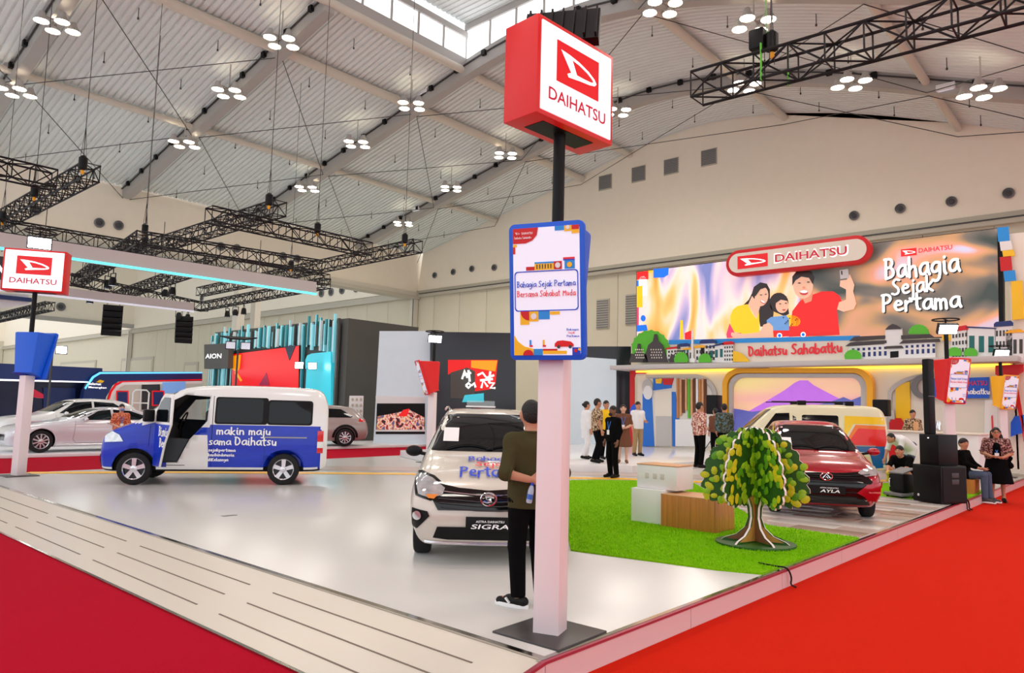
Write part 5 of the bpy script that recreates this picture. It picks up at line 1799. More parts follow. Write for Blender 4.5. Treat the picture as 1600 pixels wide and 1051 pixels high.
class Car:
    def __init__(self, name, label, loc, az, stations, paint, axles, r=.29, tw=.18, hw=.74, style='five', zone=None, cuts=(), arch=1.18, cat='car', group=None):
        """az: direction (deg) the rear points to, seen from the nose; loc: nose on the ground"""
        self.t = thing(name, label, cat, loc, math.radians(az), group)
        vs, fs = loft(stations)
        mb = MB(paint)
        mb.add(vs, fs)
        me = mb.mesh('body', angle=45)
        if zone:
            names = [m_.name for m_ in me.materials]
            for nm in zone[1]:
                if nm not in names:
                    me.materials.append(MATS[nm])
            names = [m_.name for m_ in me.materials]
            for p in me.polygons:
                p.material_index = names.index(zone[0](p.center))
        cm = []
        for ax in axles:
            for s in (-1, 1):
                cm.append(MB('black').lathe([(r * arch, s * (hw - tw * .75)), (r * arch, s * 1.3)], 36, (ax, 0, r), axis='y').mesh('c'))
        cm += [c.mesh('c') for c in cuts]
        me = carve(me, cm)
        me.name = 'body'
        self.body = link('body', me, self.t)
        bm = bmesh.new()
        bm.from_mesh(me)
        self.bvh = BVHTree.FromBMesh(bm)
        bm.free()
        key = (r, tw, style)
        if key not in _WM:
            _WM[key] = wheel_meshes(r, tw, style)
        for ax in axles:
            for s in (-1, 1):
                w = link('wheel', _WM[key][0], self.t, (ax, s * (hw - tw / 2 + .03), r))
                if s > 0:
                    w.rotation_euler = (0, 0, math.pi)
                link('rim', _WM[key][1], w)

    def hit(self, a, b, view, off):
        o, d = {'left': ((a, -3, b), (0, 1, 0)), 'right': ((a, 3, b), (0, -1, 0)), 'front': ((-3, a, b), (1, 0, 0)), 'rear': ((9, a, b), (-1, 0, 0)), 'top': ((a, b, 4), (0, 0, -1))}[view]
        loc, nrm, i, ds = self.bvh.ray_cast(Vector(o), Vector(d))
        if loc is None:
            o2 = Vector(o) + Vector(d) * 2.3
            loc, nrm, i, ds = self.bvh.find_nearest(o2)
        dv = Vector(d)
        if nrm.dot(dv) > 0:
            nrm = -nrm
        return loc + nrm * off - dv * off * .3

    def patch(self, name, poly, mat, view='left', off=.006, h=.12, parent=None):
        v, f = tess(poly, h)
        mb = MB(mat)
        mb.add([self.hit(a, b, view, off) for a, b in v], f)
        return O(name, mb, parent or self.t, fix=False)

    def both(self, name, poly, mat, off=.006, h=.12):
        return [self.patch(name, poly, mat, v, off, h) for v in ('left', 'right')]

    def line(self, name, pts, mat, view='left', r=.006, off=.003, n=10):
        P = []
        for i in range(len(pts) - 1):
            for k in range(n):
                f = k / n
                P.append(self.hit(pts[i][0] * (1 - f) + pts[i + 1][0] * f, pts[i][1] * (1 - f) + pts[i + 1][1] * f, view, off))
        P.append(self.hit(*pts[-1], view, off))
        return O(name, MB(mat).tube(P, r, 5), self.t)

    def words(self, name, s, mat, view, u0, v0, du, dv, w, h, r=.14, off=.012, kind='script', slant=0.0):
        """lettering laid on the body: (u0,v0) start, du/dv directions in the view's 2-D plane"""
        if kind == 'script':
            pl, tw = strokes2d(s)
            vs, fs = ribbon2d(pl, r)
            vs = [((a + slant * b) * w / tw, b * h / 1.7, c_) for a, b, c_ in vs]
        else:
            vs, fs = _TX[s]
            vs = [(a * w + slant * b * h, b * h, 0) for a, b in vs]
        mb = MB(mat)
        mb.add([self.hit(u0 + a * du[0] + b * dv[0], v0 + a * du[1] + b * dv[1], view, off + c_) for a, b, c_ in vs], fs)
        return O(name, mb, self.t, smooth=False, fix=False)

    def mirror(self, x, y, z, mat, s):
        o = O('mirror', MB(mat).ball((x, s * y, z), (.055, .10, .065), 12, 8), self.t)
        O('mirror_stalk', MB('black').bar((x + .02, s * (y - .2), z - .05), (x, s * (y - .06), z - .02), .022, 6), self.t)
        O('mirror_glass', MB('chrome').ball((x + .035, s * y, z), (.03, .085, .055), 10, 6), o)


def rib(poly):
    return poly


# ---- silver seven-seat hatchback facing the viewer
sig = [(0, .33, .60, .42, .60, .45, .58, .56, .46), (.05, .23, .72, .60, .74, .47, .70, .66, .58), (.17, .19, .82, .70, .80, .5, .76, .76, .64), (.45, .19, .93, .74, .825, .55, .79, .85, .66), (1.02, .19, 1.03, .76, .828, .6, .77, .95, .68),
       (1.2, .19, 1.12, .76, .828, .6, .77, .98, .665), (1.6, .19, 1.36, .76, .828, .6, .765, 1.0, .615), (1.98, .19, 1.525, .76, .828, .6, .76, 1.0, .565), (2.6, .19, 1.58, .76, .828, .6, .76, 1.0, .58), (3.5, .19, 1.56, .76, .825, .6, .75, 1.02, .57), (3.85, .22, 1.47, .74, .81, .6, .73, 1.02, .54), (4.03, .27, 1.05, .7, .78, .6, .70, .95, .58), (4.1, .36, .76, .6, .7, .55, .62, .7, .5)]
ax = Vector((5.92, 5.59, 0))
hd = math.radians(44.2)
nose = ax - Vector((math.cos(hd), math.sin(hd), 0)) * .78
c = Car('hatchback_car', 'silver hatchback with blue and red hand lettering on its bonnet', (nose.x, nose.y, S), 44.2, sig, 'car_silver', (.78, 3.3), .295, .18, .75)
c.patch('windscreen', [(-.66, 1.075), (.66, 1.075), (.62, 1.2), (.55, 1.47), (.4, 1.495), (-.4, 1.495), (-.55, 1.47), (-.62, 1.2)], 'car_glass', 'front', .006, .08)
for v in ('left', 'right'):
    for p in ([(1.42, 1.06), (1.95, 1.42), (2.35, 1.46), (2.35, 1.05)], [(2.42, 1.05), (2.42, 1.46), (3.1, 1.46), (3.1, 1.06)], [(3.17, 1.06), (3.17, 1.45), (3.5, 1.42), (3.75, 1.12)]):
        c.patch('side_window', p, 'car_glass', v)
    c.line('door_seam', [(1.35, 1.0), (1.3, .5), (1.45, .25), (2.3, .25), (2.38, 1.02)], 'black', v, .004)
    c.line('door_seam', [(2.38, 1.02), (2.38, .25), (2.95, .25), (3.05, .6), (3.15, 1.02)], 'black', v, .004)
    c.patch('door_handle', [(2.15, .9), (2.33, .9), (2.33, .93), (2.15, .93)], 'chrome', v, .02)
for s in (-1, 1):
    f = lambda L: [(s * a, b) for a, b in L]
    hl = c.patch('headlamp', f([(.76, .86), (.70, .875), (.58, .845), (.44, .76), (.46, .70), (.58, .665), (.70, .70)]), 'headlamp', 'front', .012, .05)
    c.patch('lamp_bezel', f([(.79, .885), (.70, .90), (.56, .865), (.40, .765), (.42, .685), (.58, .645), (.73, .685)]), 'black_gloss', 'front', .007, .05, hl)
    c.patch('indicator', f([(.50, .70), (.62, .70), (.60, .665), (.54, .66)]), 'lamp_orange', 'front', .018, .05, hl)
    fg = c.patch('fog_bezel', f([(.76, .57), (.60, .545), (.58, .50), (.70, .37), (.76, .36)]), 'black', 'front', .008, .05)
    c.patch('fog_lamp', f([(.70 + .042 * math.cos(a), .50 + .042 * math.sin(a)) for a in np.linspace(0, 5.9, 14)]), 'headlamp', 'front', .018, .04, fg)
    c.mirror(1.45, .88, 1.05, 'black', s)
c.patch('grille', [(-.50, .80), (-.30, .765), (0, .745), (.30, .765), (.50, .80), (.56, .66), (.50, .56), (-.50, .56), (-.56, .66)], 'black_gloss', 'front', .009, .05)
for z, w in ((.715, .46), (.655, .50), (.615, .49), (.58, .47)):
    c.line('grille_bar', [(-w, z + .012), (-.12, z - .015), (.12, z - .015), (w, z + .012)], 'chrome' if z > .7 else 'alloy_dark', 'front', .008, .014)
c.patch('lower_intake', [(-.5, .40), (.5, .40), (.54, .29), (.4, .275), (-.4, .275), (-.54, .29)], 'black', 'front', .008, .05)
c.line('bumper_lip', [(-.62, .245), (0, .235), (.62, .245)], 'alloy', 'front', .016, .01)
pl = O('number_plate', MB('black').box(-.045, -.03, -.28, .22, .365, .505), c.t, bevel=.004)
g = MB('ink_white')
fr = frame((-.046, .22, .365), (0, -1, 0), (0, 0, 1), (-1, 0, 0))
text(g, 'ASTRA DAIHATSU', .10, .085, .28, .022, fr, 'ink_white', .003)
text(g, 'SIGRA', .05, .025, .38, .045, fr, 'ink_white', .003, .35)
O('plate_lettering', g, pl, smooth=False, fix=False)
g = MB('chrome').tube([(-.02, .075 * math.cos(a), .675 + .062 * math.sin(a)) for a in np.linspace(0, 2 * math.pi, 24)[:-1]], .011, 6, closed=True)
g.tube([(-.025, .06 * x_, .675 + .05 * z_) for x_, z_ in ((-.9, .35), (-.2, .55), (.5, .45), (.3, .12), (-.3, -.1), (-.5, -.4), (.2, -.55), (.9, -.35))], .012, 6)
O('badge', g, c.t)
for s, x0, v0, w, h, mt in (('Bahagia', .76, .34, .50, .17, 'ink_blue'), ('Sejak', .55, .26, .36, .16, 'ink_red'), ('Pertama', .27, .42, .62, .24, 'ink_blue')):
    c.words('bonnet_lettering', s, mt, 'top', x0, v0 - .12, (0, -1), (1, 0), w, h, .12)
for y0_, y1_ in ((.5, -.05), (.02, -.5)):
    O('wiper', MB('black').tube([c.hit(y0_ * (1 - k / 8) + y1_ * k / 8, 1.085 + .05 * math.sin(k / 8 * 3.1), 'front', .02) for k in range(9)], .009, 6), c.t)
O('price_card', MB('white').box(-.002, .002, -.09, .09, -.13, .13), c.t, c.hit(.44, 1.24, 'front', .02)).rotation_euler = (0, .95, 0)
O('roof_spoiler', MB('black').box(3.78, 4.0, -.46, .46, 1.50, 1.53), c.t, bevel=.01)
for s in (-1, 1):
    O('roof_rail', MB('alloy').tube([(x, s * .55, 1.545 + .035 * math.sin((x - 2) / 1.6 * 3.14)) for x in np.linspace(2.05, 3.6, 12)], .014, 6), c.t)
t = thing('roof_box', 'small clear display box standing on the silver car roof', 'box', (0, 0, 0))
q = c.t.matrix_basis @ Vector((2.7, .1, 1.585))
t.location = q
t.rotation_euler = (0, 0, hd)
O('tray', MB('white').box(-.16, .16, -.2, .2, 0, .02), t)
O('cover', MB('clear_glass').box(-.15, .15, -.19, .19, .02, .09), t, bevel=.01)

# ---- maroon hatchback
ay = [(0, .33, .58, .42, .60, .45, .58, .54, .46), (.05, .23, .70, .60, .75, .47, .71, .64, .58), (.16, .19, .80, .70, .81, .5, .77, .74, .64), (.42, .18, .89, .74, .83, .55, .80, .81, .67), (.95, .18, .97, .76, .833, .6, .785, .89, .69),
      (1.15, .18, 1.06, .76, .833, .6, .78, .92, .67), (1.55, .18, 1.29, .76, .833, .6, .77, .94, .61), (1.92, .18, 1.44, .76, .833, .6, .76, .95, .555), (2.5, .18, 1.5, .76, .833, .6, .76, .96, .56), (3.2, .18, 1.46, .76, .83, .6, .75, .98, .55), (3.5, .22, 1.37, .74, .81, .6, .73, .98, .52), (3.7, .27, 1.0, .7, .78, .6, .70, .92, .56), (3.76, .36, .74, .6, .7, .55, .62, .7, .5)]
a_ = math.radians(27)
axl = Vector((12.64, 3.60, 0)) + Vector((-math.sin(a_), math.cos(a_), 0)) * .70
nose = axl - Vector((math.cos(a_), math.sin(a_), 0)) * .72
c = Car('hatchback_car', 'glossy maroon hatchback parked on the checker tiles', (nose.x, nose.y, S + .012), 27, ay, 'car_maroon', (.72, 3.2), .29, .18, .75)
c.patch('windscreen', [(-.67, 1.01), (.67, 1.01), (.62, 1.15), (.54, 1.38), (.4, 1.405), (-.4, 1.405), (-.54, 1.38), (-.62, 1.15)], 'car_glass', 'front', .006, .08)
for v in ('left', 'right'):
    for p in ([(1.38, .99), (1.9, 1.34), (2.25, 1.38), (2.25, .99)], [(2.32, .99), (2.32, 1.38), (2.9, 1.36), (3.15, 1.0)]):
        c.patch('side_window', p, 'car_glass', v)
    c.line('door_seam', [(1.3, .95), (1.25, .45), (1.45, .24), (2.2, .24), (2.28, .96)], 'black', v, .004)
for s in (-1, 1):
    f = lambda L: [(s * a, b) for a, b in L]
    c.patch('headlamp', f([(.79, .80), (.70, .815), (.50, .755), (.46, .715), (.56, .67), (.72, .69)]), 'headlamp', 'front', .012, .05)
    c.patch('bumper_fin', f([(.80, .60), (.56, .55), (.42, .43), (.70, .30), (.80, .27)]), 'car_maroon', 'front', .03, .05)
    c.patch('fog_slot', f([(.74, .47), (.58, .46), (.58, .445), (.74, .44)]), 'alloy', 'front', .04, .05)
    c.mirror(1.35, .95, 1.0, 'car_maroon', s)
c.patch('grille', [(-.52, .74), (-.28, .715), (0, .705), (.28, .715), (.52, .74), (.66, .60), (.50, .42), (.62, .25), (-.62, .25), (-.50, .42), (-.66, .60)], 'black_gloss', 'front', .008, .05)
for k in range(5):
    z = .64 - k * .07
    c.line('grille_bar', [(-.5 + k * .02, z), (.5 - k * .02, z)], 'black_metal', 'front', .008, .014)
c.line('chrome_trim', [(-.62, .70), (-.3, .668), (.3, .668), (.62, .70)], 'alloy_dark', 'front', .006, .018)
g = MB('chrome').tube([(-.025, .085 * math.cos(a), .655 + .055 * math.sin(a)) for a in np.linspace(0, 2 * math.pi, 24)[:-1]], .009, 6, closed=True)
g.tube([(-.03, -.055, .63), (-.03, 0, .70), (-.03, .055, .63)], .01, 6).tube([(-.03, -.02, .63), (-.03, .0, .66), (-.03, .02, .63)], .008, 6)
O('badge', g, c.t)
pl = O('number_plate', MB('black').box(-.05, -.035, -.26, .24, .40, .52), c.t)
g = MB('ink_white')
fr = frame((-.051, .24, .40), (0, -1, 0), (0, 0, 1), (-1, 0, 0))
text(g, 'ASTRA DAIHATSU', .14, .08, .26, .018, fr, 'ink_white', .003)
text(g, 'AYLA', .14, .02, .28, .045, fr, 'ink_white', .003, .35)
O('plate_lettering', g, pl, smooth=False, fix=False)
for y0_, y1_ in ((.5, -.05), (.02, -.5)):
    O('wiper', MB('black').tube([c.hit(y0_ * (1 - k / 8) + y1_ * k / 8, 1.02 + .045 * math.sin(k / 8 * 3.1), 'front', .02) for k in range(9)], .008, 6), c.t)
O('price_card', MB('white').box(-.002, .002, -.08, .08, -.1, .1), c.t, c.hit(.44, 1.12, 'front', .02)).rotation_euler = (0, .95, 0)

# ---- vans
vn = [(0, .34, .78, .50, .62, .5, .60, .70, .52), (.05, .26, .92, .68, .77, .52, .74, .84, .64), (.18, .24, 1.02, .76, .81, .55, .79, .92, .70), (.45, .24, 1.12, .79, .825, .6, .81, 1.0, .74), (.66, .24, 1.22, .79, .83, .6, .815, 1.1, .75), (1.0, .24, 1.56, .79, .83, .6, .815, 1.14, .73), (1.28, .24, 1.80, .79, .83, .6, .815, 1.14, .71),
      (1.6, .24, 1.88, .79, .83, .6, .815, 1.14, .71), (2.4, .24, 1.91, .79, .83, .6, .815, 1.14, .715), (3.7, .24, 1.90, .79, .83, .6, .815, 1.14, .715), (3.95, .26, 1.84, .78, .82, .6, .80, 1.14, .70), (4.05, .32, 1.6, .74, .79, .6, .77, 1.14, .70), (4.07, .36, 1.45, .70, .76, .6, .74, 1.1, .66)]


def van_glass(c, views, skip_front=False):
    c.patch('windscreen', [(-.72, 1.24), (.72, 1.24), (.66, 1.74), (-.66, 1.74)], 'car_glass', 'front', .006, .1)
    for v in views:
        if not skip_front:
            c.patch('side_window', [(1.02, 1.2), (1.0, 1.3), (1.35, 1.64), (1.85, 1.66), (1.85, 1.18)], 'car_glass', v)
        for p in (rrect(2.0, 2.84, 1.18, 1.64, .05), rrect(2.95, 3.74, 1.18, 1.6, .06)):
            w_ = c.patch('side_window', p, 'car_glass', v, .008)
        c.patch('window_surround', rrect(1.97, 2.93, 1.15, 1.665, .05), 'black', v, .004)
        c.patch('window_surround', rrect(2.92, 3.77, 1.15, 1.63, .06), 'black', v, .004)


f1, f2 = Vector((5.6, 14.33, 0)), Vector((7.81, 12.82, 0))
dv = (f2 - f1).normalized()
az = math.degrees(math.atan2(dv.y, dv.x))
nv = Vector((-dv.y, dv.x, 0))
nose = f1 - dv * .62 + nv * .72
opening = [(1.0, .42), (1.36, .42), (1.55, .85), (1.84, 1.2), (1.86, 1.66), (1.42, 1.69), (1.22, 1.58), (1.0, 1.36)]
cav = MB('seat_grey').prism([(1.02, .5), (1.92, .5), (1.92, 1.74), (1.32, 1.72), (.95, 1.3)], -.66, .62, 'xz')
hole = MB('seat_grey').prism(opening, -1.2, -.5, 'xz')

hole2 = MB('seat_grey').prism([(1.06, 1.2), (1.36, 1.60), (1.83, 1.64), (1.83, 1.18)], .5, 1.2, 'xz')


def zone_van(p):
    if .33 < p.z < 1.135 and p.x < 3.97 and not (1.15 < p.x < 1.95 and p.z < .95):
        return 'wrap_blue'
    return 'car_white' if p.z > .30 else 'black'


c = Car('minivan', 'blue and white lettered minivan with its front door open', (nose.x, nose.y, S), az, vn, 'car_white', (.62, 3.27), .30, .185, .78, zone=(zone_van, ['wrap_blue', 'car_white', 'black']), cuts=(cav, hole, hole2), arch=1.25, cat='van')
van_glass(c, ('left', 'right'), True)
O('side_window', MB('clear_glass').prism([(1.06, 1.2), (1.36, 1.60), (1.83, 1.64), (1.83, 1.18)], .735, .74, 'xz'), c.t)
c.patch('wrap_panel', [(1.92, .35), (3.93, .35), (3.93, 1.135), (1.9, 1.135), (1.86, .95)], 'wrap_blue', 'left', .003)
c.patch('front_bumper', [(-.6, .3), (.6, .3), (.66, .55), (-.66, .55)], 'car_white', 'front', .01)
for s in (-1, 1):
    v = 'left' if s < 0 else 'right'
    c.patch('headlamp', [(.10, .78), (.42, .80), (.34, .92), (.2, .98), (.09, .92)], 'headlamp', v, .012, .06)
    c.patch('tail_lamp', [(3.88, .62), (3.99, .62), (3.99, 1.05), (3.88, 1.05)], 'lamp_red', v, .012)
    c.patch('tail_lamp_clear', [(3.88, .72), (3.99, .72), (3.99, .84), (3.88, .84)], 'white_gloss', v, .016)
    c.patch('slide_rail', [(2.9, .90), (3.68, .90), (3.68, .925), (2.9, .925)], 'trim_grey', v, .012)
    c.line('door_seam', [(1.95, .35), (1.93, 1.68)], 'black', v, .005)
    c.line('door_seam', [(2.9, 1.13), (2.9, .5), (2.84, .36)], 'navy', v, .004)
    c.line('fender_seam', [(.86, 1.1), (.85, .72)], 'navy', v, .005)
X1 = (1, 0)
for s, x, z, w, h in (('makin', 2.02, .955, .50, .14), ('maju', 2.60, .955, .40, .14), ('sama', 1.90, .76, .39, .13), ('Daihatsu', 2.36, .76, .76, .15), ('sejakpertama', 1.90, .635, .48, .055), ('kasihindonesia', 1.90, .545, .46, .055), ('diKelasnya', 1.90, .455, .36, .055)):
    c.words('side_lettering', s, 'ink_white', 'left', x, z, X1, (0, 1), w, h, .115 if h > .1 else .15)
O('steering_wheel', MB('black').tube([(1.22 + .07 * math.sin(a), .28 + .19 * math.cos(a), 1.17 + .17 * math.sin(a)) for a in np.linspace(0, 6.28, 25)[:-1]], .016, 6, closed=True).bar((1.22, .28, 1.17), (1.05, .28, 1.05), .025, 6).bar((1.22, .1, 1.17), (1.22, .46, 1.17), .018, 6), c.t)
O('dashboard', MB('dark_grey').box(.96, 1.16, -.64, .6, .6, 1.13), c.t, bevel=.03)
for y in (-.34, .28):
    O('seat', MB('seat_grey').box(1.40, 1.88, y - .22, y + .22, .52, .82), c.t, bevel=.05)
    O('seat_back', MB('seat_grey').box(1.76, 1.9, y - .22, y + .22, .8, 1.4), c.t, bevel=.05)
    O('headrest', MB('seat_grey').box(1.79, 1.89, y - .12, y + .12, 1.42, 1.6), c.t, bevel=.03)
O('seat_box', MB('seat_grey').prism([(1.02, .42), (1.34, .42), (1.53, .85), (1.02, .88)], -.80, -.55, 'xz'), c.t, bevel=.01)
O('door_step', MB('dark_grey').box(1.02, 1.5, -.8, -.62, .36, .46), c.t, bevel=.01)
# the open door: hinge at x = .98, swung out towards the viewer
do = link('front_door', None, c.t, (.98, -.815, 0))
d2 = MB('car_white').prism([(0, .36), (.38, .36), (.58, .8), (.86, 1.14), (.88, 1.68), (.44, 1.70), (.24, 1.60), (0, 1.36)], -.04, .0, 'xz')
dm = O('door_shell', d2, do, bevel=.008)
O('door_skin', MB('wrap_blue').prism([(.01, .37), (.37, .37), (.57, .8), (.84, 1.135), (.01, 1.135)], -.046, -.041, 'xz'), do)
O('door_trim', MB('seat_grey').prism([(.02, .39), (.36, .39), (.56, .8), (.82, 1.12), (.02, 1.12)], .001, .012, 'xz'), do)
O('door_window', MB('car_glass').prism([(.06, 1.18), (.06, 1.36), (.27, 1.54), (.46, 1.63), (.80, 1.62), (.80, 1.18)], -.046, .006, 'xz'), do)
g = MB('ink_white')
fr = frame((.28, -.047, .93), (1, 0, 0), (0, 0, 1), (0, -1, 0))
script(g, 'Bisnis', 0, 0, .50, .16, fr, 'ink_white', .15)
script(g, 'Ber', .08, -.2, .3, .15, fr, 'ink_white', .15)
O('door_lettering', g, do, smooth=False, fix=False)
O('mirror', MB('black').box(-.06, .06, -.26, -.07, 1.17, 1.40), do, bevel=.03)
do.rotation_euler = (0, 0, math.radians(-62))

# cream van with colour stripes
rw, fw = Vector((19.75, 5.9, 0)), Vector((18.45, 8.2, 0))
dv = (rw - fw).normalized()
nv = Vector((-dv.y, dv.x, 0))
nose = fw - dv * .62 + nv * .72
c = Car('minivan', 'cream van with yellow, orange, red and blue stripes behind the maroon car', (nose.x, nose.y, S), math.degrees(math.atan2(dv.y, dv.x)), vn, 'car_cream', (.62, 3.27), .30, .185, .78, arch=1.22, cat='van')
c.patch('windscreen', [(-.72, 1.24), (.72, 1.24), (.66, 1.74), (-.66, 1.74)], 'car_glass', 'front', .006, .1)
for v in ('left', 'right'):
    c.patch('side_window', [(1.05, 1.2), (1.38, 1.64), (1.72, 1.66), (1.72, 1.18)], 'car_glass', v)
    c.patch('side_window', [(1.80, 1.2), (1.80, 1.6), (1.88, 1.55), (1.9, 1.2)], 'car_glass', v)
    c.patch('side_window', rrect(2.02, 2.90, 1.12, 1.62, .05), 'car_glass', v)
    c.patch('yellow_stripe', [(2.7, .98), (3.0, 1.0), (3.05, 1.62), (3.99, 1.6), (4.0, 1.42), (3.25, 1.42), (3.05, 1.08), (2.72, .95)], 'wrap_yellow', v, .004)
    c.patch('orange_stripe', [(2.6, .93), (3.08, 1.02), (3.3, 1.40), (4.0, 1.38), (4.0, 1.28), (3.36, 1.3), (3.14, .95)], 'wrap_orange', v, .006)
    c.patch('red_stripe', [(2.4, .90), (3.12, .96), (3.36, 1.31), (4.0, 1.29), (4.02, .88), (2.4, .84)], 'wrap_red', v, .008)
    c.patch('blue_panel', [(1.0, .32), (2.85, .32), (2.95, .72), (3.6, .72), (3.7, .32), (4.0, .35), (4.02, .88), (1.0, .80)], 'wrap_seablue', v, .004)
    c.patch('slide_rail', [(2.9, .86), (3.75, .86), (3.75, .89), (2.9, .89)], 'trim_grey', v, .014)
    c.patch('headlamp', [(.10, .78), (.42, .80), (.34, .92), (.2, .98), (.09, .92)], 'headlamp', v, .012, .06)
    for y in (1,):
        s = -1 if v == 'left' else 1
        O('roof_rack', MB('black').box(1.95, 2.15, s * .5, s * .66, 1.88, 1.99).box(3.1, 3.3, s * .5, s * .66, 1.88, 1.99).rbar((1.3, s * .58, 1.95), (3.3, s * .58, 1.975), .03, .025), c.t, bevel=.01)

# ---- cars of the left booth
cp = [(0, .30, .58, .5, .66, .42, .62, .52, .5), (.08, .2, .70, .68, .82, .45, .77, .62, .62), (.3, .17, .80, .78, .90, .5, .86, .72, .72), (.9, .16, .90, .82, .92, .55, .89, .82, .74), (1.55, .16, .98, .83, .92, .6, .88, .90, .74), (1.75, .16, 1.06, .83, .92, .6, .87, .92, .72), (2.4, .16, 1.34, .83, .92, .6, .86, .93, .60), (3.0, .16, 1.41, .83, .92, .6, .86, .94, .58), (3.7, .16, 1.33, .83, .92, .6, .87, .96, .58), (4.35, .18, 1.08, .82, .91, .6, .86, .94, .66), (4.75, .25, .98, .76, .86, .6, .80, .88, .66), (4.85, .36, .8, .66, .76, .6, .70, .76, .56)]
c = Car('coupe_car', 'silver coupe shown side-on beside the left sign tower', (6.2, 25.9, .1), 0, cp, 'car_paleblue', (.85, 3.72), .34, .23, .85, 'ten', arch=1.12, group='cars of the left booth')
suv = [(0, .33, .7, .5, .66, .5, .62, .62, .5), (.08, .24, .86, .68, .82, .5, .78, .78, .64), (.3, .2, .98, .78, .9, .55, .86, .88, .74), (1.2, .2, 1.08, .82, .92, .6, .88, .98, .76), (1.45, .2, 1.16, .82, .92, .6, .88, 1.02, .74), (2.15, .2, 1.58, .82, .92, .6, .87, 1.04, .66), (2.8, .2, 1.66, .82, .92, .6, .87, 1.06, .65), (3.8, .2, 1.62, .82, .92, .6, .86, 1.08, .63), (4.3, .24, 1.42, .8, .9, .6, .84, 1.08, .62), (4.55, .3, 1.05, .74, .86, .6, .8, .98, .62), (4.62, .4, .8, .6, .76, .6, .7, .76, .55)]
for v in ('left',):
    for p in ([(1.95, .98), (2.45, 1.26), (2.8, 1.31), (2.8, .99)], [(2.88, .99), (2.88, 1.31), (3.4, 1.28), (4.05, 1.05), (3.9, 1.0)]):
        c.patch('side_window', p, 'car_glass', v)
    c.line('door_seam', [(1.75, .95), (1.7, .4), (1.8, .28), (2.95, .28), (2.98, .95)], 'mid_grey', v, .005)
    c.line('window_trim', [(1.9, .97), (2.45, 1.3), (2.95, 1.35), (3.45, 1.31), (4.1, 1.06)], 'chrome', v, .008)
    c.patch('headlamp', [(.1, .58), (.5, .62), (.48, .70), (.2, .68)], 'headlamp', v, .012)
    c.line('sill', [(1.25, .24), (3.3, .24)], 'alloy', v, .02)
    c.patch('door_handle', [(2.65, .86), (2.85, .87), (2.85, .895), (2.65, .885)], 'chrome', v, .02)
c.mirror(2.0, .98, 1.0, 'car_paleblue', -1)
c.patch('windscreen', [(-.72, 1.05), (.72, 1.05), (.58, 1.31), (-.58, 1.31)], 'car_glass', 'front', .006, .1)
c.patch('grille', [(-.5, .36), (.5, .36), (.55, .54), (-.55, .54)], 'black_gloss', 'front', .008, .1)
for lab, loc, paint, az, sp_, hw in (('white car behind the silver coupe', (6.8, 29.3, .1), 'car_white', 2, suv, .85), ('dark-windowed white car at the left edge of the picture', (1.5, 31.6, .1), 'car_white', 4, suv, .85)):
    c = Car('estate_car', lab, loc, az, sp_, paint, (.9, 3.7), .35, .23, hw, 'ten', arch=1.12, group='cars of the left booth')
    for p in ([(1.7, 1.12), (2.2, 1.5), (2.75, 1.54), (2.75, 1.12)], [(2.83, 1.12), (2.83, 1.54), (3.5, 1.5), (4.0, 1.2), (3.9, 1.14)]):
        c.patch('side_window', p, 'car_glass', 'left')
    c.line('door_seam', [(1.6, 1.05), (1.55, .4), (2.8, .35), (2.8, 1.08)], 'mid_grey', 'left', .005)
    c.mirror(1.85, 1.0, 1.12, paint, -1)
    c.patch('windscreen', [(-.72, 1.17), (.72, 1.17), (.62, 1.54), (-.62, 1.54)], 'car_glass', 'front', .006, .1)
# grey crossover whose tail shows right of the blue van
c = Car('crossover_car', 'grey crossover whose tail shows just right of the blue van', (14.6, 26.9, .1), math.degrees(math.atan2(-.45, .9)), suv, 'car_grey', (.9, 3.7), .36, .23, .86, 'ten', arch=1.12, group='cars of the left booth')
c.patch('side_window', [(2.83, 1.14), (2.83, 1.5), (3.5, 1.48), (4.0, 1.2), (3.9, 1.15)], 'car_glass', 'left')
c.patch('tail_lamp', [(4.2, 1.0), (4.5, .98), (4.5, 1.08), (4.25, 1.12)], 'lamp_red', 'left', .012)
c.patch('arch_cladding', [(3.7 + .52 * math.cos(a), .36 + .52 * math.sin(a)) for a in np.linspace(0, 3.14, 12)] + [(3.7 + .42 * math.cos(a), .36 + .42 * math.sin(a)) for a in np.linspace(3.14, 0, 12)], 'black', 'left', .008, .2)
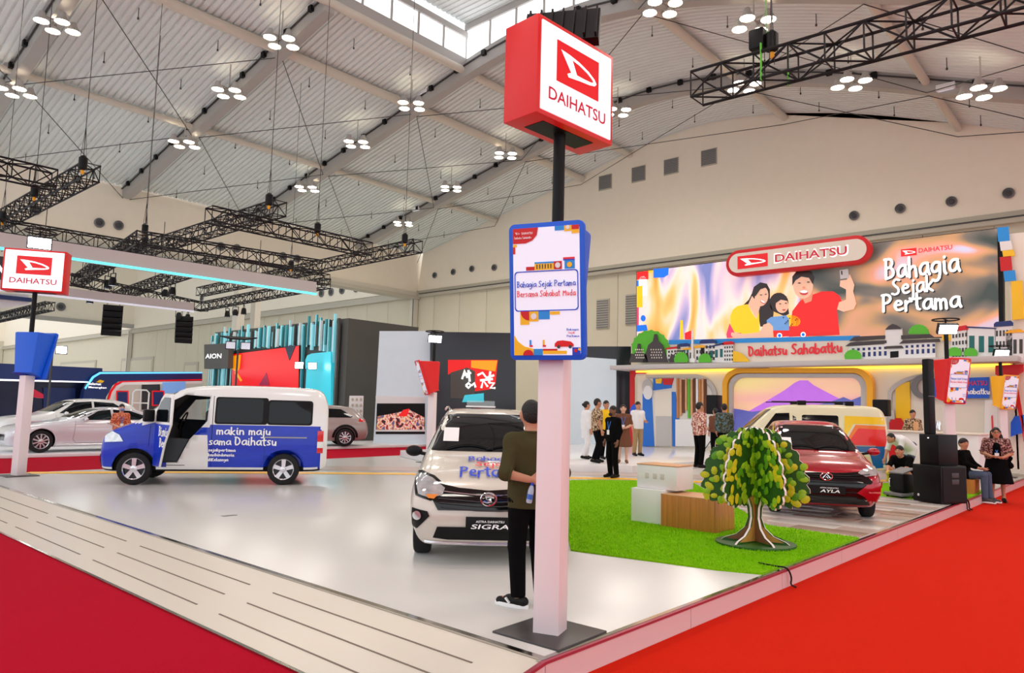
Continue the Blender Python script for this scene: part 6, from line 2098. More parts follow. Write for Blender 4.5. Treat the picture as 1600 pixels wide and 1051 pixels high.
# ------------------------------------------------------------------ people: smooth distance-field bodies
def nets(f, lo, hi, h):
    """surface of f = 0 on a grid (naive surface nets)"""
    lo, hi = np.array(lo, float), np.array(hi, float)
    n = np.maximum(2, np.ceil((hi - lo) / h).astype(int)) + 1
    ax = [lo[i] + h * np.arange(n[i]) for i in range(3)]
    P = np.stack(np.meshgrid(*ax, indexing='ij'), -1)
    D = f(P.reshape(-1, 3)).reshape(n)
    S_ = D < 0
    c = n - 1
    acc = np.zeros((*c, 3))
    cnt = np.zeros(c)
    cor = [(i, j, k) for i in (0, 1) for j in (0, 1) for k in (0, 1)]

    def sl(A, o):
        return A[o[0]:o[0] + c[0], o[1]:o[1] + c[1], o[2]:o[2] + c[2]]
    for a in cor:
        for d in range(3):
            if a[d]:
                continue
            b = list(a)
            b[d] = 1
            da, db = sl(D, a), sl(D, b)
            m = sl(S_, a) != sl(S_, b)
            t_ = np.where(m, da / np.where(m, da - db, 1), 0)
            for q in range(3):
                acc[..., q] += np.where(m, a[q] + (t_ if q == d else 0), 0)
            cnt += m
    act = cnt > 0
    idx = -np.ones(c, int)
    idx[act] = np.arange(act.sum())
    cell = np.argwhere(act)
    V = lo + h * (cell + acc[act] / cnt[act][:, None])
    F_ = []
    for d in range(3):
        e, g_ = (d + 1) % 3, (d + 2) % 3
        sa = [slice(1, c[i]) for i in range(3)]
        s0, s1 = list(sa), list(sa)
        s0[d] = slice(0, c[d])
        s1[d] = slice(1, c[d] + 1)
        A, B = S_[tuple(s0)], S_[tuple(s1)]
        ed = np.argwhere(A != B)
        if not len(ed):
            continue
        base_ = ed.copy()
        base_[:, e] += 1
        base_[:, g_] += 1

        def at_(de, dg_):
            q = base_.copy()
            q[:, e] -= de
            q[:, g_] -= dg_
            return idx[q[:, 0], q[:, 1], q[:, 2]]
        quad = np.stack([at_(1, 1), at_(0, 1), at_(0, 0), at_(1, 0)], 1)
        fl = ~A[ed[:, 0], ed[:, 1], ed[:, 2]]
        quad[fl] = quad[fl][:, ::-1]
        F_.append(quad[(quad >= 0).all(1)])
    return V, (np.concatenate(F_) if F_ else np.zeros((0, 4), int))


def field(prims, k=.035, clips=()):
    """prims: ('c', a, b, ra, rb[, cut]) round cones, ('e', centre, radii) ellipsoids; clips: (point, normal) keeps the negative side"""
    def f(P):
        d = None
        for p in prims:
            if p[0] == 'c':
                a, b = np.array(p[1], float), np.array(p[2], float)
                ba = b - a
                t_ = np.clip(((P - a) @ ba) / max(ba @ ba, 1e-9), 0, 1)
                q = np.linalg.norm(P - a - t_[:, None] * ba, axis=1) - (p[3] + (p[4] - p[3]) * t_)
                if len(p) > 5:
                    u = ba / np.linalg.norm(ba)
                    q = np.maximum(q, (P - b) @ u)
            else:
                r = np.array(p[2], float)
                w = (P - np.array(p[1], float)) / r
                l = np.linalg.norm(w, axis=1)
                q = (l - 1) * r.min() * np.maximum(.6, 1)
            if d is None:
                d = q
            else:
                h = np.clip(.5 + .5 * (d - q) / k, 0, 1)
                d = d * (1 - h) + q * h - k * h * (1 - h)
        for c, n in clips:
            n = np.array(n, float)
            d = np.maximum(d, (P - np.array(c, float)) @ (n / np.linalg.norm(n)))
        return d
    return f


def bounds(prims, pad=.03):
    pts = []
    for p in prims:
        if p[0] == 'c':
            for q, r in ((p[1], p[3]), (p[2], p[4])):
                pts += [np.array(q) - r, np.array(q) + r]
        else:
            pts += [np.array(p[1]) - np.array(p[2]), np.array(p[1]) + np.array(p[2])]
    pts = np.array(pts)
    return pts.min(0) - pad, pts.max(0) + pad


def blob(prims, mat, h=.018, k=.035, clips=(), mb=None):
    lo, hi = bounds(prims)
    V, F_ = nets(field(prims, k, clips), lo, hi, h)
    mb = mb or MB(mat)
    mb.add(V.tolist(), F_.tolist(), mat)
    return mb


def hand_prims(wr, ha, side, curl=.5, palm_n=None):
    """palm, four fingers of unequal length and a thumb from the side of the palm"""
    wr, ha = np.array(wr, float), np.array(ha, float)
    d = ha - wr
    L = np.linalg.norm(d)
    d /= L
    w = np.array(palm_n, float) if palm_n is not None else np.array([0, -1.0, 0])
    w -= d * (w @ d)
    w /= np.linalg.norm(w) + 1e-9          # across the palm, towards the thumb
    n = np.cross(d, w) * side              # direction the fingers curl
    P = [('c', wr, wr + d * .05, .024, .03), ('c', wr + d * .045 + w * .02, wr + d * .09 + w * .026, .018, .015), ('c', wr + d * .045 - w * .018, wr + d * .088 - w * .026, .017, .013)]
    base_ = wr + d * .09
    for i, (o, l) in enumerate(((.028, .070), (.0095, .078), (-.0095, .072), (-.027, .056))):
        a = base_ + w * o
        b = a + d * l * .5 + n * l * .12 * curl
        e = b + (d * (1 - curl * .7) + n * curl) * l * .5
        P += [('c', a, b, .0095, .0088), ('c', b, e, .0088, .0072)]
    a = wr + d * .03 + w * .026
    b = a + d * .025 + w * .03 + n * .01
    P += [('c', a, b, .013, .011), ('c', b, b + d * .035 + w * .006 + n * .012, .011, .0085)]
    return P


def person(label, loc, face, H=1.70, top='black_cloth', bottom='black_cloth', shoes='black', skin='skin', hair='short', sleeve='long', hem=.84, skirt=None, J=None, curl=.5, res=.02, group=None, girth=1.0, hair_mat='hair', collar=True, sole=None, cuff=.06, look=0.0, thumb=None):
    k = H / 1.70
    j = dict(pelvis=(0, 0, .93), chest=(0, 0, 1.28), neck=(0, .012, 1.42), head=(0, -.012, 1.575))
    for s, q in ((1, 'L'), (-1, 'R')):
        j.update({'sh' + q: (.172 * s, .0, 1.345), 'el' + q: (.225 * s, .03, 1.10), 'wr' + q: (.225 * s, -.05, .865), 'ha' + q: (.22 * s, -.075, .775), 'hip' + q: (.088 * s, 0, .90), 'kn' + q: (.10 * s, -.02, .49), 'an' + q: (.105 * s, .03, .085), 'to' + q: (.125 * s, -.135, .035)})
    j.update(J or {})
    j = {a: np.array(b, float) * k for a, b in j.items()}
    t = thing('person', label, 'person', loc, math.radians(face) + math.pi / 2, group)
    up = j['neck'] - j['pelvis']
    up = up / np.linalg.norm(up)
    fw = np.array([0, -1.0, 0])
    fw = fw - up * (fw @ up)
    fw /= np.linalg.norm(fw)
    hd_ = j['head']
    cl, sl_ = math.cos(look), math.sin(look)
    hx = np.array([cl, sl_, 0])
    hf = np.array([sl_, -cl, 0])             # the way the face looks
    g_ = girth

    def torso(e):
        P = []
        for s in (-1, 1):
            x = np.array([s, 0, 0])
            P += [('c', j['chest'] + x * .075 * k * g_ - up * .0, j['pelvis'] + x * .065 * k * g_, (.108 * g_ + e) * k, (.112 * g_ + e) * k),
                  ('c', j['chest'] + x * .05, j['sh' + ('L' if s > 0 else 'R')], (.1 + e) * k, (.06 + e) * k),
                  ('c', j['neck'] - up * .045 * k + x * .02, j['sh' + ('L' if s > 0 else 'R')], (.048 + e) * k, (.052 + e) * k)]
        P.append(('c', j['chest'] + up * .02, j['neck'] - up * .03, (.1 + e) * k, (.06 + e) * k))
        return P

    def arm(q, e, to=1.0, cut_=False):
        a, b, c = j['sh' + q], j['el' + q], j['wr' + q]
        P = [('c', a, b, (.056 * g_ + e) * k, (.043 + e) * k) + ((1,) if cut_ and to <= .5 else ())]
        if to > .5:
            f = (to - .5) * 2
            P.append(('c', b, b + (c - b) * f, (.043 + e) * k, (.030 + e) * k + .008 * (1 - f)) + ((1,) if cut_ else ()))
        return P

    def leg(q, e, cut_=False):
        a, b, c = j['hip' + q], j['kn' + q], j['an' + q]
        return [('c', a, b, (.086 * g_ + e) * k, (.056 + e) * k), ('c', b, c, (.056 + e) * k, (.036 + e * 1.4) * k) + ((1,) if cut_ else ())]
    head = [('e', hd_ + np.array([0, .008, .012]) * k, np.array([.076, .095, .108]) * k), ('c', hd_ + (hf * .035 + np.array([0, 0, -.04])) * k, hd_ + (hf * .05 + np.array([0, 0, -.088])) * k, .055 * k, .036 * k),
            ('c', j['neck'] - up * .05, hd_ + np.array([0, 0, -.06]) * k, .058 * k, .05 * k),
            ('c', hd_ + (hf * .088 + np.array([0, 0, .012])) * k, hd_ + (hf * .108 + np.array([0, 0, -.022])) * k, .009 * k, .014 * k)]
    for s in (-1, 1):
        head.append(('e', hd_ + hx * s * .078 * k + np.array([0, .0, -.005]) * k, np.array([.016, .022, .033]) * k))
    prims = torso(0) + head + arm('L', 0) + arm('R', 0) + leg('L', 0) + leg('R', 0)
    for q in 'LR':
        prims.append(('c', j['an' + q], j['to' + q], .036 * k, .03 * k))
    body = blob(prims, skin, res, .03)
    for q, s in (('L', 1), ('R', -1)):
        blob(hand_prims(j['wr' + q], j['ha' + q], s, curl, thumb), skin, .0065, .008, mb=body)
    O('body', body, t, fix=False, angle=180)
    # clothes
    z = np.array([0, 0, 1.0])
    tp = torso(.016) + sum((arm(q, .013, {'long': 1 - cuff, 'short': .46, 'roll': .62, 'none': .2}[sleeve], True) for q in 'LR'), [])
    clips = [(j['pelvis'] + up * (hem - .93) * k, -up), (j['neck'] + up * .012, up)]
    if hem < .86:
        tp += [('c', j['pelvis'], j['pelvis'] + up * (hem - .95) * k, (.135 * g_) * k, (.14 * g_) * k)]
        tp += [('c', j['hip' + q], j['hip' + q] + (j['kn' + q] - j['hip' + q]) * .3, (.1 * g_) * k, (.1 * g_) * k) for q in 'LR']
    O('shirt', blob(tp, top, res, .03, clips), t, fix=False, angle=180)
    if sleeve in ('roll', 'short'):
        for q in 'LR':
            a, b, c_ = j['sh' + q], j['el' + q], j['wr' + q]
            e0, e1_, rr0 = (b, c_, .058) if sleeve == 'roll' else (a, b, .060)
            u0 = (e1_ - e0) / np.linalg.norm(e1_ - e0)
            ce = e0 + (e1_ - e0) * (.22 if sleeve == 'roll' else .9)
            n0 = np.cross(u0, [.3, .2, .9])
            n0 /= np.linalg.norm(n0)
            n1_ = np.cross(u0, n0)
            O('sleeve_cuff', MB(top).tube([ce + (n0 * math.cos(w_) + n1_ * math.sin(w_)) * rr0 * k * (1 if sleeve == 'roll' else g_) for w_ in np.linspace(0, 6.28, 15)[:-1]], .009 * k, 6, closed=True), t)
    if collar:
        O('collar', MB(top).tube([j['neck'] + up * .004 + (hx * math.cos(a) * .066 + hf * math.sin(a) * .066) * k for a in np.linspace(0, 6.28, 17)[:-1]], .014 * k, 6, closed=True), t)
    if skirt:
        lowz = skirt * k
        wst = j['pelvis'] + up * .08 * k
        bot_ = (j['knL'] + j['knR']) / 2
        bot_[2] = lowz
        O('skirt', blob([('c', wst, bot_, .145 * g_ * k, .235 * g_ * k, 1), ('c', wst + np.array([.05, 0, 0]), bot_ + np.array([.06, 0, 0]), .12 * g_ * k, .2 * g_ * k, 1), ('c', wst - np.array([.05, 0, 0]), bot_ - np.array([.06, 0, 0]), .12 * g_ * k, .2 * g_ * k, 1)], bottom, res, .04, [(wst, up)]), t, fix=False, angle=180)
    else:
        lp = [('c', j['pelvis'] + np.array([s * .06, 0, .05]) * k, j['hip' + q], (.118 * g_) * k, (.1 * g_) * k) for q, s in (('L', 1), ('R', -1))]
        lp += leg('L', .018, True) + leg('R', .018, True)
        O('trousers', blob(lp, bottom, res, .022, [(j['pelvis'] + up * .1 * k, up)]), t, fix=False, angle=180)
    for q in 'LR':
        a, b = j['an' + q], j['to' + q]
        lowz = min(a[2] - .085 * k, b[2] - .035 * k)
        heel = a + (a - b) * np.array([.3, .3, 0]) + np.array([0, 0, -.03 * k])
        sh = [('c', heel, b, .042 * k, .036 * k), ('c', a + np.array([0, 0, -.02 * k]), (a + b) / 2, .046 * k, .04 * k)]
        so = O('shoe', blob(sh, shoes, .012, .02, [((0, 0, lowz + (.012 if sole else 0)), (0, 0, -1)), (a + np.array([0, 0, .03 * k]), (0, 0, 1))]), t, fix=False, angle=180)
        if sole:
            e1 = b - heel
            e1[2] = 0
            e1 /= np.linalg.norm(e1)
            n1 = np.array([-e1[1], e1[0], 0])
            Ls = np.linalg.norm((b - heel)[:2])
            out = [heel * np.array([1, 1, 0]) + e1 * (Ls / 2 + (Ls / 2 + .045) * math.cos(th)) + n1 * (.045 + .006 * math.cos(th)) * math.sin(th) for th in np.linspace(0, 6.28, 21)[:-1]]
            O('sole', MB(sole).slab([(p[0], p[1], lowz) for p in out], (0, 0, .034)), so, bevel=.005)
            O('stripe', MB(sole).rbar(a * np.array([1, 1, 0]) + e1 * .05 + n1 * .05 + z * (lowz + .04), a * np.array([1, 1, 0]) + e1 * .09 + n1 * .047 + z * (lowz + .075), .02, .012), so)
    # hair
    c0 = hd_ + np.array([0, .012, .018]) * k
    hp = [('e', c0, np.array([.085, .103, .114]) * k)]
    if hair == 'long':
        for s in (-1, 0, 1):
            hp.append(('c', c0 - hf * .03 + hx * s * .06 * k, j['neck'] - hf * .06 + hx * s * .085 * k - up * .17, .05 * k, .045 * k))
        hc = [(hd_ + (hf * .045 + np.array([0, 0, -.0])) * k, hf * .8 - np.array([0, 0, .35]))]
    elif hair == 'bun':
        hp.append(('e', c0 - hf * .1 * k, np.array([.045, .045, .045]) * k))
        hc = [(hd_ + (hf * .04) * k, hf * .8 - np.array([0, 0, .45]))]
    else:
        hc = [(hd_ + hf * .028 * k, hf * .75 - np.array([0, 0, .85]))]
    O('hair', blob(hp, hair_mat, min(res, .014), .02, hc), t, fix=False, angle=180)
    ey = MB('black')
    for s in (-1, 1):
        ey.ball(hd_ + (hx * s * .031 + hf * .083 + np.array([0, 0, .012])) * k, (.011 * k, .008 * k, .006 * k), 8, 6)
        ey.ball(hd_ + (hx * s * .032 + hf * .088 + np.array([0, 0, .032])) * k, (.017 * k, .007 * k, .004 * k), 8, 5)
    O('eyes', ey, t)
    O('mouth', MB('scr_mouth').ball(hd_ + (hf * .086 + np.array([0, 0, -.06])) * k, (.023 * k, .01 * k, .007 * k), 10, 6), t)
    return t, j, k


def lanyard(t, j, k, card='white', band='blue_cloth'):
    n, c = j['neck'], j['chest']
    O('lanyard', MB(band).tube([n + np.array([-.06, -.03, -.0]), c + np.array([-.05, -.125, .03]), c + np.array([0, -.145, -.16])], .008, 6).tube([n + np.array([.06, -.03, 0]), c + np.array([.05, -.125, .03]), c + np.array([0, -.145, -.16])], .008, 6), t)
    O('badge', MB(card).box(-.04, .04, -.16, -.15, -.11, 0), t, c + np.array([0, 0, -.16]))


# the visitor in front, seen from behind, hands clasped at the small of his back
B = dict(elL=(.27, .09, 1.09), wrL=(.10, .19, 1.05), haL=(.01, .21, 1.04), elR=(-.27, .09, 1.09), wrR=(-.11, .19, 1.02), haR=(-.02, .205, 1.0), head=(0, -.02, 1.57), anL=(.10, .03, .085), anR=(-.11, .03, .085), toL=(.2, -.11, .035), toR=(-.2, -.11, .035))
p0 = px(824, 946, 'z', S)
t, j, k = person('man in an olive shirt and black trousers, back turned, beside the tall sign pillar', (p0.x, p0.y, S), 66, 1.655, 'olive_cloth', 'black_cloth', 'black', 'skin', 'short', 'roll', .80, J=B, res=.0135, girth=1.0, sole='white', look=-.2, thumb=(0, 0, 1))
# bottle in his back pocket
b = thing('water_bottle', 'small clear water bottle with blue cap and label in the man\'s back pocket', 'bottle', (0, 0, 0))
q = t.matrix_basis @ Vector((.10, .19, .84))
b.location = q
b.rotation_euler = (.12, .1, 0)
M('bottle_plastic', (196, 214, 236), .08, alpha=.75, coat=.5)
M('bottle_label', (60, 110, 200), .4)
O('bottle', MB('bottle_plastic').lathe([(.02, 0), (.024, .01), (.024, .1), (.018, .125), (.01, .14)], 16), b)
O('label', MB('bottle_label').lathe([(.0246, .03), (.0246, .07)], 16, caps=False), b)
O('cap', MB('ink_blue').lathe([(.012, .138), (.012, .156), (.01, .159)], 14), b)

hf_ = dict(elL=(.24, .03, 1.11), wrL=(.08, -.17, 1.02), haL=(.0, -.2, 1.02), elR=(-.24, .03, 1.11), wrR=(-.08, -.17, 1.0), haR=(.0, -.2, 1.0))
walk = dict(knL=(.1, -.1, .5), anL=(.1, -.06, .09), toL=(.12, -.22, .04), anR=(-.1, .12, .1), toR=(-.12, -.04, .035))
p = px(957, 746, 'z', S)
t, j, k = person('bearded man in black shirt and trousers looking up, standing on the yellow line', (p.x, p.y, S), 165, 1.72, 'black_cloth', 'black_cloth', skin='skin_dark', hair='short')
lanyard(t, j, k)
O('beard', MB('hair').ball(j['head'] + np.array([0, -.075, -.085]), (.05, .045, .045), 10, 8), t)
p = px(932, 723, 'z', IS)
t, j, k = person('man in brown leaf-pattern batik shirt walking right on the inner stage', (p.x, p.y, IS), 325, 1.72, 'batik_brown', 'black_cloth', sleeve='short', J=walk)
p = px(946, 717, 'z', IS)
person('man in a bright yellow jacket and dark cap of hair behind the batik shirt', (p.x, p.y, IS), 250, 1.70, 'yellow_cloth', 'black_cloth')
p = px(915, 717, 'z', IS)
person('visitor all in white with a pale blue scarf left of the batik shirt', (p.x, p.y, IS), 330, 1.66, 'white_cloth', 'white_cloth', hair='bun', hem=.6, J=walk)
p = px(973, 723, 'z', IS)
t, j, k = person('woman in brown dress with blue lanyard holding her hands together', (p.x, p.y, IS), 215, 1.58, 'brown_cloth', 'brown_cloth', 'skin_dark', 'skin_fair', 'long', 'short', .88, skirt=.48, J=hf_)
lanyard(t, j, k)
p = px(996, 712, 'z', IS)
t, j, k = person('man in white polo shirt and khaki trousers by the red arch edge', (p.x, p.y, IS), 245, 1.72, 'white_cloth', 'khaki_cloth', sleeve='short', J=dict(elL=(.25, .02, 1.1), wrL=(.2, -.18, 1.05), haL=(.15, -.24, 1.08)))
p = px(1093, 731, 'z', IS)
t, j, k = person('man in pink batik shirt with folded hands left of the leaf tree', (p.x, p.y, IS), 330, 1.68, 'batik_pink', 'black_cloth', J=hf_, girth=1.1)
lanyard(t, j, k)
p = px(1132, 721, 'z', IS)
person('person in dark green patterned shirt seen from behind over the leaf tree', (p.x, p.y, IS), 25, 1.70, 'batik_green', 'black_cloth', girth=1.12)
p = px(1118, 714, 'z', IS)
person('person partly hidden beside the green patterned shirt, dark hair', (p.x, p.y, IS), 60, 1.58, 'brown_cloth', 'black_cloth', hair='bun')
# masked visitor by the white cars
p = px(207, 716, 'z', .1)
t, j, k = person('visitor in orange batik shirt with a blue face mask behind the van', (8.35, 22.6, 0), 262, 1.62, 'batik_orange', 'black_cloth', skin='skin_fair', sleeve='short', J=hf_, girth=1.1)
lanyard(t, j, k)
O('face_mask', MB('mask_blue').ball(j['head'] + np.array([0, -.07, -.045]), (.062, .05, .052), 12, 8), t)
p = px(545, 682, 'z', .1)
person('dark-clothed visitor beside the grey booth wall', (p.x, p.y, .1), 300, 1.68, 'black_cloth', 'black_cloth')

# two people tidying cloths behind the maroon car
bend = dict(pelvis=(0, .12, .88), chest=(0, -.22, 1.08), neck=(0, -.36, 1.13), head=(0, -.47, 1.12), shL=(.17, -.30, 1.08), shR=(-.17, -.30, 1.08), elL=(.2, -.38, .82), wrL=(.16, -.5, .62), haL=(.15, -.54, .54), elR=(-.2, -.38, .82), wrR=(-.16, -.5, .62), haR=(-.15, -.54, .54), hipL=(.09, .12, .86), hipR=(-.09, .12, .86))
p = px(1417, 757, 'z', S)
person('person in white shirt and jeans bending forward behind the maroon car', (p.x, p.y, S), 150, 1.68, 'white_cloth', 'denim', J=bend, sleeve='short', collar=False, girth=1.05)
crouch = dict(pelvis=(0, .12, .30), chest=(0, -.05, .62), neck=(0, -.13, .75), head=(0, -.2, .87), shL=(.17, -.1, .70), shR=(-.17, -.1, .70), elL=(.2, -.3, .52), wrL=(.12, -.5, .42), haL=(.1, -.58, .40), elR=(-.2, -.3, .52), wrR=(-.12, -.5, .42), haR=(-.1, -.58, .40), hipL=(.1, .12, .27), hipR=(-.1, .12, .27), knL=(.14, -.27, .45), knR=(-.14, -.27, .45), anL=(.12, .0, .085), anR=(-.12, .02, .085), toL=(.14, -.17, .035), toR=(-.14, -.15, .035))
p = px(1414, 768, 'z', S)
t, j, k = person('person in black shirt and jeans crouching with a yellow cloth', (p.x, p.y, S + .018), 168, 1.68, 'black_cloth', 'denim', J=crouch, sleeve='short', collar=False)
c = thing('cloth', 'crumpled yellow cleaning cloth in the crouching person\'s hands', 'cloth', (0, 0, 0))
q = t.matrix_basis @ Vector(((j['haL'] + j['haR']) / 2 + np.array([0, -.05, -.02])))
c.location = q
M('cloth_yellow', (226, 196, 70), .9, noise=.1, scale=20)
O('cloth_sheet', blob([('c', (-.14, 0, .04), (.12, -.05, .02), .05, .06), ('c', (0, 0, .0), (.05, -.04, -.14), .06, .05), ('c', (-.08, 0, .0), (-.1, .03, -.12), .05, .03)], 'cloth_yellow', .014, .03), c)
# seated man and woman on the stage edge
sit = dict(pelvis=(0, .05, .50), chest=(0, .03, .86), neck=(0, .02, 1.0), head=(0, .0, 1.145), shL=(.175, .02, .95), shR=(-.175, .02, .95), elL=(.22, -.1, .72), wrL=(.13, -.3, .62), haL=(.08, -.38, .60), elR=(-.22, -.1, .72), wrR=(-.12, -.31, .64), haR=(-.06, -.39, .62), hipL=(.09, .03, .47), hipR=(-.09, .03, .47), knL=(.11, -.40, .50), knR=(-.11, -.40, .50), anL=(.11, -.43, .0), anR=(-.11, -.40, .0), toL=(.13, -.60, -.05), toR=(-.13, -.57, -.05))
p = px(1508, 770, 'z', S)
q = Vector((18.75, 3.30, 0))
person('seated man in black jacket and jeans on the wooden block', (q.x, q.y, 0.10), 262, 1.70, 'black_cloth', 'denim', 'dark_grey', 'skin', J=sit, sole='white', look=-.7)
lean_ = dict(pelvis=(0, .03, .93), chest=(.0, -.08, 1.26), neck=(0, -.13, 1.40), head=(0, -.17, 1.54), shL=(.185, -.10, 1.35), shR=(-.185, -.10, 1.35), elL=(.27, -.1, 1.09), wrL=(.1, -.33, 1.0), haL=(.02, -.38, 1.0), elR=(-.27, -.1, 1.09), wrR=(-.1, -.34, 1.02), haR=(-.02, -.39, 1.02))
q = px(1560, 784, 'z', 0)
t, j, k = person('woman with glasses, patterned blouse and black skirt leaning by the aisle', (q.x, q.y, 0), 190, 1.66, 'batik_maroon', 'black_cloth', 'black', 'skin', 'long', 'short', .98, skirt=.42, J=lean_, girth=1.22, look=.15)
lanyard(t, j, k)
g = MB('black')
for s in (-1, 1):
    g.tube([j['head'] + np.array([s * .033 + .026 * math.cos(a) + .014, -.098, .012 + .019 * math.sin(a)]) for a in np.linspace(0, 6.28, 15)[:-1]], .004, 5, closed=True)
O('glasses', g, t)
O('apron', blob([('c', j['chest'] + np.array([0, -.05, -.02]), j['pelvis'] + np.array([0, -.05, .06]), .115, .15, 1)], 'black_cloth', .02, .03, [(j['chest'] + np.array([0, 0, .06]), (0, 0, 1))]), t, fix=False)
bg = thing('shoulder_bag', 'black shoulder bag hanging at the hip of the woman with glasses', 'bag', (0, 0, 0))
q = t.matrix_basis @ Vector((.24, .10, .80))
bg.location = q
bg.rotation_euler = (0, 0, t.rotation_euler.z)
O('bag', blob([('c', (0, -.13, 0), (0, .13, 0), .07, .07), ('c', (0, -.11, .16), (0, .11, .16), .055, .055)], 'black_cloth', .015, .08), bg)
O('strap', MB('black').tube([(0, -.12, .18), (-.08, -.1, .45), (-.13, -.02, .66), (-.1, .06, .45), (0, .12, .18)], .013, 6), bg)
q = px(1527, 700, 'z', IS)
person('attendant in brown shirt behind the bar counter', (24.4, 5.6, IS), 215, 1.66, 'batik_brown', 'black_cloth', J=hf_)
# ------------------------------------------------------------------ props on the stage
# tree made of crossed leaf-printed boards with white edges
p = px(1180, 852, 'z', S)
t = thing('cutout_tree', 'leafy tree of crossed cut-out boards with white edges on the lawn', 'cut-out tree', (p.x, p.y, S + .018), math.radians(20))
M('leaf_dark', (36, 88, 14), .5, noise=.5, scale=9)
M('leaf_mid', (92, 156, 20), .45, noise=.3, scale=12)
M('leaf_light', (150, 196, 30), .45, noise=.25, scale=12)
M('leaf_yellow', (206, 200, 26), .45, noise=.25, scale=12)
M('bark', (128, 84, 50), .6, noise=.4, scale=8, stretch=(1, 1, .3))
M('bark_light', (190, 140, 60), .6, noise=.3, scale=8, stretch=(1, 1, .3))
M('board_edge', (240, 226, 224), .5)
lr = random.Random(11)
O('base_disc', MB('leaf_dark').lathe([(.47, 0), (.47, .025), (.44, .03)], 40), t)


def half_outline():
    """half silhouette (u >= 0) of the crown and trunk, wavy edge"""
    P = [(.0, 1.42), (.10, 1.40)]
    crown = [(.10, 1.40), (.26, 1.34), (.42, 1.22), (.54, 1.04), (.61, .84), (.62, .66), (.55, .52), (.42, .47), (.28, .50)]
    pts = []
    for i in range(len(crown) - 1):
        for s in range(4):
            f = s / 4
            a = np.array(crown[i]) * (1 - f) + np.array(crown[i + 1]) * f
            nrm = a - np.array([.1, .85])
            nrm /= np.linalg.norm(nrm)
            pts.append(tuple(a + nrm * .018 * (1 if (len(pts) % 3) else -1)))
    trunk = [(.15, .56), (.09, .44), (.08, .32), (.12, .2), (.22, .11), (.36, .06), (.40, .03), (.0, .03)]
    return [(0, 1.42)] + pts + trunk


ho = half_outline()
crown_o = [q for q in ho if q[1] > .5 or q[0] > .3][:-2]
for w_i, a in enumerate((-100, -55, 20, 95, 150, 215)):
    ca, sa = math.cos(math.radians(a)), math.sin(math.radians(a))
    th = .028
    fr = lambda u, v, h=0.0, ca=ca, sa=sa: Vector((u * ca - h * sa, u * sa + h * ca, v))
    g = MB('board_edge')
    n = len(ho)
    vs = [fr(u, v, -th / 2) for u, v in ho] + [fr(u, v, th / 2) for u, v in ho]
    g.add(vs, [tuple(range(n))[::-1], tuple(range(n, 2 * n))], 'leaf_dark')
    o_ = 0
    g.f += [(i, (i + 1) % n, n + (i + 1) % n, n + i) for i in range(n)]
    g.m += ['board_edge'] * n
    w = O('wing_board', g, t, smooth=False)
    # printed trunk and leaves, proud of the board on both faces
    for sd in (-1, 1):
        g = MB('bark')
        g.slab([fr(u, v, sd * (th / 2 + .001)) for u, v in [(.0, .04), (.34, .05), (.19, .12), (.09, .22), (.055, .34), (.07, .46), (.13, .56), (0, .62)]], fr(0, 0, sd * .002), 'bark' if w_i % 2 else 'bark_light')
        O('trunk_print', g, w, smooth=False)
    lv = MB('leaf_mid')
    poly = [(q[0], q[1]) for q in ho if q[1] > .45 and (q[0] > .2 or q[1] > .9)]
    cnt = 0
    while cnt < 70:
        u, v = lr.uniform(.03, .6), lr.uniform(.48, 1.36)
        if not inside(ho, np.array([u]), np.array([v]))[0] or v < .5:
            continue
        cnt += 1
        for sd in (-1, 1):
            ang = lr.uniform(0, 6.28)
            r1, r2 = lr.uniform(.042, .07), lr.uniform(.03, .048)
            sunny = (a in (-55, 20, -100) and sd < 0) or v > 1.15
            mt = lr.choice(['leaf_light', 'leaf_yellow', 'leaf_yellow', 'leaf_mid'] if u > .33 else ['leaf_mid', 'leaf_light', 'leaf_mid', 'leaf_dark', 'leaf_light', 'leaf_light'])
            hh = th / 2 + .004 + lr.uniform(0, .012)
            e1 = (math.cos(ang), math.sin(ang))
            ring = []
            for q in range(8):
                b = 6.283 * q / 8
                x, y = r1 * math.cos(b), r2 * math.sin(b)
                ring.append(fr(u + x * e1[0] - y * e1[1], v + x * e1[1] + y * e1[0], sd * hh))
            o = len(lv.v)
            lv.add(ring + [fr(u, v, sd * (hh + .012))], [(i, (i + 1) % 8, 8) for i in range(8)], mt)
    lo = O('leaves', lv, w, fix=False)
    lo['kind'] = 'stuff'

# white step boxes and the wooden block
p = px(985, 812, 'z', S + .018)
c1, c2, c3 = px(986, 813, 'z', S + .018), px(1033, 821, 'z', S + .018), px(1117, 833, 'z', S + .018)
dr = (c3 - c2)
dr.z = 0
Lw = dr.length
dr.normalize()
an = math.atan2(dr.y, dr.x)
L1 = (c2 - c1).length
t = thing('white_pedestal', 'lower white pedestal box butted against the wooden block', 'pedestal', (c1.x, c1.y, S + .018), an, 'white pedestal boxes')
O('box', MB('white').box(0, L1 - .012, 0, .62, 0, .47), t, bevel=.006)
O('plinth_gap', MB('mid_grey').box(.01, L1 - .02, .01, .6, -.0, .012), t)
t = thing('white_pedestal', 'upper white pedestal box with a wooden lid and small printed panels', 'pedestal', (c1.x, c1.y, S + .49), an, 'white pedestal boxes')
O('box', MB('white').box(.03, L1 + .14, .10, .58, 0, .33), t, bevel=.006)
O('lid', MB('wood_top').box(.025, L1 + .145, .095, .585, .33, .345), t, bevel=.003)
M('socket_print', (214, 206, 200), .5)
for x in (.2, .33, .45):
    O('socket_plate', MB('socket_print').box(x - .03, x + .03, .09, .101, .14, .22), t, bevel=.003)
t = thing('wooden_block', 'long honey-coloured wooden bench block on the lawn', 'bench', (c2.x, c2.y, S + .018), an)
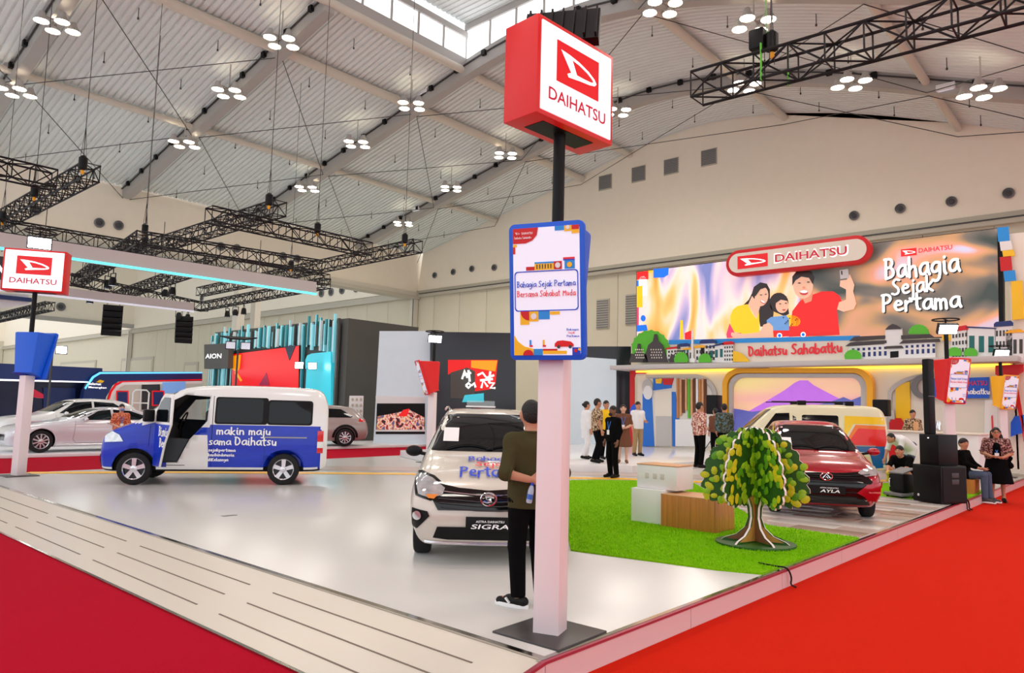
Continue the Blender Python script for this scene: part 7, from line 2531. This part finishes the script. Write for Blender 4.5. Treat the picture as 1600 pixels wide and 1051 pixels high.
O('core', MB('wood').box(.004, Lw, .004, .56, 0, .42), t)
n = 9
for k_ in range(n):
    a, b = Lw * k_ / n, Lw * (k_ + 1) / n
    O('plank', MB('wood').box(a + .001, b - .001, -.006, .004, .0, .425), t, bevel=.001)
for k_ in range(6):
    a, b = .56 * k_ / 6, .56 * (k_ + 1) / 6
    O('end_plank', MB('wood').box(Lw, Lw + .01, a + .001, b - .001, 0, .425), t, bevel=.001)
O('top_board', MB('wood_top').box(-.006, Lw + .012, -.008, .57, .425, .44), t, bevel=.003)

# loudspeaker stack: subwoofer, smaller cabinet, slim column
c1, c2, c3 = px(1427, 781, 'z', S + .018), px(1468, 787, 'z', S + .018), px(1500, 779, 'z', S + .018)
e = (c2 - c1)
an = math.atan2(e.y, e.x)
t = thing('subwoofer', 'large black subwoofer box at the base of the loudspeaker stack', 'loudspeaker', (c1.x, c1.y, S + .018), an, 'loudspeaker stack')
w_, d_, h_ = .62, .66, .70
O('cabinet', MB('black_metal').box(0, w_, 0, d_, 0, h_), t, bevel=.015)
O('grille', MB('black').box(.03, w_ - .03, -.012, .0, .03, h_ - .03), t, bevel=.004)
O('side_panel', MB('black').box(w_, w_ + .008, .04, d_ - .04, .04, h_ - .04), t)
for z in (.36, .48):
    O('handle_recess', MB('dark_grey').box(w_ + .008, w_ + .014, .26, .44, z, z + .09), t, bevel=.004)
O('logo', MB('alloy').lathe([(.025, -.014), (.02, -.018)], 12, (.13, 0, .12), axis='y'), t)
t = thing('bass_cabinet', 'smaller black loudspeaker cabinet standing on the subwoofer', 'loudspeaker', (c1.x, c1.y, S + .018 + h_ + .001), an, 'loudspeaker stack')
O('cabinet', MB('black_metal').box(.1, .52, .08, .58, 0, .58), t, bevel=.012)
O('grille', MB('black').box(.12, .5, .068, .08, .03, .55), t, bevel=.004)
O('indicator', MB('lb_white').box(.3, .33, .064, .068, .5, .52), t)
t = thing('column_speaker', 'tall slim black column loudspeaker on top of the stack', 'loudspeaker', (c1.x, c1.y, S + .018 + h_ + .582), an, 'loudspeaker stack')
O('column', MB('black_metal').box(.2, .33, .1, .26, 0, 1.45), t, bevel=.012)
O('grille', MB('black').box(.21, .32, .09, .1, .03, 1.42), t)
O('joint', MB('mid_grey').box(.195, .335, .095, .265, .72, .73), t)
for k_ in range(4):
    O('foot', MB('rubber').bar((.22 + .09 * (k_ % 2), .12 + .1 * (k_ // 2), -.002), (.22 + .09 * (k_ % 2), .12 + .1 * (k_ // 2), .004), .012, 8), t)
# equipment case
p = px(1405, 776, 'z', S + .018)
t = thing('equipment_case', 'black wheeled equipment case with grey edges beside the subwoofer', 'case', (p.x, p.y, S + .018), an)
O('shell', MB('black_metal').box(-.16, .2, -.1, .2, .1, .46), t, bevel=.03)
O('lid', MB('mid_grey').slab([(-.16, -.1, .46), (.2, -.1, .46), (.24, .2, .56), (-.12, .2, .56)], (0, 0, .03)), t, bevel=.008)
O('handle', MB('alloy').tube([(-.1, -.12, .2), (-.1, -.14, .22), (-.1, -.14, .34), (-.1, -.12, .36)], .01, 6), t)
O('tray', MB('mid_grey').box(-.22, .24, -.2, .24, .03, .09), t, bevel=.02)
for a in (-1, 1):
    for b in (-1, 1):
        O('castor', MB('rubber').lathe([(.03, -.012), (.03, .012)], 12, (.01 + a * .17, .02 + b * .15, .03), axis='y'), t)
# wooden seat block
p = px(1508, 780, 'z', S)
t = thing('seat_block', 'orange-brown wooden cube the man sits on', 'seat', (18.4, 3.08, S + .018), 0)
O('cube', MB('wood').box(0, .62, 0, .6, 0, .29), t, bevel=.006)
for k_ in range(4):
    O('plank', MB('wood').box(-.006, .0, .15 * k_ + .002, .15 * k_ + .148, .0, .29), t)
# cables over the stage edge
for i, (xa, lab) in enumerate(((7.62, 'short black cable hanging over the stage skirt by the lawn'), (16.9, 'black cables draped over the stage edge by the loudspeakers'))):
    t = thing('floor_cable', lab, 'cable', (xa, 2.95, 0))
    pts = [(0, .3, S + .03), (0, .1, S + .025), (0, .02, S + .03), (.03, -.01, S), (.1, -.012, .09), (.05, -.015, .03), (.09, -.06, .01)]
    O('cord', MB('black').tube(chaikin(pts, 2), .009 if i == 0 else .014, 6), t)
    if i:
        O('cord', MB('black').tube(chaikin([(x - .2, y, z) for x, y, z in pts], 2), .012, 6), t)
